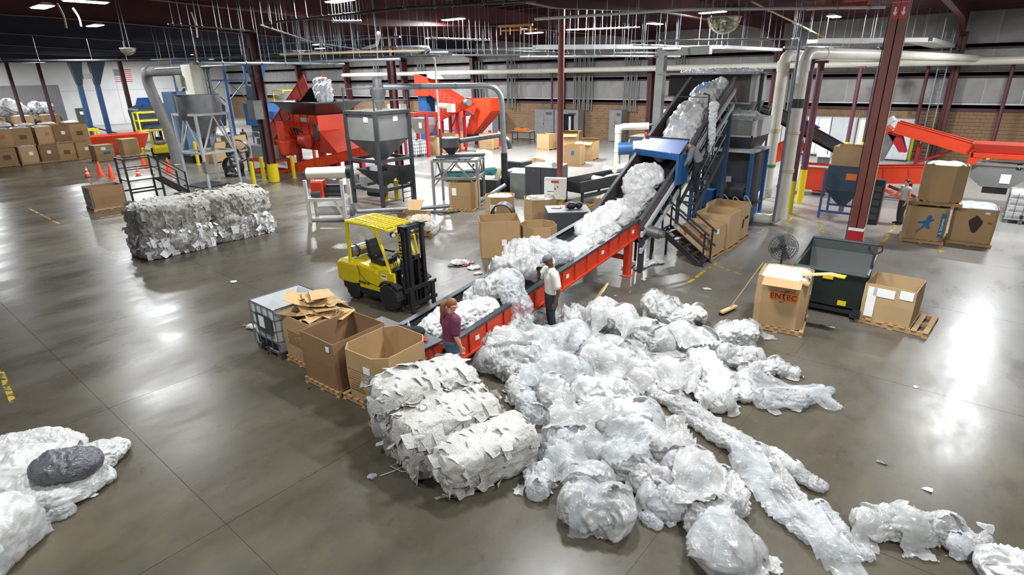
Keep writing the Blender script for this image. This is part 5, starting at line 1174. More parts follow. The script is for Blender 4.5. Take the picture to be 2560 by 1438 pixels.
    if detail:
        text('maker_name', 'HYSTER', .17, 'yellow', t, (.345, -.412, 1.72), (math.pi/2, -math.pi/2, 0), ext=.004, sx=1.15)
        text('mast_number', '9', .12, 'yellow', t, (.345, -.412, .95), (math.pi/2, 0, 0), ext=.004)
        text('maker_name', 'HYSTER 50', .1, 'ink', t, (-1.0, -.545, .56), (math.pi/2, 0, 0), ext=.004)
        MB().box((-.2, -.525, .86), (.2, .006, .12)).build('warning_label', 'paper', t)
        MB().box((-.2, -.53, .88), (.16, .004, .04)).build('warning_print', 'label_red', t)
        MB().path([(-1.17, -.556, 1.02), (-1.1, -.557, .8), (-.9, -.54, .62), (-.5, -.53, .55)], .006, 5).build('panel_seam', 'ink', t)
    return t
forklift('yellow forklift with black mast parked left of the conveyor', (-11.05, 8.9, 0), math.radians(4))

# ------------------------------------------------------------------ people
mat('skin', '#c98e72', .55, sss=.1); mat('skin_dark', '#5a3a2a', .5, sss=.05)
mat('hair_auburn', '#8a5a2e', .5, 0, '#6b4020', 18., .9, stretch=(6, 6, 1)); mat('hair_dark', '#1d1613', .5)
mat('maroon', '#6b2a45', .8, 0, '#5b2139', 5., .8, .3, 9); mat('denim', '#4d6177', .8, 0, '#3f5369', 6., .8, .3, 12)
mat('white_cloth', '#d3d0c8', .85, 0, '#c0bcb0', 4., .8, .4, 7); mat('dark_trousers', '#2c313a', .85, 0, '#23272e', 5., .8)
mat('grey_hoodie', '#72747a', .9, 0, '#66686d', 5., .8, .4, 8); mat('black_cloth', '#1c1c20', .9); mat('grey_cap', '#5f6366', .8); mat('blue_cloth', '#1f3fae', .85)
def skin_mesh(name, joints, edges, m, parent, sub=2, root=0):
    me = bpy.data.meshes.new(name); me.from_pydata([j[0] for j in joints], edges, [])
    o = bpy.data.objects.new(name, me); COL.objects.link(o); o.parent = parent
    o.modifiers.new('skin', 'SKIN')
    if not me.skin_vertices:
        bpy.context.view_layer.objects.active = o
        me.skin_vertices
    return o, me
def tubes(chains, n=12):
    """smooth tapered limbs: each chain is a list of (point, rx, ry)"""
    mb = MB()
    for ch in chains:
        P = [Vector(c[0]) for c in ch]; rings = []; px = None
        pts = []; rr = []
        for i in range(len(P)-1):          # catmull-rom
            p0 = P[max(i-1, 0)]; p1 = P[i]; p2 = P[i+1]; p3 = P[min(i+2, len(P)-1)]
            for k in range(4):
                t = k/4
                pts.append(.5*((2*p1)+(p2-p0)*t+(2*p0-5*p1+4*p2-p3)*t*t+(3*p1-p0-3*p2+p3)*t**3))
                e = t*t*(3-2*t); rr.append((ch[i][1]*(1-e)+ch[i+1][1]*e, ch[i][2]*(1-e)+ch[i+1][2]*e))
        pts.append(P[-1]); rr.append(ch[-1][1:3])
        m = len(pts)
        for i in range(m):
            d = (pts[min(i+1, m-1)]-pts[max(i-1, 0)]).normalized()
            if px is None: px = Vector((1, 0, 0)) if abs(d.x) < .9 else Vector((0, 1, 0))
            px = (px-d*px.dot(d)).normalized(); py = d.cross(px)
            rings.append([pts[i]+px*rr[i][0]*math.cos(a)+py*rr[i][1]*math.sin(a) for a in [2*math.pi*q/n for q in range(n)]])
        def capd(r, s):
            c = sum(r, Vector())/n; return [c+(v-c)*s for v in r]
        d0 = (pts[0]-pts[1]).normalized()*min(rr[0])*.5; d1 = (pts[-1]-pts[-2]).normalized()*min(rr[-1])*.5
        r0 = [v+d0 for v in capd(rings[0], .6)]; r1 = [v+d1 for v in capd(rings[-1], .6)]
        mb.loft([r0, *rings, r1])
    return mb
def remesh(o, size=.012, smooth=4):
    md = o.modifiers.new('remesh', 'REMESH'); md.mode = 'VOXEL'; md.voxel_size = size; md.use_smooth_shade = True
    sm = o.modifiers.new('smooth', 'SMOOTH'); sm.factor = .5; sm.iterations = smooth; return o
def sph(mb, c, r, n=14, sc=(1, 1, 1)):
    v, f = sphere_grid(n, n//2+2); mb.add([(c[0]+p[0]*r*sc[0], c[1]+p[1]*r*sc[1], c[2]+p[2]*r*sc[2]) for p in v], f); return mb
def hand(mb, wrist, dirv, side, curl=.5, s=1.):
    """palm with four fingers and a thumb; dirv = pointing direction, side = thumb direction"""
    w_ = Vector(wrist); d = Vector(dirv).normalized(); s_ = Vector(side); s_ = (s_-d*s_.dot(d)).normalized(); n_ = d.cross(s_)
    ch = [[(w_-d*.01, .026*s, .026*s), (w_+d*.04*s, .024*s, .024*s), (w_+d*.08*s, .022*s, .022*s)]]
    for k, (off, ln) in enumerate(((.03, .07), (.011, .08), (-.009, .074), (-.028, .058))):
        b = w_+d*.075*s+s_*off*s; e1 = b+(d*(1-curl*.3)+n_*curl*.5).normalized()*ln*.5*s; e2 = e1+(d*(1-curl)+n_*curl).normalized()*ln*.5*s
        ch.append([(w_+d*.03*s+s_*off*.8*s, .011*s, .011*s), (b, .0105*s, .0105*s), (e1, .0095*s, .0095*s), (e2, .008*s, .008*s)])
    b = w_+d*.02*s+s_*.026*s; ch.append([(w_+d*.012*s, .014*s, .014*s), (b+s_*.012*s, .0125*s, .0125*s), (b+(s_*.6+d).normalized()*.045*s, .0105*s, .0105*s), (b+(s_*.4+d+n_*curl*.6).normalized()*.075*s, .0085*s, .0085*s)])
    t2 = tubes(ch, 8); mb.add(t2.v, t2.f); return mb
def person(label, loc, rz, J, top, bot, skin, shoe='black_cloth', hair=None, cap=None, ponytail=None, sleeve=.5, sc=1., glasses=None, gloves=None, bulk=1.):
    """J: joint positions in a frame where the figure faces -y; keys head, neck, chest, waist, hip, sh/el/wr/kn/an/toe _l _r"""
    t = thing('person', label, 'person', loc, rz); t.scale = (sc, sc, sc)
    V_ = {k: Vector(v) for k, v in J.items()}
    for s in 'lr':
        for j in ('sh_', 'el_', 'wr_'): V_[j+s].x += (.045 if V_[j+s].x > 0 else -.045)*(bulk-1)*4
    hd, nk = V_['head'], V_['neck']; fd = V_.get('face', Vector((0, -1, 0))).normalized(); upv = (hd-nk).normalized(); rt = fd.cross(upv).normalized(); fd = upv.cross(rt).normalized()
    bm = tubes([[(V_['chest'], .13, .09), (nk, .055, .058), (hd-upv*.03, .06, .062)]])
    for s in 'lr': 
        t2 = tubes([[(V_['sh_'+s], .05, .05), (V_['el_'+s], .04, .042), (V_['el_'+s]*.5+V_['wr_'+s]*.5, .038, .04), (V_['wr_'+s], .026, .028)]]); bm.add(t2.v, t2.f)
        hdv = V_['wr_'+s]-V_['el_'+s]
        if 'hd_'+s in V_: hdv = V_['hd_'+s]
        hand(bm, V_['wr_'+s], hdv, fd+Vector((0, 0, .2)), .55)
    # skull, jaw, nose, ears
    def hp(a, b, c): return hd+rt*a+fd*b+upv*c
    v, f = sphere_grid(20, 14); bm.add([hp(p[0]*.075, p[1]*.095+.0, p[2]*.105+.015) for p in v], f)
    bm.add([hp(p[0]*.055, .025+p[1]*.065, -.06+p[2]*.06) for p in v], f)
    bm.add([hp(p[0]*.013, .1+p[1]*.022, -.012+p[2]*.026) for p in v], f)
    for s in (-1, 1): bm.add([hp(s*.077+p[0]*.01, -.005+p[1]*.02, -.005+p[2]*.032) for p in v], f)
    bd = remesh(bm.build('body', skin, t, smooth=True), .009, 3)
    MB().add([hp(.024*s_+p[0]*.009, .083+p[1]*.006, .012+p[2]*.007) for s_ in (-1, 1) for p in v], [tuple(i+k*len(v) for i in q) for k in (0, 1) for q in f]).build('eyes', 'black', bd)
    MB().add([hp(p[0]*.022, .086+p[1]*.008, -.06+p[2]*.006) for p in v], f).build('mouth', mat('lips', '#9c5a50', .5), bd)
    # shirt: torso and sleeves
    B_ = bulk; tr = tubes([[(V_['hip'], .175*B_, .13*B_), (V_['waist'], .165*B_, .125*B_), (V_['chest'], .18*B_, .13*B_), (V_['chest']*.35+nk*.65, .15*B_, .09*B_), (nk-upv*.01, .065, .065)]])
    for s in 'lr':
        e = V_['sh_'+s].lerp(V_['el_'+s], min(sleeve*1.6, 1)); ch = [(V_['chest'].lerp(V_['sh_'+s], .55)+Vector((0, 0, .05)), .075, .075), (V_['sh_'+s], .078*B_, .08*B_), (V_['sh_'+s].lerp(e, .6), .074*B_, .076*B_), (e, .07*B_, .072*B_)]
        if sleeve > .8: ch += [(V_['el_'+s].lerp(V_['wr_'+s], .5), .055, .055), (V_['wr_'+s], .042, .042)]
        t2 = tubes([ch]); tr.add(t2.v, t2.f)
    remesh(tr.build('shirt', top, t, smooth=True), .012, 5)
    pt = tubes([[(V_['waist'].lerp(V_['hip'], .4), .155*B_, .115*B_), (V_['hip'], .178*B_, .135*B_), (V_['hip']+Vector((0, 0, -.06)), .172*B_, .13*B_)]])
    for s in 'lr':
        hpj = V_['hip'].lerp(V_['kn_'+s], .12); side = (V_['sh_'+s]-V_['chest']); side.z = 0; hpj = hpj+side.normalized()*.075
        t2 = tubes([[(hpj+Vector((0, 0, .03)), .095*B_, .105*B_), (hpj.lerp(V_['kn_'+s], .4), .09*B_, .098*B_), (V_['kn_'+s], .066, .07), (V_['kn_'+s].lerp(V_['an_'+s], .4), .066, .068), (V_['an_'+s]+Vector((0, 0, .03)), .058, .06)]]); pt.add(t2.v, t2.f)
    remesh(pt.build('trousers', bot, t, smooth=True), .014, 4)
    for s in 'lr':
        a = V_['an_'+s]; d = V_.get('toe_'+s, a+Vector((0, -.2, 0)))-a; d.z = 0; d.normalize()
        tubes([[(a-d*.05+Vector((0, 0, -.03)), .045, .04), (a+d*.06+Vector((0, 0, -.045)), .048, .04), (a+d*.17+Vector((0, 0, -.055)), .042, .03)]]).build('shoe', shoe, t, smooth=True)
    if hair:
        m_ = MB().add([hp(p[0]*.084, -.012+p[1]*.1, .03+p[2]*.1) for p in v], f)
        o = m_.build('hair', hair, t, smooth=True)
        if ponytail: tubes([[(hp(0, -.1, .05), .04, .04), (hp(0, -.15, -.03), .05, .05), (hp(0, -.14, -.14), .05, .048), (hp(0, -.11, -.26), .02, .02)]]).build('ponytail', hair, t, smooth=True)
    if cap:
        m_ = MB().add([hp(p[0]*.09, p[1]*.108, .045+max(p[2], -.12)*.085) for p in v], f)
        m_.loft([[hp(a_, b_, c_) for a_, b_, c_ in r] for r in ([(-.075, .07, .03), (.075, .07, .03), (.075, .07, .042), (-.075, .07, .042)], [(-.06, .15, .01), (.06, .15, .01), (.06, .15, .022), (-.06, .15, .022)], [(-.03, .18, 0), (.03, .18, 0), (.03, .18, .01), (-.03, .18, .01)])])
        m_.build('cap', cap, t, smooth=True)
    if glasses: MB().path([hp(a_, b_, .014) for a_, b_ in ((-.08, 0), (-.074, .075), (-.03, .102), (.03, .102), (.074, .075), (.08, 0))], .009, 6).build('safety_glasses', glasses, t)
    if gloves:
        for s in gloves: 
            m_ = MB(); hdv = V_['hd_'+s] if 'hd_'+s in V_ else V_['wr_'+s]-V_['el_'+s]; hand(m_, V_['wr_'+s], hdv, fd+Vector((0, 0, .2)), .55, 1.12); remesh(m_.build('glove', 'black_cloth', t, smooth=True), .008, 2)
    return t
STAND = dict(head=(0, -.02, 1.55), neck=(0, 0, 1.42), chest=(0, 0, 1.22), waist=(0, .01, 1.0), hip=(0, .01, .9),
             sh_l=(.185, 0, 1.36), el_l=(.235, .03, 1.08), wr_l=(.235, -.05, .84), sh_r=(-.185, 0, 1.36), el_r=(-.235, .03, 1.08), wr_r=(-.235, -.05, .84),
             kn_l=(.1, -.02, .48), an_l=(.11, .02, .1), kn_r=(-.1, -.02, .48), an_r=(-.11, .02, .1))
# woman seen from behind, facing the belt and turned to the right
person('woman in maroon shirt and jeans with a ponytail at the conveyor', (-7.12, 6.72, 0), math.radians(158), dict(STAND, face=(-.35, -1, -.25), head=(-.01, -.03, 1.55)), 'maroon', 'denim', 'skin', hair='hair_auburn', ponytail=True, sleeve=.55, glasses=mat('pink_strap', '#e8a9a4', .5), sc=1.06, bulk=1.2)
# man with cap, hand at the chin, standing by the belt
person('man in white shirt and grey cap standing by the conveyor', (-7.0, 9.75, 0), math.radians(-38), dict(STAND, head=(0, -.07, 1.6), neck=(0, -.01, 1.45), face=(-.4, -1, -.5), el_r=(-.27, -.16, 1.12), wr_r=(-.12, -.24, 1.36), hd_r=(.45, .15, .6), el_l=(.28, .05, 1.05), wr_l=(.3, -.02, .78)), 'white_cloth', 'dark_trousers', 'skin_dark', cap='grey_cap', sleeve=.5, sc=1.1, gloves='r', bulk=1.17)
# man on the walkway leaning over the rail
person('man in grey hooded top leaning over the incline walkway', (-7.0, 17.45, 2.04), math.radians(-62), dict(STAND, head=(-.02, -.36, 1.42), neck=(0, -.26, 1.33), chest=(0, -.12, 1.16), waist=(0, .0, .98), hip=(0, .04, .9), face=(-.5, -1, -.7), sh_l=(.17, -.2, 1.28), el_l=(.24, -.28, 1.0), wr_l=(.2, -.4, .8), sh_r=(-.17, -.2, 1.28), el_r=(-.22, -.34, 1.02), wr_r=(-.15, -.5, .88)), 'grey_hoodie', 'black_cloth', 'skin', hair='hair_dark', sleeve=1., sc=1.05, bulk=1.15)
# person at the far right stack
person('person in grey sleeveless top standing by the stacked cartons', (-2.2, 25.75, 0), math.radians(-55), dict(STAND, face=(.6, -1, -.1), el_r=(-.3, -.1, 1.1), wr_r=(-.4, -.3, 1.0)), mat('grey_top', '#b9bbbd', .85), mat('charcoal_cloth', '#3b3d44', .85), 'skin', hair='hair_dark', sleeve=.12, sc=1.03)
# two people far left
person('worker in blue shirt far off left of the shredder', (-50.2, 23.2, 0), math.radians(60), STAND, 'blue_cloth', 'dark_trousers', 'skin', hair='hair_dark', sleeve=.5, sc=1.05)
person('worker in dark clothes beside the blue-shirted worker', (-48.9, 23.6, 0), math.radians(100), STAND, 'black_cloth', 'black_cloth', 'skin_dark', hair='hair_dark', sleeve=1., sc=1.05)
# ------------------------------------------------------------------ right hand machinery
def proj(p):
    v = Vector(p)-CAM; d = v.dot(_fw); return 1280+F_PX*v.dot(_rt)/d, 719-F_PX*v.dot(_up)/d
def hz(x, y, py):                      # height of the image row py above plan point (x, y)
    lo, hi = -2., 12.
    for _ in range(40):
        m = (lo+hi)/2
        if proj((x, y, m))[1] > py: lo = m
        else: hi = m
    return lo
def icol(name, label, x, y, z0, z1, w_, d, m, web_y=False, cat='column', struct_=True):
    t = thing(name, label, cat, (x, y, 0)); f = .025
    a = MB()
    if web_y: a.bb(-w_/2, w_/2, -d/2, -d/2+f, z0, z1).bb(-w_/2, w_/2, d/2-f, d/2, z0, z1).bb(-.012, .012, -d/2, d/2, z0, z1)
    else: a.bb(-d/2, -d/2+f, -w_/2, w_/2, z0, z1).bb(d/2-f, d/2, -w_/2, w_/2, z0, z1).bb(-d/2, d/2, -.012, .012, z0, z1)
    a.build('shaft', m, t); MB().box((0, 0, .012), (d*1.4, w_*1.4, .024)).build('base_plate', 'dark_steel', t)
    return t
rc = icol('steel_column', 'tall red-brown steel column with fire signs behind the green hopper', -2.78, 20.26, 0, 7.9, .42, .3, 'col_red', True)
MB().bb(-.21, .21, -.16, .16, .02, .86).build('red_base', 'red', rc); MB().bb(-.212, .212, -.162, .162, .86, .95).build('white_band', 'paper', rc)
zs = hz(-2.78, 20.2, 28)
for k, dx in enumerate((-.1, .1)):
    MB().bb(dx-.095, dx+.095, -.165, -.155, zs-.2, zs+.5).build('fire_sign', 'red', rc)
    MB().prism([(dx-.02, zs+.1), (dx+.02, zs+.1), (dx+.02, zs-.02), (dx+.055, zs-.02), (dx, zs-.12), (dx-.055, zs-.02), (dx-.02, zs-.02)], -.172, -.166, 'y').build('arrow', 'paper', rc)
    text('sign_word', 'FIRE', .075, 'paper', rc, (dx, -.17, zs+.34), (math.pi/2, 0, 0)); text('sign_word', 'EXTINGUISHER', .03, 'paper', rc, (dx, -.17, zs+.22), (math.pi/2, 0, 0))
MB().path([(-.24, -.1, 0.1), (-.24, -.1, 7)], .018, 6).build('conduit', 'dark_steel', rc); MB().path([(.24, -.1, .6), (.24, -.1, 7)], .014, 6).build('conduit', 'tape', rc)
cc_ = thing('round_column', 'slim round red-brown column behind the white control panel', 'column', (-14.85, 21.25, 0))
MB().cyl((0, 0, 0), (0, 0, 8.2), .14, n=18).build('shaft', mat('brown_paint', '#7d453f', .45, 0, '#6d3b36', 2., .8), cc_, smooth=True); MB().cyl((0, 0, 0), (0, 0, .5), .15, n=18).build('yellow_base', 'yellow', cc_, smooth=True)
MB().cyl((-.2, -.2, hz(-14.85, 21.2, 413)), (-.2, -.14, hz(-14.85, 21.2, 413)), .12, n=20).build('dial_gauge', 'light_grey', cc_)
c5 = icol('steel_column', 'dark column with yellow base beside the left bollards', -31.9, 16.75, 0, 7.9, .36, .4, 'red_steel', True)
MB().cyl((0, 0, .02), (0, 0, 1.05), .3, n=18).build('yellow_base', 'yellow', c5, smooth=True)
MB().box((.1, -.5, 4.05), (.75, .5, 1.0)).build('junction_box', 'grey_paint', c5)
for k in range(4): MB().cyl((-.3+.08*k, -.25, .8), (-.3+.08*k, -.25, 7.2), .03, n=6).build('conduit', 'dark_steel', c5)
c6 = icol('steel_column', 'rusty column rising behind the caged grey hopper', -25.2, 20.6, 0, 7.9, .3, .36, 'red_steel', True)
for k, (px, py, lb) in enumerate(((60, 306, 'leftmost dark column before the left opening'), (137, 310, 'second dark column before the left opening'), (233, 342, 'dark column beside the blue frame posts'), (344, 346, 'red column in front of the flag'))):
    p = at(px, py); s_ = min(1, 92/-p.x); p = Vector((max(p.x, -93), p.y if p.x > -93 else p.y*(-93/p.x), 0)); icol('steel_column', lb, p.x, p.y, 0, 8.2, .32, .36, 'red_steel' if k == 3 else 'dark_red', True)
p = at(443, 380); icol('steel_column', 'column behind the white bag filter', -46, 19.8, 0, 7.9, .3, .34, 'red_steel', True)
# maroon posts with yellow feet under the pipes
mat('maroon_paint', '#5a2f3d', .5, 0, '#4d2834', 2., .8)
for k, (px, py, r, yz, top, lb) in enumerate(((1972, 533, .1, 1.35, 6., 'nearest maroon post with yellow foot beside the white pipes'), (1997, 508, .13, 1.5, 5.9, 'second maroon post with yellow foot beside the white pipes'), (2110, 402, .12, 1.2, 5.7, 'maroon post in front of the pale cabinets'), (2150, 402, .1, 1.2, 5.7, 'maroon post between pale cabinets and red-brown column'), (2270, 400, .1, 1.6, 5.8, 'maroon post behind the orange incline'), (2468, 408, .1, 1.2, 5.8, 'maroon post before the block wall at right'), (1379, 344, .1, .0, 5.7, 'slim maroon post near the back wall left of the cabinets'))):
    g = at(px, py); t = thing('pipe_post', lb, 'post', (g.x, min(g.y, 45.3), 0))
    MB().cyl((0, 0, yz), (0, 0, top), r, n=12).box((0, 0, top), (.5, .25, .1)).build('shaft', 'maroon_paint', t, smooth=True)
    if yz: MB().cyl((0, 0, 0), (0, 0, yz), r*1.12, n=12).build('yellow_foot', 'yellow', t, smooth=True)
# white process pipes
def pipe(name, label, pts, r, m, fr=.4, n=14, bands=(), cat='pipe', group=None):
    t = thing(name, label, cat, pts[0] if False else (0, 0, 0), 0, group); P = fillet(pts, fr, 7)
    MB().path(P, r, n).build('tube', m, t, smooth=True)
    for a, L_, bm_ in bands:                # bands: position index between pts
        i = int(a); q = Vector(pts[i]).lerp(Vector(pts[i+1]), a-i); d = (Vector(pts[i+1])-Vector(pts[i])).normalized()
        MB().cyl(q-d*L_/2, q+d*L_/2, r*1.12, n=n).build('collar', bm_, t, smooth=True)
    return t
g2 = at(1950, 552, .17); zt = hz(g2.x, g2.y, 132)
pipe('white_pipe', 'nearer white vertical pipe turning back along the ceiling', [(g2.x-3.2, g2.y-.1, .17), (g2.x, g2.y, .17), (g2.x, g2.y, zt), (g2.x+1.2, g2.y+8, zt), (g2.x+4, 45, zt-.1)], .2, 'pvc', .55, bands=((.3, .3, 'pvc'), (1.05, .4, 'pvc'), (1.32, .12, 'tape'), (1.55, .1, 'tape'), (1.72, .3, 'dark_steel'), (1.93, .35, 'pvc'), (2.2, .2, 'pvc')))
g1 = at(1912, 498, .45); zt1 = hz(g1.x, g1.y, 138)
pipe('white_pipe', 'farther white vertical pipe behind the first one', [(g1.x-3.2, g1.y-.2, .45), (g1.x, g1.y, .45), (g1.x, g1.y, zt1), (g1.x+.8, 44.5, zt1)], .21, 'pvc', .55, bands=((.85, .35, 'pvc'), (1.05, .4, 'pvc'), (1.25, .12, mat('green_mark', '#2f8a4a', .6)), (1.5, .12, 'tape'), (1.93, .4, 'pvc')))
pipe('white_pipe', 'long white main pipe along the back wall', [(-64, 44.6, 5.95), (RIGHT_X-.5, 44.6, 5.9)], .22, 'pvc', bands=[(x, .25, 'pvc') for x in (.1, .25, .4, .55, .7, .85)])
# blue hopper with a carton on top
bh = thing('blue_hopper', 'dark blue hopper on legs with an orange notice', 'hopper', (-4.2, 26, 0))
x0, x1, z0, z1 = RY(25.3, 2072, 414, 2147, 482)
ya, yb = 25.3, 26.6
wmb(bh).shell([[(x0, ya, z0), (x1, ya, z0), (x1, yb, z0), (x0, yb, z0)], [(x0, ya, z1), (x1, ya, z1), (x1, yb, z1), (x0, yb, z1)]], .03).build('bin', 'dark_blue', bh)
xm, ym = (x0+x1)/2, (ya+yb)/2
wmb(bh).loft([[(xm-.12, ym-.12, .45), (xm+.12, ym-.12, .45), (xm+.12, ym+.12, .45), (xm-.12, ym+.12, .45)], [(x0, ya, z0), (x1, ya, z0), (x1, yb, z0), (x0, yb, z0)]]).build('cone', 'dark_blue', bh)
wmb(bh).box(((x0+x1)/2+.25, ya-.006, (z0+z1)/2+.1), (.36, .012, .24)).build('orange_notice', 'orange_paper', bh)
for x in (x0-.04, x1+.02):
    for y in (ya-.1, yb+.1): wmb(bh).bb(x-.04, x+.04, y-.04, y+.04, 0, z1-.15).build('leg', 'blue', bh)
for y in (ya-.1, yb+.1): wmb(bh).bb(x0, x1, y-.03, y+.03, .25, .33).build('rail', 'blue', bh)
wmb(bh).cyl((xm, ym, .2), (xm, ym, .45), .1, n=10).build('outlet', 'steel', bh)
carton('pale flattened carton resting on the blue hopper', (xm, ym), 0, x1-x0-.1, 1.1, .72, 3, .0, pal=False, z0=z1, seed=3)
bk = thing('black_speaker_cabinet', 'narrow black cabinet standing behind the red-brown column', 'cabinet', (-3.0, 25.1, 0)); MB().box((0, .2, .85), (.34, .4, 1.7)).build('case', 'black', bk, bevel=.01)
for k in range(5): MB().box((0, -.004, .3+k*.27), (.24, .012, .2)).build('panel', 'charcoal', bk)
# orange conveyors at the right
def trough(t, a, b, w_, h, m='orange', ribs=0, wall=True, name='trough_side'):
    """channel conveyor between axis points a, b (bottom centre line)"""
    a = Vector(a); b = Vector(b); d = (b-a); L_ = d.length; d.normalize(); s = Vector((d.y, -d.x, 0)).normalized(); u = s.cross(d)
    for k in (-1, 1):
        o = s*k*w_/2; wmb(t).hexa([a+o-s*.02, a+o+s*.02, b+o+s*.02, b+o-s*.02, a+o-s*.02+u*h, a+o+s*.02+u*h, b+o+s*.02+u*h, b+o-s*.02+u*h]).build(name, m, t)
        wmb(t).beam(a+o+u*h, b+o+u*h, .1, .03, up=u).build('top_flange', m, t)
        for q in range(1, ribs):
            p = a+d*L_*q/ribs+o+s*k*.03; wmb(t).beam(p+u*.02, p+u*h, .05, .04, up=d).build('rib', 'orange_red' if m == 'orange' else m, t)
    wmb(t).hexa([a-s*w_/2+u*.08, a+s*w_/2+u*.08, b+s*w_/2+u*.08, b-s*w_/2+u*.08, a-s*w_/2+u*.1, a+s*w_/2+u*.1, b+s*w_/2+u*.1, b-s*w_/2+u*.1]).build('belt', 'rubber', t)
o1 = thing('trough_conveyor', 'long low orange trough conveyor across the right background', 'conveyor', (-3.5, 31, 0))
trough(o1, (-6.4, 31.1, .42), (-.7, 31.1, .95), .8, .75, ribs=6)
wmb(o1).beam((-3.6, 30.6, .5), (-2.2, 30.4, .0), .12, .12).beam((-3.4, 31.4, .5), (-2, 31.5, .0), .12, .12).build('leg', 'orange', o1)
wmb(o1).beam((-6.2, 31.1, .4), (-6.2, 31.1, 0), .5, .5).build('leg', 'orange_red', o1)
o1b = thing('orange_bin', 'open orange catch bin at the left end of the trough conveyor', 'bin', (-6.4, 30, 0))
x0, x1, z0, z1 = RY(29.6, 2006, 412, 2072, 480)
wmb(o1b).shell([[(x0+.1, 29.7, max(z0, .02)), (x1, 29.7, max(z0, .02)), (x1, 30.5, max(z0, .02)), (x0+.1, 30.5, max(z0, .02))], [(x0, 29.6, z1), (x1, 29.6, z1), (x1, 30.6, z1), (x0, 30.6, z1)]], .03).build('bin_wall', 'orange', o1b)
wmb(o1b).bb(x0-.05, x1, 29.55, 29.6, z1-.06, z1+.02).build('rim', 'white_paint', o1b)
o1c = thing('orange_chute', 'orange side chute showing between the white pipes', 'chute', (-8.3, 29, 0))
a = onY(1945, 405, 30); b = onY(2012, 375, 30); trough(o1c, a, b, .7, .8, ribs=3); wmb(o1c).bb(a.x+.3, a.x+.42, 29.9, 30.1, 0, a.z+.2).bb(b.x-.3, b.x-.2, 29.9, 30.1, 0, b.z).build('leg', 'orange_red', o1c)
o2 = thing('incline_conveyor_orange', 'orange incline conveyor feeding down to the grey numbered hopper', 'conveyor', (-2, 31.6, 0))
a = onY(2234, 330, 31.6); b = onY(2445, 392, 31.6); trough(o2, a, b, .75, .5, ribs=0)
a2 = onY(2228, 318, 31.6); b2 = onY(2197, 342, 31.6)
wmb(o2).beam(a2, b2, .8, .25).build('head_plate', 'orange_red', o2)
c0 = onY(2235, 335, 31.5); c1 = onY(2256, 380, 31.5)
wmb(o2).hexa([(c0.x-.2, 31.3, c0.z), (c0.x+.3, 31.3, c0.z), (c0.x+.3, 31.9, c0.z), (c0.x-.2, 31.9, c0.z), (c0.x-.15, 31.3, c0.z+.1), (c0.x+.3, 31.3, c0.z+.1), (c0.x+.3, 31.9, c0.z+.1), (c0.x-.15, 31.9, c0.z+.1)]).hexa([(c1.x-.12, 31.3, c1.z), (c1.x+.15, 31.3, c1.z), (c1.x+.15, 31.9, c1.z), (c1.x-.12, 31.9, c1.z), (c0.x-.2, 31.3, c0.z), (c0.x+.3, 31.3, c0.z), (c0.x+.3, 31.9, c0.z), (c0.x-.2, 31.9, c0.z)]).build('discharge_chute', 'red', o2)
h0 = onY(2213, 312, 31.6); wmb(o2).beam(h0+Vector((-.25, 0, -.2)), h0+Vector((.3, 0, .3)), .7, .25).build('head_cover', 'light_grey', o2)
h1 = onY(2212, 365, 31.6); wmb(o2).beam(h1+Vector((.15, 0, .55)), h1+Vector((-.2, 0, -.6)), .6, .5).build('metal_chute', 'galv', o2)
lg = onY(2300, 360, 31.6); wmb(o2).bb(lg.x-.06, lg.x+.06, 31.4, 31.5, 0, lg.z).bb(lg.x-.06, lg.x+.06, 31.7, 31.8, 0, lg.z).beam((lg.x, 31.45, 1.6), (lg.x+1.2, 31.45, lg.z-.2), .06, .08).build('leg', 'red', o2)
# grey hopper number 4 in its orange frame
gh = thing('numbered_hopper', 'grey hopper marked 4 hanging in an orange frame', 'hopper', (.6, 30.3, 0))
Yh = 29.8
x0, x1, z0, z1 = RY(Yh, 2432, 408, 2553, 474); xa = x0; xb = x1+.1
pts = [(xa, z1), (xb, z1), (xb, z1-.45), (xb-.45, z0), (xa+.4, z0), (xa, z1-.55)]
m_ = wmb(gh); m_.prism(pts[::-1], Yh, Yh+1.2, 'y'); m_.build('hopper_body', 'grey_paint', gh)
wmb(gh).bb(xa-.03, xb+.03, Yh-.02, Yh+1.22, z1-.05, z1+.03).build('rim', 'white_paint', gh)
nx = onY(2548, 418, Yh-.02); wmb(gh).box((nx.x, Yh-.01, nx.z), (.16, .012, .22)).build('number_plate', 'ink', gh)
text('number', '4', .2, 'paper', gh, (nx.x-gh.location.x, Yh-.02-gh.location.y, nx.z), (math.pi/2, 0, 0))
nx = onY(2513, 448, Yh); wmb(gh).box((nx.x, Yh-.01, nx.z), (.32, .012, .36)).build('notice', 'paper', gh)
zt = onY(2480, 384, Yh).z
for x in (xa-.12, xb+.12):
    for y in (Yh-.1, Yh+1.3): wmb(gh).bb(x-.06, x+.06, y-.06, y+.06, 0, zt).build('frame_leg', 'orange', gh)
    wmb(gh).bb(x-.06, x+.06, Yh, Yh+1.2, zt-.15, zt).bb(x-.06, x+.06, Yh, Yh+1.2, .8, .9).build('frame_rail', 'orange', gh)
for y in (Yh-.1, Yh+1.3): wmb(gh).bb(xa-.12, xb+.12, y-.06, y+.06, zt-.17, zt).build('frame_rail', 'orange', gh)
for x, s_ in ((xa-.12, 1), (xb+.12, -1)): wmb(gh).prism([(x, zt-.17), (x+s_*.4, zt-.17), (x, zt-.6)][::s_], Yh-.15, Yh-.05, 'y').build('gusset', 'orange', gh)
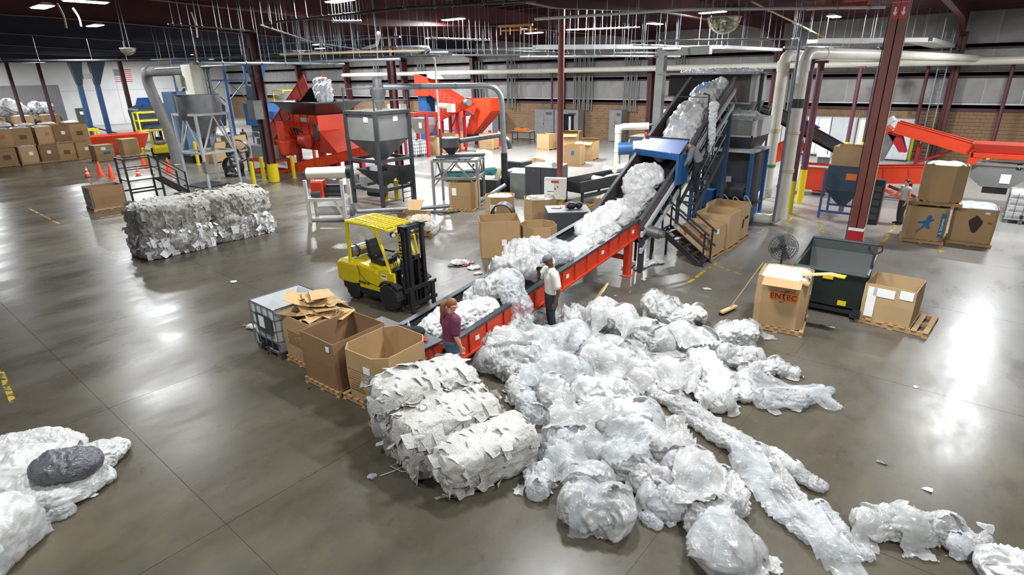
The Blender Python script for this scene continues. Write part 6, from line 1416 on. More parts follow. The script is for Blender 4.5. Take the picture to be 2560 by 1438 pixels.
wmb(gh).shell([[(xa, Yh, zt), (xb, Yh, zt), (xb, Yh+1.2, zt), (xa, Yh+1.2, zt)], [(xa-.15, Yh-.1, zt+.35), (xb+.15, Yh-.1, zt+.35), (xb+.15, Yh+1.3, zt+.35), (xa-.15, Yh+1.3, zt+.35)]], .03).build('top_collar', 'orange_red', gh)
wmb(gh).bb(xa+.5, xb-.5, Yh+.3, Yh+.9, z0-.3, z0).build('outlet', 'charcoal', gh)
# pale cabinets along the back wall at right, small grey cabinet, ladder, black belt
for k in range(7):
    x = -14.2+k*1.55; t = thing('tall_cabinet', f"{['first','second','third','fourth','fifth','sixth','seventh'][k]} pale tall cabinet from the left along the right back wall", 'cabinet', (x, 44.8, 0), 0, 'pale cabinets on the back wall')
    MB().box((0, 0, 1.35), (1.5, .9, 2.5)).build('case', 'light_grey', t)
    for q in (-1, 1): MB().box((q*.37, -.455, 1.35), (.68, .02, 2.3)).build('door', 'white_paint' if k % 2 else 'light_grey', t)
    MB().box((0, 0, .05), (1.5, .9, .1)).build('plinth', 'black', t)
gc = at(2053, 418); t = thing('control_cabinet', 'small pale grey control cabinet behind the maroon posts', 'cabinet', (gc.x, gc.y, 0)); zt = hz(gc.x, gc.y, 350); MB().box((0, .3, zt/2+.3), (.75, .5, zt-.6)).build('case', 'light_grey', t); MB().box((0, .3, .3), (.6, .4, .6)).build('stand', 'dark_steel', t); MB().box((.2, .045, zt*.55), (.05, .02, .2)).build('handle', 'dark_steel', t)
ld_ = thing('steel_ladder', 'steel ladder climbing the wall column at right', 'ladder', (-3.42, 45.15, 0))
for x in (-.22, .22): MB().bb(x-.03, x+.03, -.03, .03, .1, 7.6).build('rail', 'galv', ld_)
for k in range(24): MB().cyl((-.22, 0, .4+k*.3), (.22, 0, .4+k*.3), .018, n=6).build('rung', 'galv', ld_)
bb_ = thing('belt_conveyor_black', 'black belt conveyor sloping down behind the white pipes', 'conveyor', (-8, 30, 0))
a = onY(1905, 278, 27.5); b = onY(2125, 398, 33); trough(bb_, a, b, .8, .35, 'black', ribs=0); 
for f in (.1, .5, .85):
    p = a.lerp(b, f); wmb(bb_).bb(p.x-.05, p.x+.05, p.y-.35, p.y-.27, 0, p.z).bb(p.x-.05, p.x+.05, p.y+.27, p.y+.35, 0, p.z).build('leg', 'dark_steel', bb_)
wmb(bb_).beam(a.lerp(b, .35)+Vector((0, -.2, .55)), a.lerp(b, .55)+Vector((0, -.2, .55)), .7, .06).build('blue_cover', 'blue_hood', bb_)

# green tilt hopper
tg = thing('tipping_hopper', 'dark green self-tipping steel hopper with slanted rim', 'hopper', (-2.4, 15.2, 0), math.radians(3))
fr = [(-.72, -.3, 1.13), (.72, -.55, 1.13)]
rings = [[(-.6, -.5, .25), (.72, -.5, .25), (.72, .45, .3), (-.6, .45, .3)], [(-.74, -.62, 1.12), (.74, -.62, 1.12), (.74, 1.2, 1.18), (-.74, 1.2, 1.18)]]
MB().shell(rings, .02).build('hopper_shell', 'green_paint', tg)
MB().hexa([(-.76, 1.17, 1.1), (.76, 1.17, 1.1), (.76, 1.2, 1.1), (-.76, 1.2, 1.1), (-.76, 1.27, 1.42), (.76, 1.27, 1.42), (.76, 1.3, 1.42), (-.76, 1.3, 1.42)]).build('back_wall', 'green_paint', tg)
for s_ in (-1, 1): MB().prism([(-.6, 1.12), (1.2, 1.18), (1.28, 1.42)], s_*.75-.01, s_*.75+.01, 'x').build('side_gusset', 'green_paint', tg)
MB().path([(-.75, -.64, 1.14), (.75, -.64, 1.14)], .05, 8).path([(-.76, -.64, 1.14), (-.76, 1.2, 1.2)], .04, 8).path([(.76, -.64, 1.14), (.76, 1.2, 1.2)], .04, 8).path([(-.76, 1.28, 1.42), (.76, 1.28, 1.42)], .035, 8).build('rim', mat('green_rim', '#3c4845', .5), tg, smooth=True)
MB().bb(-.7, .75, -.5, .95, .1, .2).bb(-.7, -.55, -.7, 1.0, .12, .26).bb(.6, .78, -.75, 1.0, .12, .26).build('base_frame', 'black_steel', tg)
for x in (-.55, .6):
    for y in (-.5, .8): MB().cyl((x-.04, y, .07), (x+.04, y, .07), .07, n=12).build('caster', 'rubber', tg)
MB().box((.35, -.54, .36), (.18, .012, .12)).build('yellow_sticker', 'yellow', tg); MB().box((-.02, -.625, .98), (.22, .012, .1)).build('yellow_tape', 'yellow', tg)
# pallet jack
pj = thing('pallet_jack', 'yellow and black pallet jack parked beside the green hopper', 'pallet jack', (-1.62, 15.0, 0), math.radians(92))
for y in (-.2, .2): MB().hexa([(.1, y-.08, .06), (1.2, y-.08, .06), (1.2, y+.08, .06), (.1, y+.08, .06), (.1, y-.08, .12), (1.2, y-.08, .1), (1.2, y+.08, .1), (.1, y+.08, .12)]).build('fork', 'yellow', pj)
MB().hexa([(-.02, -.27, .1), (.14, -.27, .1), (.14, .27, .1), (-.02, .27, .1), (.04, -.2, .5), (.12, -.2, .5), (.12, .2, .5), (.04, .2, .5)]).build('body', 'yellow', pj)
MB().cyl((-.1, -.12, .1), (-.1, .12, .1), .1, n=16).build('steer_wheel', 'rubber', pj); MB().cyl((-.06, 0, .2), (-.06, 0, .55), .07, n=12).build('pump', 'black', pj)
MB().path([(-.06, 0, .5), (.1, 0, 1.05), (.24, 0, 1.5)], .026, 8).path([(.24, 0, 1.5), (.26, .13, 1.6), (.26, .13, 1.72), (.26, -.13, 1.72), (.26, -.13, 1.6), (.24, 0, 1.5)], .02, 8).build('handle', 'black', pj, smooth=True)
# pedestal fan
fn = at(1950, 720); fa = thing('pedestal_fan', 'round black pedestal fan behind the green hopper', 'fan', (-3.95, 16.6, 0), math.radians(25))
MB().cyl((0, 0, 0), (0, 0, .05), .28, n=20).build('base', 'black', fa); MB().cyl((0, 0, .04), (0, 0, .82), .03, n=10).build('stand', 'dark_steel', fa)
def fan_head(t, c, r, rings=6, depth=.2):
    gm = MB()
    for k in range(1, rings+1):
        for y, kk in ((-depth/2, k/rings), (depth/2, k/rings)): gm.path([(c[0]+r*kk*math.cos(a), c[1]+y*(1-.5*(kk > .99)), c[2]+r*kk*math.sin(a)) for a in [2*math.pi*i/28 for i in range(28)]], .006, 4, closed=True)
    for i in range(24):
        a = 2*math.pi*i/24
        gm.path([(c[0], c[1]-depth/2, c[2]), (c[0]+r*.8*math.cos(a), c[1]-depth/2, c[2]+r*.8*math.sin(a)), (c[0]+r*math.cos(a), c[1], c[2]+r*math.sin(a)), (c[0]+r*.8*math.cos(a), c[1]+depth/2, c[2]+r*.8*math.sin(a)), (c[0], c[1]+depth/2, c[2])], .004, 3)
    gm.build('guard', 'dark_steel', t)
    for i in range(4):
        a = math.pi/2*i+.3; u = Vector((math.cos(a), 0, math.sin(a))); v = Vector((-math.sin(a), 0, math.cos(a)))
        C0 = Vector(c); MB().hexa([C0+u*.05-v*.04+Vector((0, -.02, 0)), C0+u*.05+v*.04+Vector((0, .02, 0)), C0+u*r*.9+v*.12+Vector((0, .03, 0)), C0+u*r*.9-v*.08+Vector((0, -.03, 0)), C0+u*.05-v*.04+Vector((0, -.01, 0)), C0+u*.05+v*.04+Vector((0, .03, 0)), C0+u*r*.9+v*.12+Vector((0, .04, 0)), C0+u*r*.9-v*.08+Vector((0, -.02, 0))]).build('blade', 'steel', t)
    MB().cyl((c[0], c[1], c[2]), (c[0], c[1]+.28, c[2]), .09, n=14).build('motor', 'black', t)
fan_head(fa, (0, 0, .95), .38)
# push broom leaning by the ENTEC carton
bm_ = thing('push_broom', 'push broom leaning against the ENTEC carton', 'broom', (-4.2, 13.35, 0))
MB().box((0, 0, .1), (.1, .62, .05)).build('head_block', 'pale_wood', bm_); bm_.rotation_euler = (0, 0, math.radians(-12))
MB().box((-.04, 0, .04), (.07, .62, .08)).build('bristles', 'black', bm_)
MB().cyl((0, .05, .12), (.42, .55, 1.3), .014, n=8).build('handle', 'wood', bm_)
# tube and tape scraps on the ENTEC carton
t = thing('cardboard_tube', 'cardboard core with white film across the ENTEC carton corner', 'tube', (-2.7, 12.95, 1.28), 0); MB().cyl((-.3, -.02, 0), (.25, .02, -.05), .06, n=14).build('core', CARDS[1], t, smooth=True); MB().cyl((-.3, -.02, 0), (.05, 0, -.03), .072, n=14).build('film_wrap', 'film_white', t, smooth=True)
t = thing('board_offcut', 'curved board offcut with yellow tape beside the ENTEC carton', 'board', (-2.45, 13.3, 1.33), 0); MB().loft([[(x, -.12+.15*x*x, z), (x, .1+.15*x*x, z), (x, .1+.15*x*x, z+.015), (x, -.12+.15*x*x, z+.015)] for x, z in ((-.3, -.03), (0, .05), (.3, .12), (.5, .1))]).build('board', 'card_light', t); MB().box((.52, -.0, .115), (.16, .2, .02)).build('yellow_tape', 'yellow', t)
# ------------------------------------------------------------------ machinery in the middle
def stand(t, x0, x1, y0, y1, z, w_, m, rails=(), brace=False):
    for x in (x0, x1):
        for y in (y0, y1): MB().bb(x-w_/2, x+w_/2, y-w_/2, y+w_/2, 0, z).build('leg', m, t)
    for zz in rails:
        for y in (y0, y1): MB().bb(x0, x1, y-w_*.4, y+w_*.4, zz-w_/2, zz+w_/2).build('rail', m, t)
        for x in (x0, x1): MB().bb(x-w_*.4, x+w_*.4, y0, y1, zz-w_/2, zz+w_/2).build('rail', m, t)
    if brace:
        for y in (y0, y1): MB().beam((x0, y, z*.45), ((x0+x1)/2, y, z*.97), w_*.6, w_*.6).beam((x1, y, z*.45), ((x0+x1)/2, y, z*.97), w_*.6, w_*.6).build('brace', m, t)
        for x in (x0, x1): MB().beam((x, y0, z*.45), (x, (y0+y1)/2, z*.97), w_*.6, w_*.6).beam((x, y1, z*.45), (x, (y0+y1)/2, z*.97), w_*.6, w_*.6).build('brace', m, t)
def quadring(x0, x1, y0, y1, z): return [(x0, y0, z), (x1, y0, z), (x1, y1, z), (x0, y1, z)]
# caged grey hopper
h2 = thing('grey_hopper', 'square grey hopper over a second funnel in a dark steel frame', 'hopper', (-22.1, 17.0, 0), math.radians(3))
hzt = 4.2; a = 1.0
stand(h2, -a, a, -a, a, hzt, .14, 'dark_steel', (2.05, hzt-.06, .75))
MB().loft([quadring(-a+.03, a-.03, -a+.03, a-.03, 2.95), quadring(-a+.03, a-.03, -a+.03, a-.03, hzt-.12)]).build('bin', 'grey_paint', h2)
MB().box((0, 0, hzt-.03), (2.1, 2.1, .1)).build('lid', mat('dusty_lid', '#8d8b80', .8, 0, '#77756b', 3., .9), h2)
MB().loft([quadring(-.15, .15, -.15, .15, 1.95), quadring(-a+.03, a-.03, -a+.03, a-.03, 2.95)]).build('cone', 'steel', h2)
MB().shell([quadring(-.16, .16, -.16, .16, .78), quadring(-.85, .85, -.85, .85, 1.6)], .02).build('lower_funnel', 'charcoal', h2)
MB().box((.35, -.985, 3.85), (.28, .012, .22)).build('notice', 'paper', h2); MB().box((a-.02, .2, 3.85), (.012, .28, .22)).build('notice', 'paper', h2)
MB().cyl((0, 0, .35), (0, 0, .8), .17, n=14).build('outlet', 'steel', h2); MB().cyl((-.75, -.3, .4), (.1, -.1, .4), .18, n=14).build('blower_motor', 'black', h2, smooth=True)
for x, y in ((-1.05, -.75), (-.1, -1.08)): MB().box((x, y, 1.1), (.28, .16, .42)).build('switch_box', 'grey_paint', h2)
MB().box((1.12, .5, 1.35), (.1, .9, .8)).build('black_panel', 'black', h2)
for y in (.2, .75): MB().bb(1.05, 1.09, y-.02, y+.02, .05, .95).build('ladder_rail', 'black_steel', h2)
for k in range(3): MB().bb(1.05, 1.09, .2, .75, .2+k*.28, .23+k*.28).build('rung', 'black_steel', h2)
for zz in (hzt+.45, hzt+.95):
    for y in (-a, a): MB().bb(-a, a, y-.02, y+.02, zz-.02, zz+.02).build('guard_rail', 'steel', h2)
    for x in (-a, a): MB().bb(x-.02, x+.02, -a, a, zz-.02, zz+.02).build('guard_rail', 'steel', h2)
for x in (-a, a):
    for y in (-a, a): MB().bb(x-.025, x+.025, y-.025, y+.025, hzt, hzt+1.0).build('guard_post', 'dark_steel', h2)
MB().lathe([(.12, hzt), (.16, hzt+.25), (.36, hzt+.7), (.36, hzt+1.0), (.2, hzt+1.02), (.2, hzt+1.4)], (.1, .1, 0), 20).build('cyclone', 'steel', h2, smooth=True)
MB().cyl((.3, .5, .05), (.3, .5, .95), .11, n=12).build('yellow_post', 'yellow', h2)
cy = Vector((-22.0, 17.1, hzt+.9))
e1 = onY(1245, 220, 21.5); pipe('steel_pipe', 'long grey pipe from the caged hopper bending down at right', [tuple(cy+Vector((.3, .1, .1))), (e1.x+.2, e1.y, cy.z+.05), (e1.x+.25, e1.y+.05, 2.0)], .13, 'galv', .8, bands=((.3, .1, 'steel'), (.6, .1, 'steel')))
pipe('black_pipe', 'short black vertical pipe under the grey bend', [(e1.x+.25, e1.y+.05, 2.05), (e1.x+.25, e1.y+.05, .1)], .16, 'black', bands=())
pipe('canvas_hose', 'pale canvas hose hanging beside the black pipe', [(e1.x+.1, e1.y-.1, 1.3), (e1.x+.05, e1.y-.25, .9), (e1.x-.25, e1.y-.45, .02)], .12, mat('canvas', '#b5ab84', .8), .3)
# white blower stand
bl = thing('blower_stand', 'white stand holding a white cylinder and an orange blower', 'machine', (-20.9, 13.2, 0), math.radians(38))
stand(bl, -.75, .75, -.42, .42, 1.75, .12, 'white_paint', (.95,))
MB().box((0, 0, .95), (1.6, .9, .06)).build('deck', 'white_paint', bl); MB().box((0, 0, .06), (1.7, .3, .1)).build('sill', 'white_paint', bl)
MB().cyl((-.75, 0, 1.95), (.95, 0, 2.0), .24, n=20).build('silencer', 'cream', bl, smooth=True); MB().cyl((.9, 0, 2.0), (1.1, 0, 2.0), .27, n=20).build('intake_filter', 'black', bl, smooth=True)
MB().box((-.35, 0, 1.32), (.5, .6, .68)).build('blower_case', 'orange', bl, bevel=.04); MB().cyl((.0, 0, 1.25), (.65, 0, 1.25), .25, n=18).build('motor', 'black', bl, smooth=True); MB().cyl((-.6, -.2, 1.15), (-.2, -.25, 1.15), .15, n=14).build('coupling', 'charcoal', bl)
MB().cyl((-.5, 0, .4), (.9, 0, .42), .2, n=16).build('lower_silencer', 'white_paint', bl, smooth=True); MB().cyl((.9, 0, .42), (1.0, 0, .42), .26, n=16).build('flange', 'steel', bl)
for y in (-.42, .42): MB().beam((.75, y, .1), (.35, y, .9), .1, .08).build('brace', 'white_paint', bl)
pipe('floor_pipe', 'grey conveying pipe lying on the floor behind the forklift', [(-20.2, 14.0, .3), (-19.6, 15.8, .14), (-17.6, 18.6, .14), (-17.2, 20.2, .8)], .09, 'galv', .4)
for k in range(4): pipe('floor_cable', f"{['first','second','third','fourth'][k]} black cable from the left snaking behind the forklift", [(-20.5+.4*k, 15.4+.2*k, .03), (-19+.2*k, 15.9+.35*k, .03), (-18.6+.3*k, 16.9-.2*k, .03), (-17.5, 17.0+.3*k, .03)], .02, 'black', .5, 6, cat='cable', group='cables behind the forklift')
pipe('air_hose', 'thin red air hose sagging from the caged hopper', [(-21, 19.6, 1.9), (-19.8, 20.8, .9), (-19.2, 21.8, .45), (-18.1, 22.6, .7), (-17.2, 23.4, 1.2)], .02, 'red', .6, 6, cat='hose')
# steel table frame with pot
tf = thing('table_frame', 'grey steel table frame holding a dark round pot', 'stand', (-18.6, 18.6, 0), math.radians(33))
stand(tf, -1.0, 1.0, -.9, .9, 2.15, .1, 'grey_paint', (2.1, 1.35), True)
MB().box((-.1, 0, 2.19), (1.7, 1.9, .04)).build('plate', 'dark_steel', tf); MB().beam((-.9, -.2, 2.25), (1.2, .3, 2.25), .12, .08).beam((-.9, -.5, 2.25), (1.2, 0, 2.25), .12, .08).build('channel', 'dark_steel', tf)
MB().lathe([(.12, 2.25), (.42, 2.6), (.42, 3.0), (.1, 3.05)], (-.35, .2, 0), 22).build('pot', 'charcoal', tf, smooth=True); MB().bb(-.85, -.78, .1, .25, 2.2, 3.4).build('mast', 'dark_steel', tf)
pt = tf.matrix_basis @ Vector((0, .2, 2.85)); q = onY(1250, 338, 23.0)
pipe('dark_pipe', 'dark pipe from the round pot to a silver elbow', [tuple(pt), (q.x, q.y, q.z), (q.x+.35, q.y+.3, q.z-.3), (q.x+.4, q.y+.3, 2.0)], .12, 'dark_steel', .5, bands=((1.3, .7, 'galv'),))
# floor scrubber
fs = thing('floor_scrubber', 'cream and teal ride-on floor scrubber behind the table frame', 'floor scrubber', (-23.2, 24.0, 0), math.radians(66)); fs.scale = (1.2, 1.2, 1.15)
MB().loft([quadring(-1.2, 1.2, -.62, .62, .15), quadring(-1.25, 1.25, -.65, .65, .5)]).build('lower_body', 'teal', fs, bevel=.04)
MB().loft([quadring(-1.22, 1.22, -.62, .62, .5), quadring(-1.15, 1.15, -.58, .58, 1.0), quadring(-.9, .4, -.5, .5, 1.25)]).build('upper_body', 'cream', fs, bevel=.08)
MB().box((.85, 0, 1.15), (.5, .9, .35)).build('tank_lid', 'cream', fs, bevel=.06); MB().box((0, -.63, .75), (.1, .02, .12)).build('catch', 'black', fs)
for x in (-.8, .8):
    for y in (-.6, .6): MB().cyl((x, y-.08, .16), (x, y+.08, .16), .16, n=14).build('wheel', 'rubber', fs)
t = thing('waste_bin', 'black bin with grey lid beside the floor scrubber', 'bin', (-20.2, 25.0, 0)); MB().box((0, 0, .55), (.9, .9, 1.1), 0, 1.1).build('tub', 'black', t); MB().box((0, 0, 1.13), (1.02, 1.02, .07)).build('lid', 'grey_paint', t)
# low grey machines between table frame and control panel
def slabbox(name, label, c, rz, d, m, cat, extra=()):
    t = thing(name, label, cat, (c[0], c[1], 0), rz); MB().box((0, 0, d[2]/2), d).build('case', m, t, bevel=.015)
    MB().box((0, 0, d[2]+.01), (d[0]*1.01, d[1]*1.01, .03)).build('top_plate', 'grey_paint' if m == 'charcoal' else m, t)
    for (u, w_, zz, hh, mm, nm) in extra: MB().box((u, -d[1]/2-.008, zz), (w_, .016, hh)).build(nm, mm, t)
    return t
slabbox('machine_cabinet', 'low charcoal cabinet at the left of the pelletizing line', (-19.2, 21.2), .3, (1.5, 1.2, .8), 'charcoal', 'cabinet')
slabbox('machine_cabinet', 'charcoal cabinet behind the pale canvas hose', (-18.3, 22.8), .3, (1.4, 1.2, 1.05), 'charcoal', 'cabinet')
slabbox('machine_cabinet', 'weathered grey cabinet left of the dark blue-grey one', (-17.5, 21.9), .25, (.9, 1.1, 1.15), 'grey_paint', 'cabinet')
MC = slabbox('machine_cabinet', 'large charcoal cabinet beside the control panel', (-16.2, 22.1), .25, (1.6, 1.5, 1.55), 'charcoal', 'cabinet', ((-.35, .12, 1.4, .03, 'steel', 'handle'), (.4, .12, 1.4, .03, 'steel', 'handle'), (0, .012, .8, 1.5, 'black', 'door_seam')))
cp = thing('electrical_control_box', 'white control panel with red buttons on the round column', 'control panel', (-14.8, 20.85, 0), .45)
zc = hz(-14.8, 20.85, 471); MB().box((0, 0, zc), (.98, .26, .95)).build('case', 'white_paint', cp, bevel=.012)
MB().box((-.25, -.136, zc+.05), (.42, .012, .62)).build('door', 'paper', cp); MB().box((.0, -.145, zc+.32), (.34, .012, .1)).build('warning_strip', 'label_red', cp); MB().cyl((.02, -.13, zc+.0), (.02, -.17, zc+.0), .035, n=12).build('button', 'red', cp); MB().cyl((-.28, -.13, zc-.28), (-.28, -.19, zc-.28), .05, n=12).build('emergency_stop', 'red', cp); MB().box((.12, -.14, zc+.1), (.05, .02, .04)).build('button', 'black', cp); MB().box((-.2, -.14, zc-.12), (.3, .012, .03)).build('vent', 'charcoal', cp)
MB().box((0, 0, (zc-.47)/2), (.2, .2, zc-.47)).build('post', 'grey_paint', cp)
wt = thing('water_trough', 'long black cooling trough running back from the control panel', 'trough', (-14.1, 24.2, 0), math.radians(-8))
MB().shell([quadring(-.55, .55, -2.6, 2.8, .55), quadring(-.6, .6, -2.65, 2.85, 1.05)], .03).build('tank', 'black_steel', wt); MB().box((0, 0, .6), (1.0, 5.2, .06)).build('water', mat('dirty_water', '#3b3f41', .1), wt)
MB().bb(-.66, -.58, -2.7, 2.9, .98, 1.08).bb(.58, .66, -2.7, 2.9, .98, 1.08).build('rim', 'dark_steel', wt); MB().bb(.62, .72, -2.6, 2.8, .35, .5).build('side_rail', 'black_steel', wt)
for y in (-2.4, 0, 2.5):
    for x in (-.5, .5): MB().bb(x-.05, x+.05, y-.05, y+.05, 0, .56).build('leg', 'black_steel', wt)
MB().cyl((-.3, .9, 1.15), (-.1, 2.4, 1.2), .2, n=16).build('white_roller', 'pvc', wt, smooth=True)
bp_ = at(1515, 440); bpx = thing('black_duct', 'tall black square duct with round cap beside the trough', 'duct', (-13.3, 28.3, 0)); zt = hz(-13.3, 28.3, 330); MB().box((0, 0, zt*.42), (.62, .62, zt*.84)).build('duct', 'charcoal', bpx); MB().lathe([(.26, zt*.84), (.26, zt*.93), (.34, zt*.95), (.34, zt)], n=20).build('cap', 'black', bpx, smooth=True)
bm2 = thing('blue_motor', 'blue and cream motor barrel near the black duct', 'motor', (-14.4, 27.2, 0), .5); MB().cyl((-.75, 0, 1.9), (.0, 0, 1.95), .32, .3, n=18).build('blue_cover', 'blue', bm2, smooth=True); MB().cyl((0, 0, 1.95), (.7, 0, 2.0), .36, n=18).build('barrel', 'cream', bm2, smooth=True); MB().box((.2, 0, .8), (.5, .5, 1.6)).build('pedestal', 'charcoal', bm2)
gb = thing('grey_motor', 'pale grey motor on a dark stand left of the incline', 'motor', (-12.7, 24.6, 0), .3); MB().cyl((0, 0, .9), (0, 0, 1.55), .24, n=14).build('stand', 'black', gb); MB().box((0, 0, 1.72), (.55, .45, .34)).build('motor', 'light_grey', gb, bevel=.08)
e = onY(1545, 350, 27); pipe('white_pipe', 'white pipe tee rising left of the incline conveyor', [(e.x, 27, .55), (e.x, 27, 3.0), (e.x+1.4, 27.6, 3.05)], .17, 'pvc', .35, bands=((.5, .1, 'pvc'), (.95, .4, 'pvc')))
pipe('white_pipe', 'white floor pipe bending left of the incline conveyor', [(e.x-.9, 27.3, .75), (e.x+1.0, 26.6, .6), (e.x+.2, 24.0, .8), (e.x+1.5, 23.6, .8)], .18, 'pvc', .4)
t = slabbox('machine_cabinet', 'dark grey tank behind the white pipe tee', (e.x+1.2, 29.2), .1, (2.6, 1.6, 2.4), 'charcoal', 'cabinet')
DG = slabbox('tool_chest', 'charcoal chest with helmet and papers beside the conveyor', (-11.35, 16.75), math.radians(42), (1.5, 1.15, 1.05), 'charcoal', 'cabinet')
hl = thing('face_shield_helmet', 'black and pink helmet lying on the charcoal chest', 'helmet', (-11.2, 16.75, 1.09), .6); sph(MB(), (0, 0, .12), .17, 16, (1.2, 1, .8)).build('shell', 'black', hl, smooth=True); sph(MB(), (.28, .05, .12), .14, 14, (1, 1, .9)).build('ear_muff', 'black', hl, smooth=True); MB().box((-.17, -.08, .1), (.06, .14, .12)).build('pink_patch', 'label_red', hl)
t = thing('paper_sheets', 'white papers lying on the charcoal chest', 'paper', (-11.75, 16.6, 1.09), .5); MB().box((0, 0, .012), (.32, .24, .02)).build('sheet', 'paper', t); MB().box((.05, .03, .027), (.3, .22, .01), .2).build('sheet', 'paper', t)
# extruder behind the hood
ex = thing('extruder', 'cluttered grey extruder with motors behind the blue hood', 'machine', (-12.2, 30.5, 0), .2)
MB().box((0, 0, 1.2), (3.4, 1.2, .5)).build('barrel_cover', 'dark_steel', ex); MB().box((-1.2, 0, .5), (.9, 1.0, 1.0)).build('pedestal', 'charcoal', ex); MB().box((1.2, 0, .5), (.9, 1.0, 1.0)).build('pedestal', 'charcoal', ex)
for k, x in enumerate((.2, .9, 1.5)): MB().cyl((x, -.1, 1.45), (x, -.1, 2.5+.15*k), .28, n=14).cyl((x, -.1, 2.5+.15*k), (x, -.1, 3.0+.15*k), .2, n=14).build('gear_motor', 'dark_steel', ex, smooth=True)
MB().box((-.3, -.75, 2.2), (.75, .3, .65)).build('grey_box', mat('sage', '#9aa393', .6), ex); MB().cyl((-3.2, -.2, 2.95), (.6, -.2, 2.85), .07, n=10).build('arm', 'steel', ex); MB().bb(-1.1, -.95, -.2, -.05, 1.4, 3.0).build('mast', 'dark_steel', ex)
wbd = thing('white_board', 'white panel board standing behind the extruder', 'board', (-18.2, 40, 0)); MB().box((0, 0, 1.9), (2.0, .1, 2.4)).build('panel', 'white_paint', wbd); MB().box((0, -.06, 2.7), (1.2, .03, .12)).build('bar', 'black', wbd); MB().bb(-.9, -.8, -.05, .05, 0, .8).bb(.8, .9, -.05, .05, 0, .8).build('leg', 'steel', wbd)
# electrical cabinets on the back wall
for k, (x, w_, h_, m_, lb) in enumerate(((-33.2, 2.2, 2.5, 'grey_paint', 'left grey electrical cabinet behind the round column'), (-30.7, 2.6, 2.5, 'grey_paint', 'open-fronted grey electrical cabinet behind the cartons'), (-25.6, 1.2, 2.6, 'grey_paint', 'narrow grey cabinet right of the open-fronted one'), (-42.9, 1.7, 2.5, 'light_grey', 'pale cabinet left of the brace behind the bench'), (-40.6, 1.8, 2.5, 'light_grey', 'pale double cabinet beside the red wall column'), (-47, 2.2, 2.6, 'light_grey', 'pale cabinet behind the orange chute'), (-55, 2.4, 2.6, 'light_grey', 'pale cabinet behind the orange head box'))):
    t = thing('electrical_cabinet', lb, 'cabinet', (x, 45.3, 0), 0, 'electrical cabinets on the back wall'); MB().box((0, 0, h_/2+.05), (w_, .9, h_)).build('case', m_, t)
    for q in (-1, 1): MB().box((q*w_/4, -.46, h_/2+.05), (w_/2-.05, .03, h_-.1)).build('door', m_, t)
    MB().box((w_/4, -.48, h_*.88), (w_*.3, .02, .25)).build('vent', 'charcoal', t); MB().box((-.06, -.485, h_*.5), (.04, .03, .2)).build('handle', 'black', t)
    if k in (0, 2): MB().box((0, -.48, h_*.65), (.3, .012, .1)).build('warning_label', 'label_red', t)
    if k == 1: MB().box((.3, -.485, 1.35), (1.1, .03, 1.7)).build('open_bay', 'glass_dark', t); MB().box((.45, -.51, 1.4), (.25, .03, 1.2)).build('breaker', 'light_grey', t)
CG = 'conduits on the back wall'
ci = 0
for base, n, top in ((-29.6, 9, 7.0), (-24.8, 6, 7.), (-38, 5, 7), (-42.3, 5, 7), (-20.5, 4, 7), (-51, 6, 7), (-59, 5, 7), (-12, 3, 7)):
    t = thing('conduit_bank', f'bank of {n} grey conduits on the back wall near cabinet run {["right of the open cabinet", "above the narrow cabinet", "left of the red wall column", "above the pale cabinets", "behind the white board", "behind the orange chute", "at the far left", "behind the white pipes"][ci]}'.replace(' near cabinet run', ''), 'conduit', (base, 46.0, 0), 0, CG); ci += 1
    for k in range(n): MB().cyl((k*.24-n*.12, -.1*(k % 2), 2.5), (k*.24-n*.12, -.1*(k % 2), top), .06, n=8).build('conduit', 'grey_paint', t)
wb2 = thing('work_bench', 'steel bench with orange tool cases right of the grey bend', 'bench', (-32.0, 40.2, 0), .1); stand(wb2, -.9, .9, -.4, .4, 1.0, .06, 'dark_steel', (.95, .3)); MB().box((0, 0, 1.02), (1.9, .9, .04)).build('top', 'light_grey', wb2)
t = thing('tool_case', 'orange tool case on the steel bench', 'case', (-32.2, 40.2, 1.05), .1); MB().box((0, 0, .1), (1.2, .5, .18)).build('case', 'orange_paper', t, bevel=.02); MB().box((0, 0, .21), (.3, .06, .04)).build('handle', 'black', t)
t = thing('tool_case', 'orange and black generator under the steel bench', 'generator', (-33.4, 39.2, 0), .1); MB().box((0, 0, .3), (.9, .6, .6)).build('body', 'orange_paper', t); MB().box((-.3, 0, .35), (.35, .65, .7)).build('engine', 'black', t)

# ------------------------------------------------------------------ orange shredder
sd = thing('shredder', 'big orange shredder with a black flared hopper', 'shredder', (-33.6, 21.2, 0), math.radians(0))
MB().box((0, 0, 2.45), (3.0, 2.0, 2.1)).build('housing', 'orange', sd); 
MB().shell([quadring(-1.4, 1.4, -1.0, 1.0, 3.5), quadring(-2.3, 2.6, -1.7, 1.7, 4.25)], .05).build('hopper', 'black_steel', sd); MB().path([(-2.3, -1.7, 4.25), (2.6, -1.7, 4.25), (2.6, 1.7, 4.25), (-2.3, 1.7, 4.25)], .05, 6, closed=True).build('hopper_rim', 'dark_steel', sd)
MB().box((.1, -1.02, 3.2), (.9, .03, .25)).build('name_plate', 'light_grey', sd)
for k in range(4): MB().bb(-1.3+k*.85, -1.22+k*.85, -1.06, -1.0, 1.5, 3.5).build('stiffener', 'orange_red', sd)
MB().box((-1.7, -1.1, 2.3), (.9, 1.3, 1.6)).build('side_box', 'orange', sd, bevel=.03); MB().box((-1.1, -1.9, 1.55), (1.3, 1.0, .95)).build('gear_case', 'orange', sd, bevel=.12); MB().cyl((.2, -1.4, 2.0), (.9, -1.4, 2.0), .4, n=16).build('drive_motor', 'orange_red', sd, smooth=True)
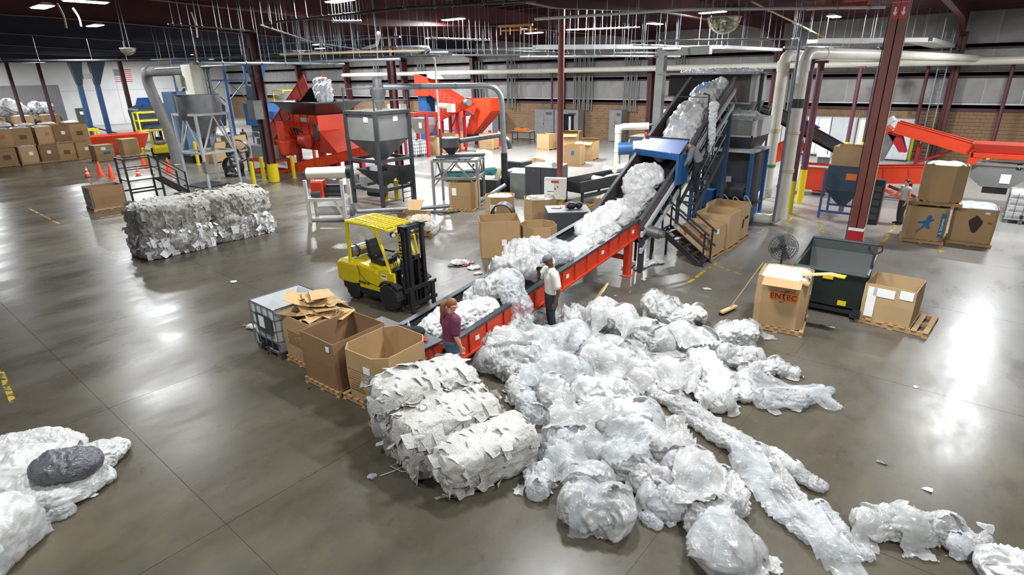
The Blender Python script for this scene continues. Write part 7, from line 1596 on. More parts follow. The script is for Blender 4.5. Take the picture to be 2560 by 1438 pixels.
for k in range(3): MB().path(fillet([(-.6+.3*k, -1.5, 2.3), (-.3+.3*k, -1.9, 2.9), (.3+.2*k, -1.6, 2.5)], .3), .04, 6).build('hydraulic_hose', 'black', sd, smooth=True)
MB().hexa([(1.45, -1.05, 1.3), (3.4, -1.05, 1.3), (3.4, 1.0, 1.3), (1.45, 1.0, 1.3), (1.45, -1.05, 2.6), (1.6, -1.05, 2.6), (1.6, 1.0, 2.6), (1.45, 1.0, 2.6)]).build('discharge_guard', 'orange_red', sd); MB().box((1.3, -1.08, 2.5), (.5, .1, .9)).build('grey_panel', 'charcoal', sd)
for x in (-1.3, 1.3, 2.9):
    for y in (-.9, .9): MB().bb(x-.14, x+.14, y-.14, y+.14, 0, 1.4).build('leg', 'red', sd)
MB().bb(-1.4, 3.0, -1.0, -.8, .5, .7).bb(-1.4, 3.0, .8, 1.0, .5, .7).build('base_rail', 'red', sd)
hp_ = thing('hydraulic_unit', 'grey hydraulic power unit on a red stand beside the column', 'machine', (-35.6, 18.6, 0), .1); stand(hp_, -1.1, 1.1, -.6, .6, .85, .16, 'orange_red', (.8, .12)); MB().box((0, 0, 1.3), (2.0, 1.1, .85)).build('tank', 'grey_paint', hp_, bevel=.05)
for k in range(5): MB().cyl((-.7+.35*k, -.1+.1*(k % 2), 1.7), (-.7+.35*k, -.1+.1*(k % 2), 2.1+.1*(k % 3)), .12, n=10).build('valve_block', 'steel', hp_)
MB().path(fillet([(-.9, -.3, 1.8), (-.9, -.3, 2.5), (-.2, -.3, 2.5), (-.2, -.3, 1.9)], .15), .05, 8).build('pipework', 'galv', hp_, smooth=True)
fc = thing('feed_conveyor', 'orange feed conveyor rising steeply into the shredder hopper', 'conveyor', (-37, 22.5, 0))
trough(fc, (-41.5, 22.4, .9), (-34.3, 22.0, 5.0), 1.4, .95, ribs=7); 
for x, z in ((-40.5, 1.2), (-37.5, 3.0)): wmb(fc).bb(x-.08, x+.08, 21.6, 21.76, 0, z).bb(x-.08, x+.08, 22.9, 23.06, 0, z).build('leg', 'orange_red', fc)
a_ = onY(820, 210, 22); film_w('film_bundle', 'white film ball dropping into the shredder hopper', [(-33.7, 21.9, 5.2), (-33.2, 21.6, 4.6), (-33.0, 21.5, 4.3)], [.6, .55, .45], m='film_far', seed=210, zfloor=None, flat=.9)
dc = thing('discharge_conveyor', 'short orange discharge conveyor sloping to the floor', 'conveyor', (-31, 19.5, 0))
trough(dc, (-32.6, 18.9, .25), (-26.3, 20.9, 1.7), .9, .55, ribs=8)
for f in (.15, .5, .9):
    p = Vector((-32.6, 18.9, .25)).lerp(Vector((-26.3, 20.9, 1.7)), f); wmb(dc).bb(p.x-.06, p.x+.06, p.y-.4, p.y-.28, 0, p.z+.1).bb(p.x-.06, p.x+.06, p.y+.28, p.y+.4, 0, p.z+.1).build('leg', 'red', dc)
# orange sorting conveyors farther back
oc = thing('orange_incline', 'orange incline with a tall head box in the back', 'conveyor', (-38, 35, 0))
x0, x1, z0, z1 = RY(34.5, 1041, 186, 1066, 240); wmb(oc).bb(x0, x0+1.6, 34.2, 35.6, z0, z1).build('head_box', 'orange', oc); wmb(oc).hexa([(x0+.3, 34.2, z1), (x0+1.6, 34.2, z1), (x0+1.6, 35.6, z1), (x0+.3, 35.6, z1), (x0+.5, 34.2, z1+.02), (x0+2.2, 34.2, z1-.4), (x0+2.2, 35.6, z1-.4), (x0+.5, 35.6, z1+.02)]).build('head_lid', 'light_grey', oc)
wmb(oc).bb(x0+.1, x0+1.1, 34.4, 35.4, 0, z0).build('blue_chute', 'blue', oc)
b_ = onY(1165, 285, 35); trough(oc, (x0+1.4, 34.9, z1-1.5), (b_.x+.4, 34.9, b_.z-.2), 1.2, .9, 'orange_red', ribs=8)
for f in (.35, .75):
    p = Vector((x0+1.4, 34.9, z1-1.5)).lerp(Vector((b_.x+.4, 34.9, b_.z-.2)), f); wmb(oc).bb(p.x-.1, p.x+.1, 34.3, 34.5, 0, p.z).bb(p.x-.1, p.x+.1, 35.3, 35.5, 0, p.z).build('leg', 'red', oc)
oc2 = thing('orange_cross_conveyor', 'orange cross conveyor rising right over the cartons', 'conveyor', (-34, 31, 0))
a = onY(1062, 320, 31.5); b = onY(1185, 262, 33.5); trough(oc2, a, b, .8, .55, ribs=9)
for f in (.3, .75):
    p = a.lerp(b, f); wmb(oc2).bb(p.x-.08, p.x+.08, p.y-.4, p.y-.28, 0, p.z).bb(p.x-.08, p.x+.08, p.y+.28, p.y+.4, 0, p.z).beam((p.x, p.y-.3, p.z), (p.x-.8, p.y-.3, p.z-1.2), .08, .1).build('leg', 'red', oc2)
m0 = a.lerp(b, .62); wmb(oc2).cyl((m0.x-1.1, m0.y-.5, m0.z+.6), (m0.x-.1, m0.y-.5, m0.z+.55), .22, n=14).build('metal_detector', 'cream', oc2, smooth=True); wmb(oc2).box((m0.x+.15, m0.y-.55, m0.z+.45), (.55, .4, .6)).build('detector_box', 'cream', oc2)
m1 = a.lerp(b, .95); wmb(oc2).cyl((m1.x, m1.y-.6, m1.z+.3), (m1.x+.4, m1.y-.7, m1.z+.3), .25, n=14).build('head_motor', 'steel', oc2, smooth=True)
ob = thing('orange_chute_box', 'tall orange discharge chute box at the end of the cross conveyor', 'chute', (-34.6, 36.5, 0))
x0, x1, z0, z1 = RY(35.8, 1180, 246, 1218, 278); xw = x1-x0
wmb(ob).bb(x0, x1+.4, 35.8, 37.2, z0, z1).build('upper_box', 'orange', ob); 
lx0, lx1, lz0, lz1 = RY(35.8, 1158, 345, 1190, 340)
wmb(ob).loft([quadring(x0-1.1, x0-.1, 35.9, 37.0, 1.0), quadring(x0, x1+.4, 35.8, 37.2, z0)]).build('lower_chute', 'orange', ob); wmb(ob).bb(x0-1.2, x0-.1, 35.8, 37.1, .45, 1.0).build('outlet', 'black', ob)
for x in (x0-.9, x1+.2): wmb(ob).bb(x-.1, x+.1, 35.7, 35.9, 0, 1.4).bb(x-.1, x+.1, 37.0, 37.2, 0, 1.4).build('leg', 'red', ob)
gh2 = thing('small_grey_hopper', 'grey hopper in a red frame beside the far tote', 'hopper', (-35, 29.6, 0))
x0, x1, z0, z1 = RY(29.3, 1027, 295, 1064, 335); wmb(gh2).prism([(x0, z1), (x0, z0+.6), (x0+.4, z0), (x1-.4, z0), (x1, z0+.6), (x1, z1)], 29.3, 30.4, 'y').build('hopper_body', 'grey_paint', gh2); wmb(gh2).box((x1-.5, 29.29, z1-.5), (.3, .02, .4)).build('notice', 'paper', gh2)
for x in (x0-.7, x1+.3):
    for y in (29.2, 30.5): wmb(gh2).bb(x-.1, x+.1, y-.1, y+.1, 0, z1+.4).build('frame_leg', 'red', gh2)
for y in (29.2, 30.5): wmb(gh2).bb(x0-.7, x1+.3, y-.08, y+.08, z1+.2, z1+.4).build('frame_rail', 'orange_red', gh2)

# ------------------------------------------------------------------ left side
h1 = thing('silver_hopper', 'silver round hopper with filter on a tall frame left of the fans', 'hopper', (-33.9, 14.2, 0), math.radians(8))
stand(h1, -1.05, 1.05, -.95, .95, 3.95, .12, 'light_grey', (3.9, 1.9), True)
MB().lathe([(.2, 2.6), (1.05, 3.7), (1.1, 4.0), (1.1, 4.9), (1.14, 4.92)], n=28).build('drum', 'galv', h1, smooth=True); MB().cyl((0, 0, 2.1), (0, 0, 2.7), .22, n=14).build('outlet', 'dark_steel', h1)
MB().box((.1, 0, 5.65), (.85, .8, 1.5)).build('filter_box', 'cream', h1, bevel=.02); MB().box((-.55, -.3, 5.6), (.5, .5, .6)).build('fan_unit', mat('sage_dark', '#7f8a76', .6), h1)
for x in (.45, .85): MB().path(fillet([(x, .35, 4.9), (x, .35, 6.3), (x+.9, .5, 6.35)], .3), .09, 8).build('riser_pipe', 'steel', h1, smooth=True)
MB().box((1.1, -.95, 1.2), (.3, .2, .6)).build('switch_box', 'grey_paint', h1); MB().box((-.4, -.2, .03), (2.0, 1.6, .05)).build('floor_mat', 'black', h1)
pipe('grey_duct', 'large grey duct bending down left of the silver hopper', [(-36, 15.5, 6.25), (-44.8, 15.6, 6.25), (-44.6, 16.4, 2.0), (-44.6, 16.4, .1)], .34, 'grey_paint', 1.3, 16, cat='duct')
FN = at(592, 440)
for k, (x, y, z, r, lb) in enumerate(((-35.9, 16.35, .62, .6, 'black drum fan on the floor right of the silver hopper'), (-37.6, 17.6, 1.3, .72, 'larger round fan behind the black drum fan'))):
    t = thing('drum_fan', lb, 'fan', (x, y, 0), math.radians(30+20*k)); MB().loft([[(q*math.cos(a), yy, z+q*math.sin(a)) for a in [2*math.pi*i/24 for i in range(24)]] for q, yy in ((r, -.22), (r*1.02, 0), (r, .22), (r*.94, .22), (r*.94, -.22), (r, -.22))], cap=(False, False)).build('shroud', 'black', t, smooth=True)
    fan_head(t, (0, -.05, z), r*.92, 6, .16); MB().bb(-r*.8, -r*.7, -.3, .3, 0, z).bb(r*.7, r*.8, -.3, .3, 0, z).build('bracket', 'dark_steel', t)
def cone(p, lb, small=False):
    t = thing('traffic_cone', lb, 'cone', (p.x, p.y, 0), 0, 'orange cones on the left floor'); s_ = .75 if small else 1.
    MB().box((0, 0, .02), (.42*s_, .42*s_, .04)).build('base', 'cone' if not small else 'black', t); MB().lathe([(.19*s_, .04), (.05*s_, .86*s_), (.03*s_, .9*s_)], n=18).build('body', 'cone', t, smooth=True)
    if small: MB().lathe([(.15*s_, .3*s_), (.11*s_, .5*s_)], n=18).build('white_band', 'paper', t); MB().lathe([(.1*s_, .58*s_), (.075*s_, .72*s_)], n=18).build('white_band', 'paper', t)
for px, py, lb, sm in ((220, 443, 'leftmost small banded cone', True), (253, 440, 'second cone from the left', False), (281, 446, 'third cone from the left', False), (347, 442, 'small banded cone behind the small steps', True), (362, 417, 'cone beside the yellow post', False), (424, 430, 'cone right of the small steps', False)): cone(at(px, py), lb, sm)
for px, py, h_, lb in ((637, 465, 1.35, 'front left yellow bollard by the dark column'), (661, 450, 1.35, 'second yellow bollard left of the dark column'), (737, 445, 1.3, 'yellow bollard right of the dark column'), (366, 412, 1.2, 'slim yellow post behind a cone'), (497, 412, 1.6, 'yellow post behind the silver hopper frame'), (967, 500, 1.0, 'yellow bollard behind the caged grey hopper')):
    g = at(px, py); t = thing('bollard', lb, 'bollard', (g.x, g.y, 0), 0, 'yellow bollards'); MB().lathe([(.11, 0), (.11, h_-.05), (.07, h_)], n=16).build('post', 'yellow', t, smooth=True); MB().cyl((0, 0, 0), (0, 0, .02), .16, n=14).build('foot', 'pale_yellow', t)
# small black steps with platform
ss = thing('mobile_steps', 'small black steel steps and platform left of the bale block', 'stairs', (-32.9, 10.6, 0), math.radians(2))
MB().bb(-.5, .5, -1.1, .4, 1.0, 1.06).build('platform', 'black_steel', ss)
for x in (-.5, .5):
    for y in (-1.1, .4): MB().bb(x-.04, x+.04, y-.04, y+.04, 0, 2.1).build('post', 'black_steel', ss)
    MB().bb(x-.03, x+.03, -1.1, .4, 2.05, 2.11).bb(x-.03, x+.03, -1.1, .4, 1.55, 1.6).build('guard_rail', 'black_steel', ss); MB().bb(x-.03, x+.03, -1.1, .4, .42, .5).build('brace', 'black_steel', ss)
    MB().beam((x, .4, 1.0), (x, 1.6, .05), .05, .2).build('stringer', 'black_steel', ss); MB().beam((x, .4, 2.05), (x, 1.6, 1.1), .05, .05).beam((x, .4, 1.55), (x, 1.6, .6), .04, .04).build('handrail', 'black_steel', ss); MB().bb(x-.03, x+.03, 1.55, 1.62, 0, 1.12).build('post', 'black_steel', ss)
MB().bb(-.5, .5, -1.13, -1.07, 2.05, 2.11).build('guard_rail', 'black_steel', ss)
for k in range(4): MB().bb(-.48, .48, .55+.25*k, .75+.25*k, .8-.21*k, .83-.21*k).build('tread', 'black_steel', ss)
# door, flag, blue posts on the left
d1 = MB().bb(-.05, .05, -.6, .6, 0, 2.35).build('door_1', mat('door_grey', '#3f4540', .6)); q = onX(208, 300, LEFT_X); d1.location = (LEFT_X+.06, q.y, 0); struct(d1); MB().box((.06, 0, 1.7), (.02, .4, .4)).build('paper_notice', 'paper', d1); MB().box((.07, .45, 1.05), (.06, .1, .08)).build('door_handle', 'galv', d1)
fg = thing('flag', 'american flag hung flat on the left wall', 'flag', (LEFT_X, 0, 0)); f0 = onX(283, 174, LEFT_X+.08); f1 = onX(333, 204, LEFT_X+.08); fy0, fy1, fz0, fz1 = f0.y, f1.y, f1.z, f0.z; sh = (fz1-fz0)/13
for k in range(13): MB().bb(0, .02, fy0, fy1, fz0+k*sh, fz0+(k+1)*sh).build('stripe', 'label_red' if k % 2 == 0 else 'paper', fg)
MB().bb(.02, .03, fy0, fy0+(fy1-fy0)*.42, fz0+6*sh, fz1).build('canton', mat('navy', '#2b3358', .7), fg)
for r in range(5):
    for c in range(6): MB().box((.032, fy0+(fy1-fy0)*(.035+.07*c), fz0+(6.6+1.35*r)*sh), (.004, .08, .08)).build('star', 'paper', fg)
bf = thing('blue_press_frame', 'tall blue twin-leg steel frame before the left wall', 'frame', (-71.2, 19.6, 0))
for y, x in ((-.75, 0), (.75, 0)):
    MB().bb(-.2, .2, y-.2, y+.2, 0, 5.6).build('leg', 'blue', bf)
    s_ = 1 if y > 0 else -1; MB().loft([quadring(-.25, .25, y-.22, y+.22, 5.4), quadring(-.4, .4, min(y-.3, y-.3+s_*.2), max(y+.6, y+.6+s_*.5), 7.6)]).build('gusset', 'dark_blue', bf)
MB().box((0, .2, 6.2), (.3, 1.0, .5)).build('sign', 'paper', bf); MB().beam((.25, -.75, 1.4), (.25, 2.6, .1), .1, .14).build('stay', 'dark_blue', bf)
fr = thing('blue_tower_frame', 'slender blue steel tower frame above the blue machine', 'frame', (-64, 25, 0))
for y in (0, 2.4, 5.0, 7.2): MB().bb(-.1, .1, y-.1, y+.1, 0, 7.4).build('post', 'blue', fr)
for z in (5.6, 7.3): MB().bb(-.08, .08, 0, 7.2, z-.08, z+.08).build('beam', 'blue', fr)
for y in (2.4, 5.0): MB().beam((0, y, 5.6), (0, y+2.2, 3.5), .08, .08).beam((0, y, 3.5), (0, y+2.2, 5.6), .08, .08).build('brace', 'dark_blue', fr)
bmn = thing('blue_machine', 'large dark blue machine under tarpaulin before the left wall', 'machine', (-67, 24, 0)); MB().loft([quadring(-1.5, 1.5, -2.2, 6, .9), quadring(-1.6, 1.6, -2.4, 6.2, 3.0), quadring(-1.0, 1.0, -1.6, 6, 3.5)]).build('body', 'dark_blue', bmn, bevel=.15); MB().loft([quadring(-1.2, 1.2, 2.0, 5.0, 3.4), quadring(-.4, .4, 3.0, 4.2, 4.9)]).build('tarpaulin', mat('tarp', '#35485c', .5, 0, '#27384a', 4., .9), bmn); MB().hexa([(-.5, -1.8, 3.3), (.8, -1.8, 3.3), (.8, -.2, 3.3), (-.5, -.2, 3.3), (-.6, -1.8, 3.5), (.2, -1.8, 4.1), (.2, -.2, 4.1), (-.6, -.2, 3.5)]).build('blue_sheet', 'blue_hood', bmn)
for y in (-1.6, 1, 3.5): MB().bb(1.0, 1.2, y-.1, y+.1, 0, 1.0).build('leg', 'black_steel', bmn)
yp = thing('yellow_platform', 'yellow guarded work platform before the blue machine', 'platform', (-63.5, 21.8, 0)); stand(yp, -.6, .6, -1.2, 2.6, 2.9, .12, 'yellow', (1.2, 2.1, 2.85)); MB().box((0, .7, 1.2), (1.3, 3.9, .12)).build('deck', 'yellow', yp); MB().box((.66, .9, 2.3), (.04, .9, .5)).build('sign', 'charcoal', yp)
BT = thing('blue_tank', 'tall faded blue tank behind the silver hopper', 'tank', (-45.6, 18.2, 0)); MB().loft([quadring(-1.3, 1.3, -.9, .9, .5), quadring(-1.3, 1.3, -1.0, 1.0, 4.9)]).build('shell', mat('faded_blue', '#48688a', .5, 0, '#5c7997', 2., .9), BT, bevel=.05); MB().bb(-1.2, 1.2, -.8, .8, 0, .5).build('base', 'black', BT)
fk2 = forklift('far yellow forklift parked behind the tall lone carton', (-50.6, 17.6, 0), math.radians(165), False)
t = thing('orange_bin', 'flat orange bin behind the squat taped carton', 'bin', (-57, 16.0, 0)); MB().shell([quadring(-1.0, 1.0, -2.0, 2.2, 0.05), quadring(-1.3, 1.3, -2.4, 2.8, 1.5)], .04).build('tub', 'orange', t); MB().box((0, .4, .03), (1.8, 3.6, .06)).build('skid', 'red', t)
t = thing('yellow_rack', 'yellow steel rack behind the stacked cartons', 'rack', (-60.5, 15.2, 0)); stand(t, -.5, .5, -1.1, 1.1, 1.9, .16, 'yellow', (1.8, .9))
for k, (x, y, L_, lb) in enumerate(((-47.8, 22.2, 1.4, 'carton in front of the far workers'), (-43.5, 18.6, 1.2, 'narrow carton behind the silver hopper legs'))): carton(lb, (x, y), math.radians(20), L_, 1.2, 1.3, 1, 0, short=lb)
# blue washing line in the far left background
bw = thing('blue_wash_tower', 'blue hopper tower with yellow guard rails far behind', 'machine', (-60, 32, 0)); MB().box((0, 0, 2.2), (3.2, 3.5, 2.2)).build('tank', 'blue', bw); MB().box((0, 0, .6), (2.6, 2.8, 1.1)).build('base', 'dark_blue', bw); MB().box((-.2, -.8, 4.2), (1.6, 1.4, 1.6)).build('press', 'dark_blue', bw); MB().loft([quadring(-.3, .3, -.9, -.3, 5.2), quadring(-.8, .8, -1.4, .2, 7.0)]).build('funnel', 'blue', bw); stand(bw, -.2, 1.8, 1.0, 3.0, 4.6, .1, 'yellow', (4.5, 3.9)); MB().cyl((1.7, 0, 1.5), (2.0, 0, 1.5), .5, n=16).build('orange_guard', 'cone', bw)
bw2 = thing('blue_extruder', 'low blue and white extruder behind the far workers', 'machine', (-50, 28, 0)); MB().box((0, 0, 1.3), (4.5, 1.4, .9)).build('barrel_cover', 'blue', bw2); MB().box((-1.8, 0, .5), (.6, 1.2, .9)).build('foot', 'white_paint', bw2); MB().box((1.8, 0, .5), (.6, 1.2, .9)).build('foot', 'white_paint', bw2); MB().box((.5, -1.2, .9), (3.4, .7, .25)).build('white_bed', 'white_paint', bw2); MB().box((.5, -1.2, .4), (2.8, .5, .75)).build('red_stand', 'orange', bw2); MB().lathe([(.2, 1.75), (.7, 2.3), (.7, 2.9)], (-1, 0, 0), 18).build('feed_hopper', 'blue', bw2, smooth=True)
ge = thing('grey_cyclone', 'grey cyclone and duct left of the dark column', 'duct', (-42.5, 24.5, 0)); MB().lathe([(.25, 2.2), (.6, 3.2), (.85, 3.6), (.85, 4.4), (.4, 4.6)], n=20).build('cyclone', 'grey_paint', ge, smooth=True); MB().path(fillet([(-.3, 0, 2.3), (-.8, 0, 1.8), (-.8, 0, 0)], .4), .25, 10).build('downpipe', 'grey_paint', ge, smooth=True)
# film heaps seen through the left opening
yo = (oy0+oy1)/2
nm = ['rightmost', 'second', 'third', 'fourth', 'fifth']
for k in range(5):
    y = oy1-1.6-k*2.9
    carton(f'{nm[k]} film carton from the right inside the left opening', (LEFT_X-2.2, y), math.radians(-90), 2.0, 1.7, 1.5, k % 3, 0, fill=.95, fmat='film_far', seed=400+k, short=f'{nm[k]} film carton inside the left opening')
    film_w('film_heap', f'{nm[k]} upper film heap from the right beyond the left opening', [(LEFT_X-4.6, y-.5, 2.6+.4*(k % 2)), (LEFT_X-4.4, y+.6, 2.4)], [1.15, 1.1], m='film_far', seed=220+k, zfloor=None, group='film heaps beyond the left opening')
    film_w('film_heap', f'{nm[k]} lower film heap from the right beyond the left opening', [(LEFT_X-4.4, y-.9, .9), (LEFT_X-4.4, y+.9, .9)], [1.2, 1.2], m='bale_grey', seed=240+k, group='film heaps beyond the left opening')
film_w('film_heap', 'dusty wrapped film heap on the floor before the left opening', [(-80, 10, 1.2), (-79, 13, 1.3)], [1.3, 1.3], m='bale_grey', seed=230)
film_w('film_heap', 'white film heap on the floor right of the dusty one', [(-78, 14.5, .9), (-77.5, 16.5, .8)], [.9, .8], m='film_far', seed=231)
# ------------------------------------------------------------------ overhead services
def run(label, name, pts, r, m, rods=0, cat='pipe', rodm='galv', n=8, fr=.3, hook=True, spread=0.):
    t = thing(name, label, cat, (0, 0, 0)); P = fillet(pts, fr, 5); MB().path(P, r, n).build('tube', m, t, smooth=True)
    rod = None; V_ = [Vector(p) for p in pts]; seg = [(V_[i+1]-V_[i]).length for i in range(len(V_)-1)]; tot = sum(seg); rs_ = random.Random(len(label))
    for k in range(rods):
        s = (k+.5+rs_.uniform(-.3, .3)*(spread > 0))/rods*tot; i = 0
        while i < len(seg)-1 and s > seg[i]: s -= seg[i]; i += 1
        p = V_[i].lerp(V_[i+1], s/seg[i]); top = roof_z(p.y)-.1
        MB().cyl((p.x, p.y, p.z), (p.x+rs_.uniform(-.05, .05), p.y, top), .011, n=5).build('hanger_rod', rodm, t)
        if hook: MB().path([(p.x+(r+.02)*math.cos(a), p.y, p.z+(r+.02)*math.sin(a)) for a in [2*math.pi*q/8 for q in range(8)]], .014, 4, closed=True).build('hanger_ring', rodm, t)
    return t
def A3(px, py, z): return tuple(at(px, py, z))
run('long dark pipe bundle crossing the left half overhead', 'service_pipe', [A3(-60, 154, 6.9), A3(380, 150, 6.9), A3(640, 141, 6.85), A3(940, 133, 6.8), A3(1120, 131, 6.8)], .075, 'dark_steel', 14, spread=1)
run('pale pipe just above the dark bundle overhead', 'service_pipe', [A3(560, 143, 7.0), A3(800, 132, 7.0), A3(980, 118, 7.0), A3(1060, 117, 7.0), A3(1075, 130, 6.95)], .07, 'galv', 16, spread=1)
run('brown pipe loop beside the caged hopper overhead', 'service_pipe', [A3(700, 136, 6.7), A3(1060, 126, 6.7)], .05, 'tape', 12, spread=1)
run('grey pipe under the dark bundle at left', 'service_pipe', [A3(390, 172, 6.3), A3(640, 160, 6.3), A3(860, 152, 6.3), A3(1000, 148, 6.3)], .06, 'galv', 12, spread=1)
run('bent pale pipe dropping beside the caged hopper', 'service_pipe', [A3(990, 122, 7.0), A3(1070, 117, 7.0), A3(1087, 150, 6.6), (at(1102, 372, 1.2).x, at(1102, 372, 1.2).y, .1)], .06, 'light_grey', 3)
run('thin pipe rack left of the round column', 'service_pipe', [A3(1075, 95, 7.3), A3(1230, 100, 7.3)], .035, 'galv', 12, spread=1)
run('thin grey pipe under the small lights', 'service_pipe', [A3(1130, 138, 6.7), A3(1340, 136, 6.7)], .05, 'steel', 12, spread=1)
run('upper white sprinkler pipe across the right half', 'sprinkler_pipe', [A3(1337, 48, 7.5), A3(1700, 24, 7.5), A3(2212, 18, 7.5)], .05, 'white_paint', 11)
run('second white sprinkler pipe below the round column light', 'sprinkler_pipe', [A3(1415, 75, 7.4), A3(1600, 68, 7.4)], .03, 'white_paint', 9)
gq = at(1950, 440, 2.0)
run('grey sprinkler pipe turning down beside the white pipes', 'sprinkler_pipe', [A3(1578, 103, 7.0), A3(1984, 97, 7.0), (gq.x, gq.y, 6.6), (gq.x, gq.y, .3)], .045, 'steel', 9)
run('thin wire run above the incline top', 'sprinkler_pipe', [A3(1580, 112, 6.8), A3(1760, 118, 6.8), A3(1940, 128, 6.7)], .04, 'grey_paint', 9, spread=1)
run('dark sprinkler run at the top of the left centre', 'sprinkler_pipe', [A3(660, 58, 7.6), A3(1010, 20, 7.6), A3(1340, 2, 7.7)], .04, 'dark_steel', 16, spread=1)
run('white conduit line above the caged hopper', 'sprinkler_pipe', [A3(830, 53, 7.5), A3(905, 53, 7.5)], .03, 'light_grey', 10, spread=1)
run('brown sprinkler line over the left floor', 'sprinkler_pipe', [A3(420, 60, 7.4), A3(640, 78, 7.3)], .03, 'dark_steel', 9, spread=1)
run('grey rod rack behind the dark column', 'sprinkler_pipe', [A3(650, 62, 7.4), A3(830, 120, 7.0)], .03, 'galv', 14, spread=1)
run('grey rod rack over the shredder', 'sprinkler_pipe', [A3(750, 100, 7.2), A3(930, 128, 6.9)], .03, 'galv', 14, spread=1)
run('yellow gas line sloping over the right bay', 'gas_line', [A3(1880, 4, 7.7), A3(2070, 98, 7.5)], .035, mat('gas_yellow', '#b59a55', .5), 4, rodm='tape')
run('white drop pipe with light elbow near the top centre', 'service_pipe', [A3(946, 82, 7.4), A3(942, 112, 7.1), A3(905, 124, 7.0), A3(870, 130, 6.9)], .08, 'white_paint', 1)
for k, (x0, y0, x1, y1, z, m_, lb) in enumerate(((700, 130, 1340, 122, 7.1, 'galv', 'upper thin grey pipe over the shredder'), (640, 152, 1100, 139, 6.5, 'steel', 'lower grey pipe over the shredder'), (480, 158, 860, 160, 6.2, 'galv', 'thin pipe over the silver hopper'), (1100, 128, 1400, 131, 6.9, 'dark_steel', 'dark pipe above the orange conveyors'), (1400, 134, 1680, 133, 6.6, 'dark_steel', 'dark pipe under the flat grey tray'), (1300, 142, 1700, 141, 6.4, 'steel', 'second dark pipe under the flat grey tray'), (1960, 118, 2200, 122, 6.6, 'galv', 'thin pipe under the white bent tray'), (700, 108, 1000, 92, 7.4, 'galv', 'thin sprinkler line over the dark column'))):
    run(lb, 'service_pipe', [A3(x0, y0, z), A3((x0+x1)/2, (y0+y1)/2-1, z), A3(x1, y1, z)], .05, m_, 9, spread=1)
# cable trays
def tray(label, pts, w_, h, m, rods):
    t = thing('cable_tray', label, 'cable tray', (0, 0, 0)); V_ = [Vector(p) for p in pts]
    for a, b in zip(V_[:-1], V_[1:]):
        d = (b-a).normalized(); s = Vector((d.y, -d.x, 0)).normalized()*w_/2
        MB().hexa([a-s, a+s, b+s, b-s, a-s+Vector((0, 0, .03)), a+s+Vector((0, 0, .03)), b+s+Vector((0, 0, .03)), b-s+Vector((0, 0, .03))]).build('tray_bottom', m, t)
        for k in (-1, 1): MB().beam(a+s*k+Vector((0, 0, h/2)), b+s*k+Vector((0, 0, h/2)), .03, h).build('tray_side', m, t)
        nr = max(2, int(rods*(b-a).length/sum((V_[i+1]-V_[i]).length for i in range(len(V_)-1))))
        for k in range(nr):
            p = a.lerp(b, (k+.5)/nr)+s*(1 if k % 2 else -1); MB().cyl(p, (p.x, p.y, roof_z(p.y)-.1), .016, n=5).build('hanger_rod', 'galv', t)
    return t
tray('flat grey cable tray right of the round column', [A3(1336, 124, 6.85), A3(1650, 122, 6.85)], .6, .22, 'light_grey', 14)
tray('long grey tray above the incline conveyor', [A3(1660, 124, 6.7), A3(1800, 122, 6.7), A3(1945, 128, 6.7)], .5, .16, 'light_grey', 9)
tray('white cable tray bending behind the red-brown column', [A3(2030, 108, 6.9), A3(2300, 106, 6.85), A3(2392, 128, 6.6)], 1.1, .2, 'white_paint', 12)
gd = at(1640, 330); t = thing('grey_duct', 'grey vertical duct left of the incline top', 'duct', (0, 0, 0)); a = onY(1655, 140, 30); MB().bb(a.x-.22, a.x+.22, 29.8, 30.2, .05, a.z).build('duct', 'grey_paint', t); MB().bb(a.x-.22, a.x+2.6, 29.8, 30.2, a.z, a.z+.4).build('duct_top', 'grey_paint', t)
# domed mirrors
def dome(label, px, py, z, rpx):
    c = at(px, py, z); r = rpx*(c-CAM).dot(_fw)/F_PX; t = thing('dome_mirror', label, 'mirror', c)
    MB().lathe([(r, .0), (r*.97, -.25*r), (r*.86, -.5*r), (r*.62, -.76*r), (r*.3, -.92*r), (.001, -.97*r)], n=32).build('dome', 'mirror', t, smooth=True)
    MB().path([(r*1.02*math.cos(a), r*1.02*math.sin(a), 0) for a in [2*math.pi*k/32 for k in range(32)]], .02, 6, closed=True).build('rim', 'light_grey', t)
    for s_ in (-1, 1): MB().cyl((s_*r*.9, 0, 0), (s_*r*.4, 0, roof_z(c.y)-z-.05), .015, n=5).build('chain', 'galv', t)
dome('large half-dome safety mirror hanging near the top right', 1811, 44, 7.3, 40); dome('small half-dome safety mirror hanging at upper left', 319, 121, 6.9, 17)
# loose cables and orange brackets under the roof
for k, (p0, p1, lb) in enumerate((((142, 8), (166, 70), 'twisted rope hanging at the top left'), ((182, 20), (203, 66), 'thin cord hanging right of the twisted rope'), ((478, 30), (494, 94), 'tan rope hanging left of the dark column'))):
    a = at(*p0, 8.0); b = at(*p1, 8.0); d = (a-CAM).length; b = CAM+(b-CAM).normalized()*d; run(lb, 'hanging_rope', [tuple(a), tuple(a.lerp(b, .5)+Vector((.05, .05, 0))), tuple(b)], .03, 'tape', 0, cat='rope')
c = at(1288, 64, 7.6); t = thing('orange_bracket', 'glowing orange bracket frame left of the round column', 'bracket', c, .3); MB().box((0, 0, 0), (1.6, .12, .08)).box((0, .4, -.15), (1.6, .06, .06)).build('rail', mat('orange_yellow', '#c98a2a', .5), t)
for x in (-.7, -.25, .25, .7): MB().bb(x-.015, x+.015, -.02, .02, -.35, 0).build('bar', 'tape', t)
MB().box((0, .2, roof_z(c.y)-c.z-.15), (.06, .06, .2)).build('stem', 'tape', t)
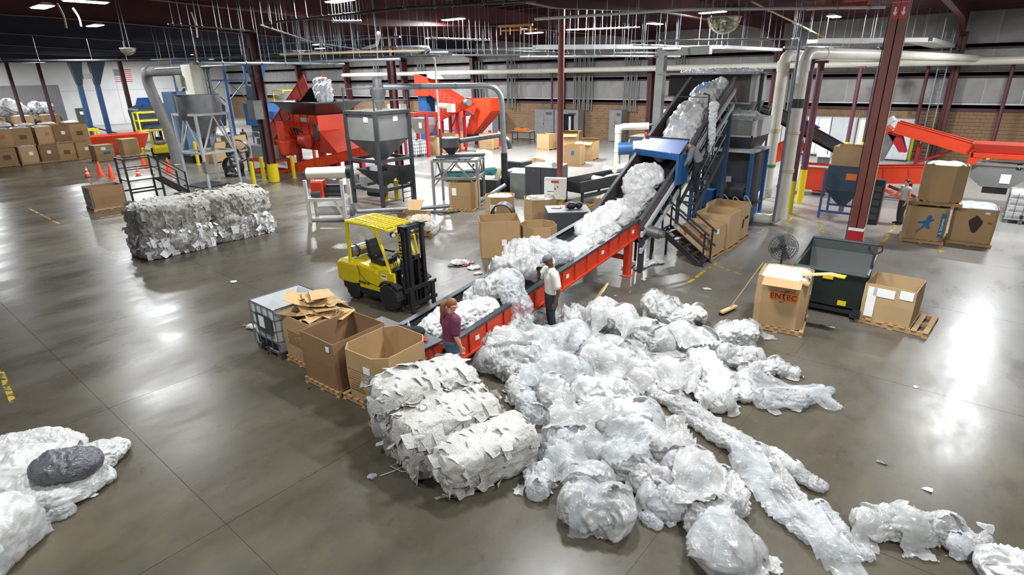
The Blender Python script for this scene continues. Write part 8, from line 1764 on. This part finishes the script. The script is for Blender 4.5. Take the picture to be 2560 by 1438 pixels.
c = at(2090, 22, 7.9); t = thing('orange_bracket', 'orange steel plate above the light near the fire sign column', 'bracket', c, .1); MB().box((0, 0, .1), (2.2, .5, .16)).build('plate', 'orange_red', t)
MB().cyl((0, 0, .15), (0, 0, roof_z(c.y)-c.z-.3), .03, n=6).build('stem', 'dark_steel', t)

# ------------------------------------------------------------------ floor marks and small things
ym = bpy.data.materials.new('worn_yellow'); ym.use_nodes = True; N = ym.node_tree.nodes; L = ym.node_tree.links; b = N['Principled BSDF']; b.inputs['Base Color'].default_value = (*lin('#b79f2c'), 1); b.inputs['Roughness'].default_value = .5
g_ = N.new('ShaderNodeNewGeometry'); n_ = N.new('ShaderNodeTexNoise'); n_.inputs['Scale'].default_value = 5; n_.inputs['Detail'].default_value = 7; n_.inputs['Roughness'].default_value = .7; L.new(g_.outputs['Position'], n_.inputs[0]); r_ = N.new('ShaderNodeMapRange'); r_.inputs[1].default_value = .47; r_.inputs[2].default_value = .53; L.new(n_.outputs[0], r_.inputs[0]); L.new(r_.outputs[0], b.inputs['Alpha']); MATS['worn_yellow'] = ym
for k, (p0, p1, w_, lb) in enumerate((((2242, 560), (2208, 606), .12, 'yellow floor line beside the blue figure carton'), ((2200, 625), (2150, 690), .12, 'worn yellow floor line behind the green hopper'), ((2046, 552), (2056, 582), .12, 'short yellow dash before the blue hopper'), ((1893, 584), (1932, 562), .1, 'yellow dash right of the floor pipes'), ((1995, 530), (1965, 560), .1, 'yellow dash at the maroon post'), ((1722, 706), (1790, 658), .1, 'yellow floor line at the stair foot'), ((1785, 662), (1862, 690), .06, 'thin yellow line right of the stair foot'), ((2350, 622), (2358, 634), .16, 'small yellow floor arrow before the stained carton'), ((70, 520), (148, 560), .1, 'dashed yellow line on the far left floor'), ((0, 925), (32, 1005), .1, 'worn yellow stripe at the left edge'), ((575, 605), (680, 578), .08, 'yellow line under the bale block'), ((250, 545), (350, 528), .08, 'yellow line before the wrapped box'), ((620, 440), (740, 430), .5, 'worn yellow patch around the dark column'))):
    a = at(*p0, .003); b_ = at(*p1, .003); o = MB().beam(a, b_, w_, .003).build('floor_marking', ym); o.location.z = .0; tag(o, lb, 'floor marking', 'yellow floor markings')
bt = thing('water_bottle', 'clear water bottle standing on the tail table', 'bottle', (0, 0, 0)); p = at(1023, 828, .7); bt.location = (max(p.x, -9.5), min(max(p.y, 6.5), 6.9), .7); MB().lathe([(.032, 0), (.034, .02), (.034, .14), (.03, .16), (.012, .2)], n=14).build('body', mat('clear_plastic', '#dfe8ee', .1, alpha=.5), bt, smooth=True); MB().lathe([(.0345, .05), (.0345, .11)], n=14).build('label', 'blue_ink', bt); MB().cyl((0, 0, .2), (0, 0, .22), .014, n=10).build('cap', 'paper', bt)
gl = thing('work_gloves', 'red work gloves on the tail table beside the woman', 'gloves', (-8.0, 6.62, .7), .4); sph(sph(MB(), (0, 0, .04), .07, 12, (1.5, 1, .6)), (.08, .05, .05), .05, 12, (1.3, 1, .7)).build('palm', 'red', gl, smooth=True); tubes([[((.1, .02*k, .04), .014, .014), ((.2, .03*k, .03), .012, .012)] for k in range(-1, 3)]).build('fingers', 'red', gl, smooth=True)
jk = thing('black_jacket', 'black jacket crumpled on the tail table', 'jacket', (-8.4, 6.7, .7), .2); sph(sph(sph(MB(), (0, 0, .05), .2, 14, (1.4, .9, .5)), (.2, .08, .07), .14, 12, (1.2, 1, .7)), (-.2, .05, .05), .14, 12, (1.2, 1, .6)).build('cloth', 'black_cloth', jk, smooth=True); MB().path([(-.2, -.12, .12), (0, -.16, .14), (.2, -.12, .13)], .015, 6).build('seam', 'charcoal', jk)
bo = thing('broken_board', 'pale broken board leaning in the pile by the conveyor', 'board', (0, 0, 0)); p = at(1478, 772); bo.location = (p.x, p.y, 0); bo.rotation_euler = (0, 0, .5); MB().loft([[(x-.06, -.14*k, z), (x+.0, -.14*k, z+.04), (x+.0, .14*k, z+.05), (x-.06, .14*k, z)] for x, z, k in ((0, .02, .9), (.15, .25, 1), (.3, .5, 1), (.4, .66, .5))]).build('board', 'pale_wood', bo)
# scrap heap left of the strapped carton, and loose bits
for k, (px, py, r, m_, lb) in enumerate(((1150, 655, 22, 'film_white', 'white scrap heap left of the tall strapped carton'), (1165, 662, 8, 'red', 'red plastic scrap in the small scrap heap'), (1185, 668, 14, 'film_far', 'grey-white scrap heap touching the belt rail'), (1130, 662, 9, mat('green_scrap', '#6d7d62', .6), 'green-grey scrap at the left of the small heap'), (1178, 655, 8, mat('pink_scrap', '#c98f7c', .6), 'pinkish scrap in the small scrap heap'), (1195, 682, 10, 'film_white', 'white sheet scrap below the small heap'))):
    film('scrap', lb, [(px-r*.5, py+2, r*.8), (px+r*.5, py, r*.8)], cat='scrap', m=m_, seed=300+k, flat=.3, big=.3, fold=.3, res=.6)
rsx = random.Random(9); BZ = [(1260, 1180), (990, 1080), (640, 815), (2055, 815), (2080, 820), (1500, 700), (1610, 700), (1640, 690), (1505, 790), (1540, 740), (2290, 968), (2205, 1158), (2320, 1225), (1690, 745), (1767, 722), (1600, 655), (235, 1240), (2465, 1320), (1000, 1155), (930, 1195), (585, 705), (1560, 690), (2160, 800), (610, 815)]
LIT = ['white scrap before the nearest bale', 'clear scrap left of the middle bale', 'white scrap left of the caged tote', 'dark scrap right of the ENTEC pallet', 'paper strip beside the green hopper base', 'clear scrap under the orange conveyor', 'white scrap between conveyor and stairs', 'dark scrap below the stair foot', 'paper scrap beside the broken board', 'clear scrap right of the broken board', 'white scrap on the bare right floor', 'dark scrap at the far right of the long rope', 'paper scrap above the large dusty roll', 'clear scrap behind the peaked film heap', 'white scrap left of the push broom', 'dark scrap near the incline foot', 'paper scrap beside the lower left sheets', 'clear scrap right of the dusty roll', 'white scrap left of the nearest bale', 'dark scrap beside the loose wire', 'paper scrap on the bare floor below the bale block', 'clear scrap beside the orange conveyor leg', 'white scrap at the torn-paper pallet', 'dark scrap touching the caged tote']
for k, (px, py) in enumerate(BZ):
    g = at(px, py); s_ = rsx.uniform(.05, .14); mb = MB(); n = 7; vs = [(s_*rsx.uniform(.5, 1.2)*math.cos(2*math.pi*i/n), s_*rsx.uniform(.4, 1)*math.sin(2*math.pi*i/n), .004+rsx.uniform(0, .02)) for i in range(n)]; mb.add(vs+[(0, 0, .03)], [(i, (i+1) % n, n) for i in range(n)])
    o = mb.build('litter_scrap', ['paper', 'film_clear', 'film_white', 'bag_grey'][k % 4]); o.location = (g.x, g.y, 0); tag(o, LIT[k], 'litter', 'litter scraps on the floor')
wr = thing('wire_loop', 'loose pale wire trailing on the floor left of the near bales', 'wire', (0, 0, 0)); MB().path([tuple(at(x, y, .02)) for x, y in ((950, 1190), (985, 1178), (1010, 1165), (1000, 1158), (975, 1165), (1005, 1180), (1050, 1176))], .008, 5).build('strand', 'light_grey', wr)
film('film_scrap', 'clear round film scrap left of the near bales', [(925, 1192, 9), (935, 1190, 9)], m='film_clear', seed=320, flat=.4); film('film_scrap', 'grey film scrap at the foot of the middle bale', [(1020, 1155, 14), (1035, 1160, 14)], m='film_clear', seed=321, flat=.5); film('film_scrap', 'small film scrap at the foot of the tall bale', [(985, 1110, 12), (1000, 1105, 12)], m='film_clear', seed=322, flat=.5); film('film_scrap', 'white film scrap left of the caged tote', [(622, 815, 8), (634, 818, 10)], m='film_white', seed=323, flat=.6)
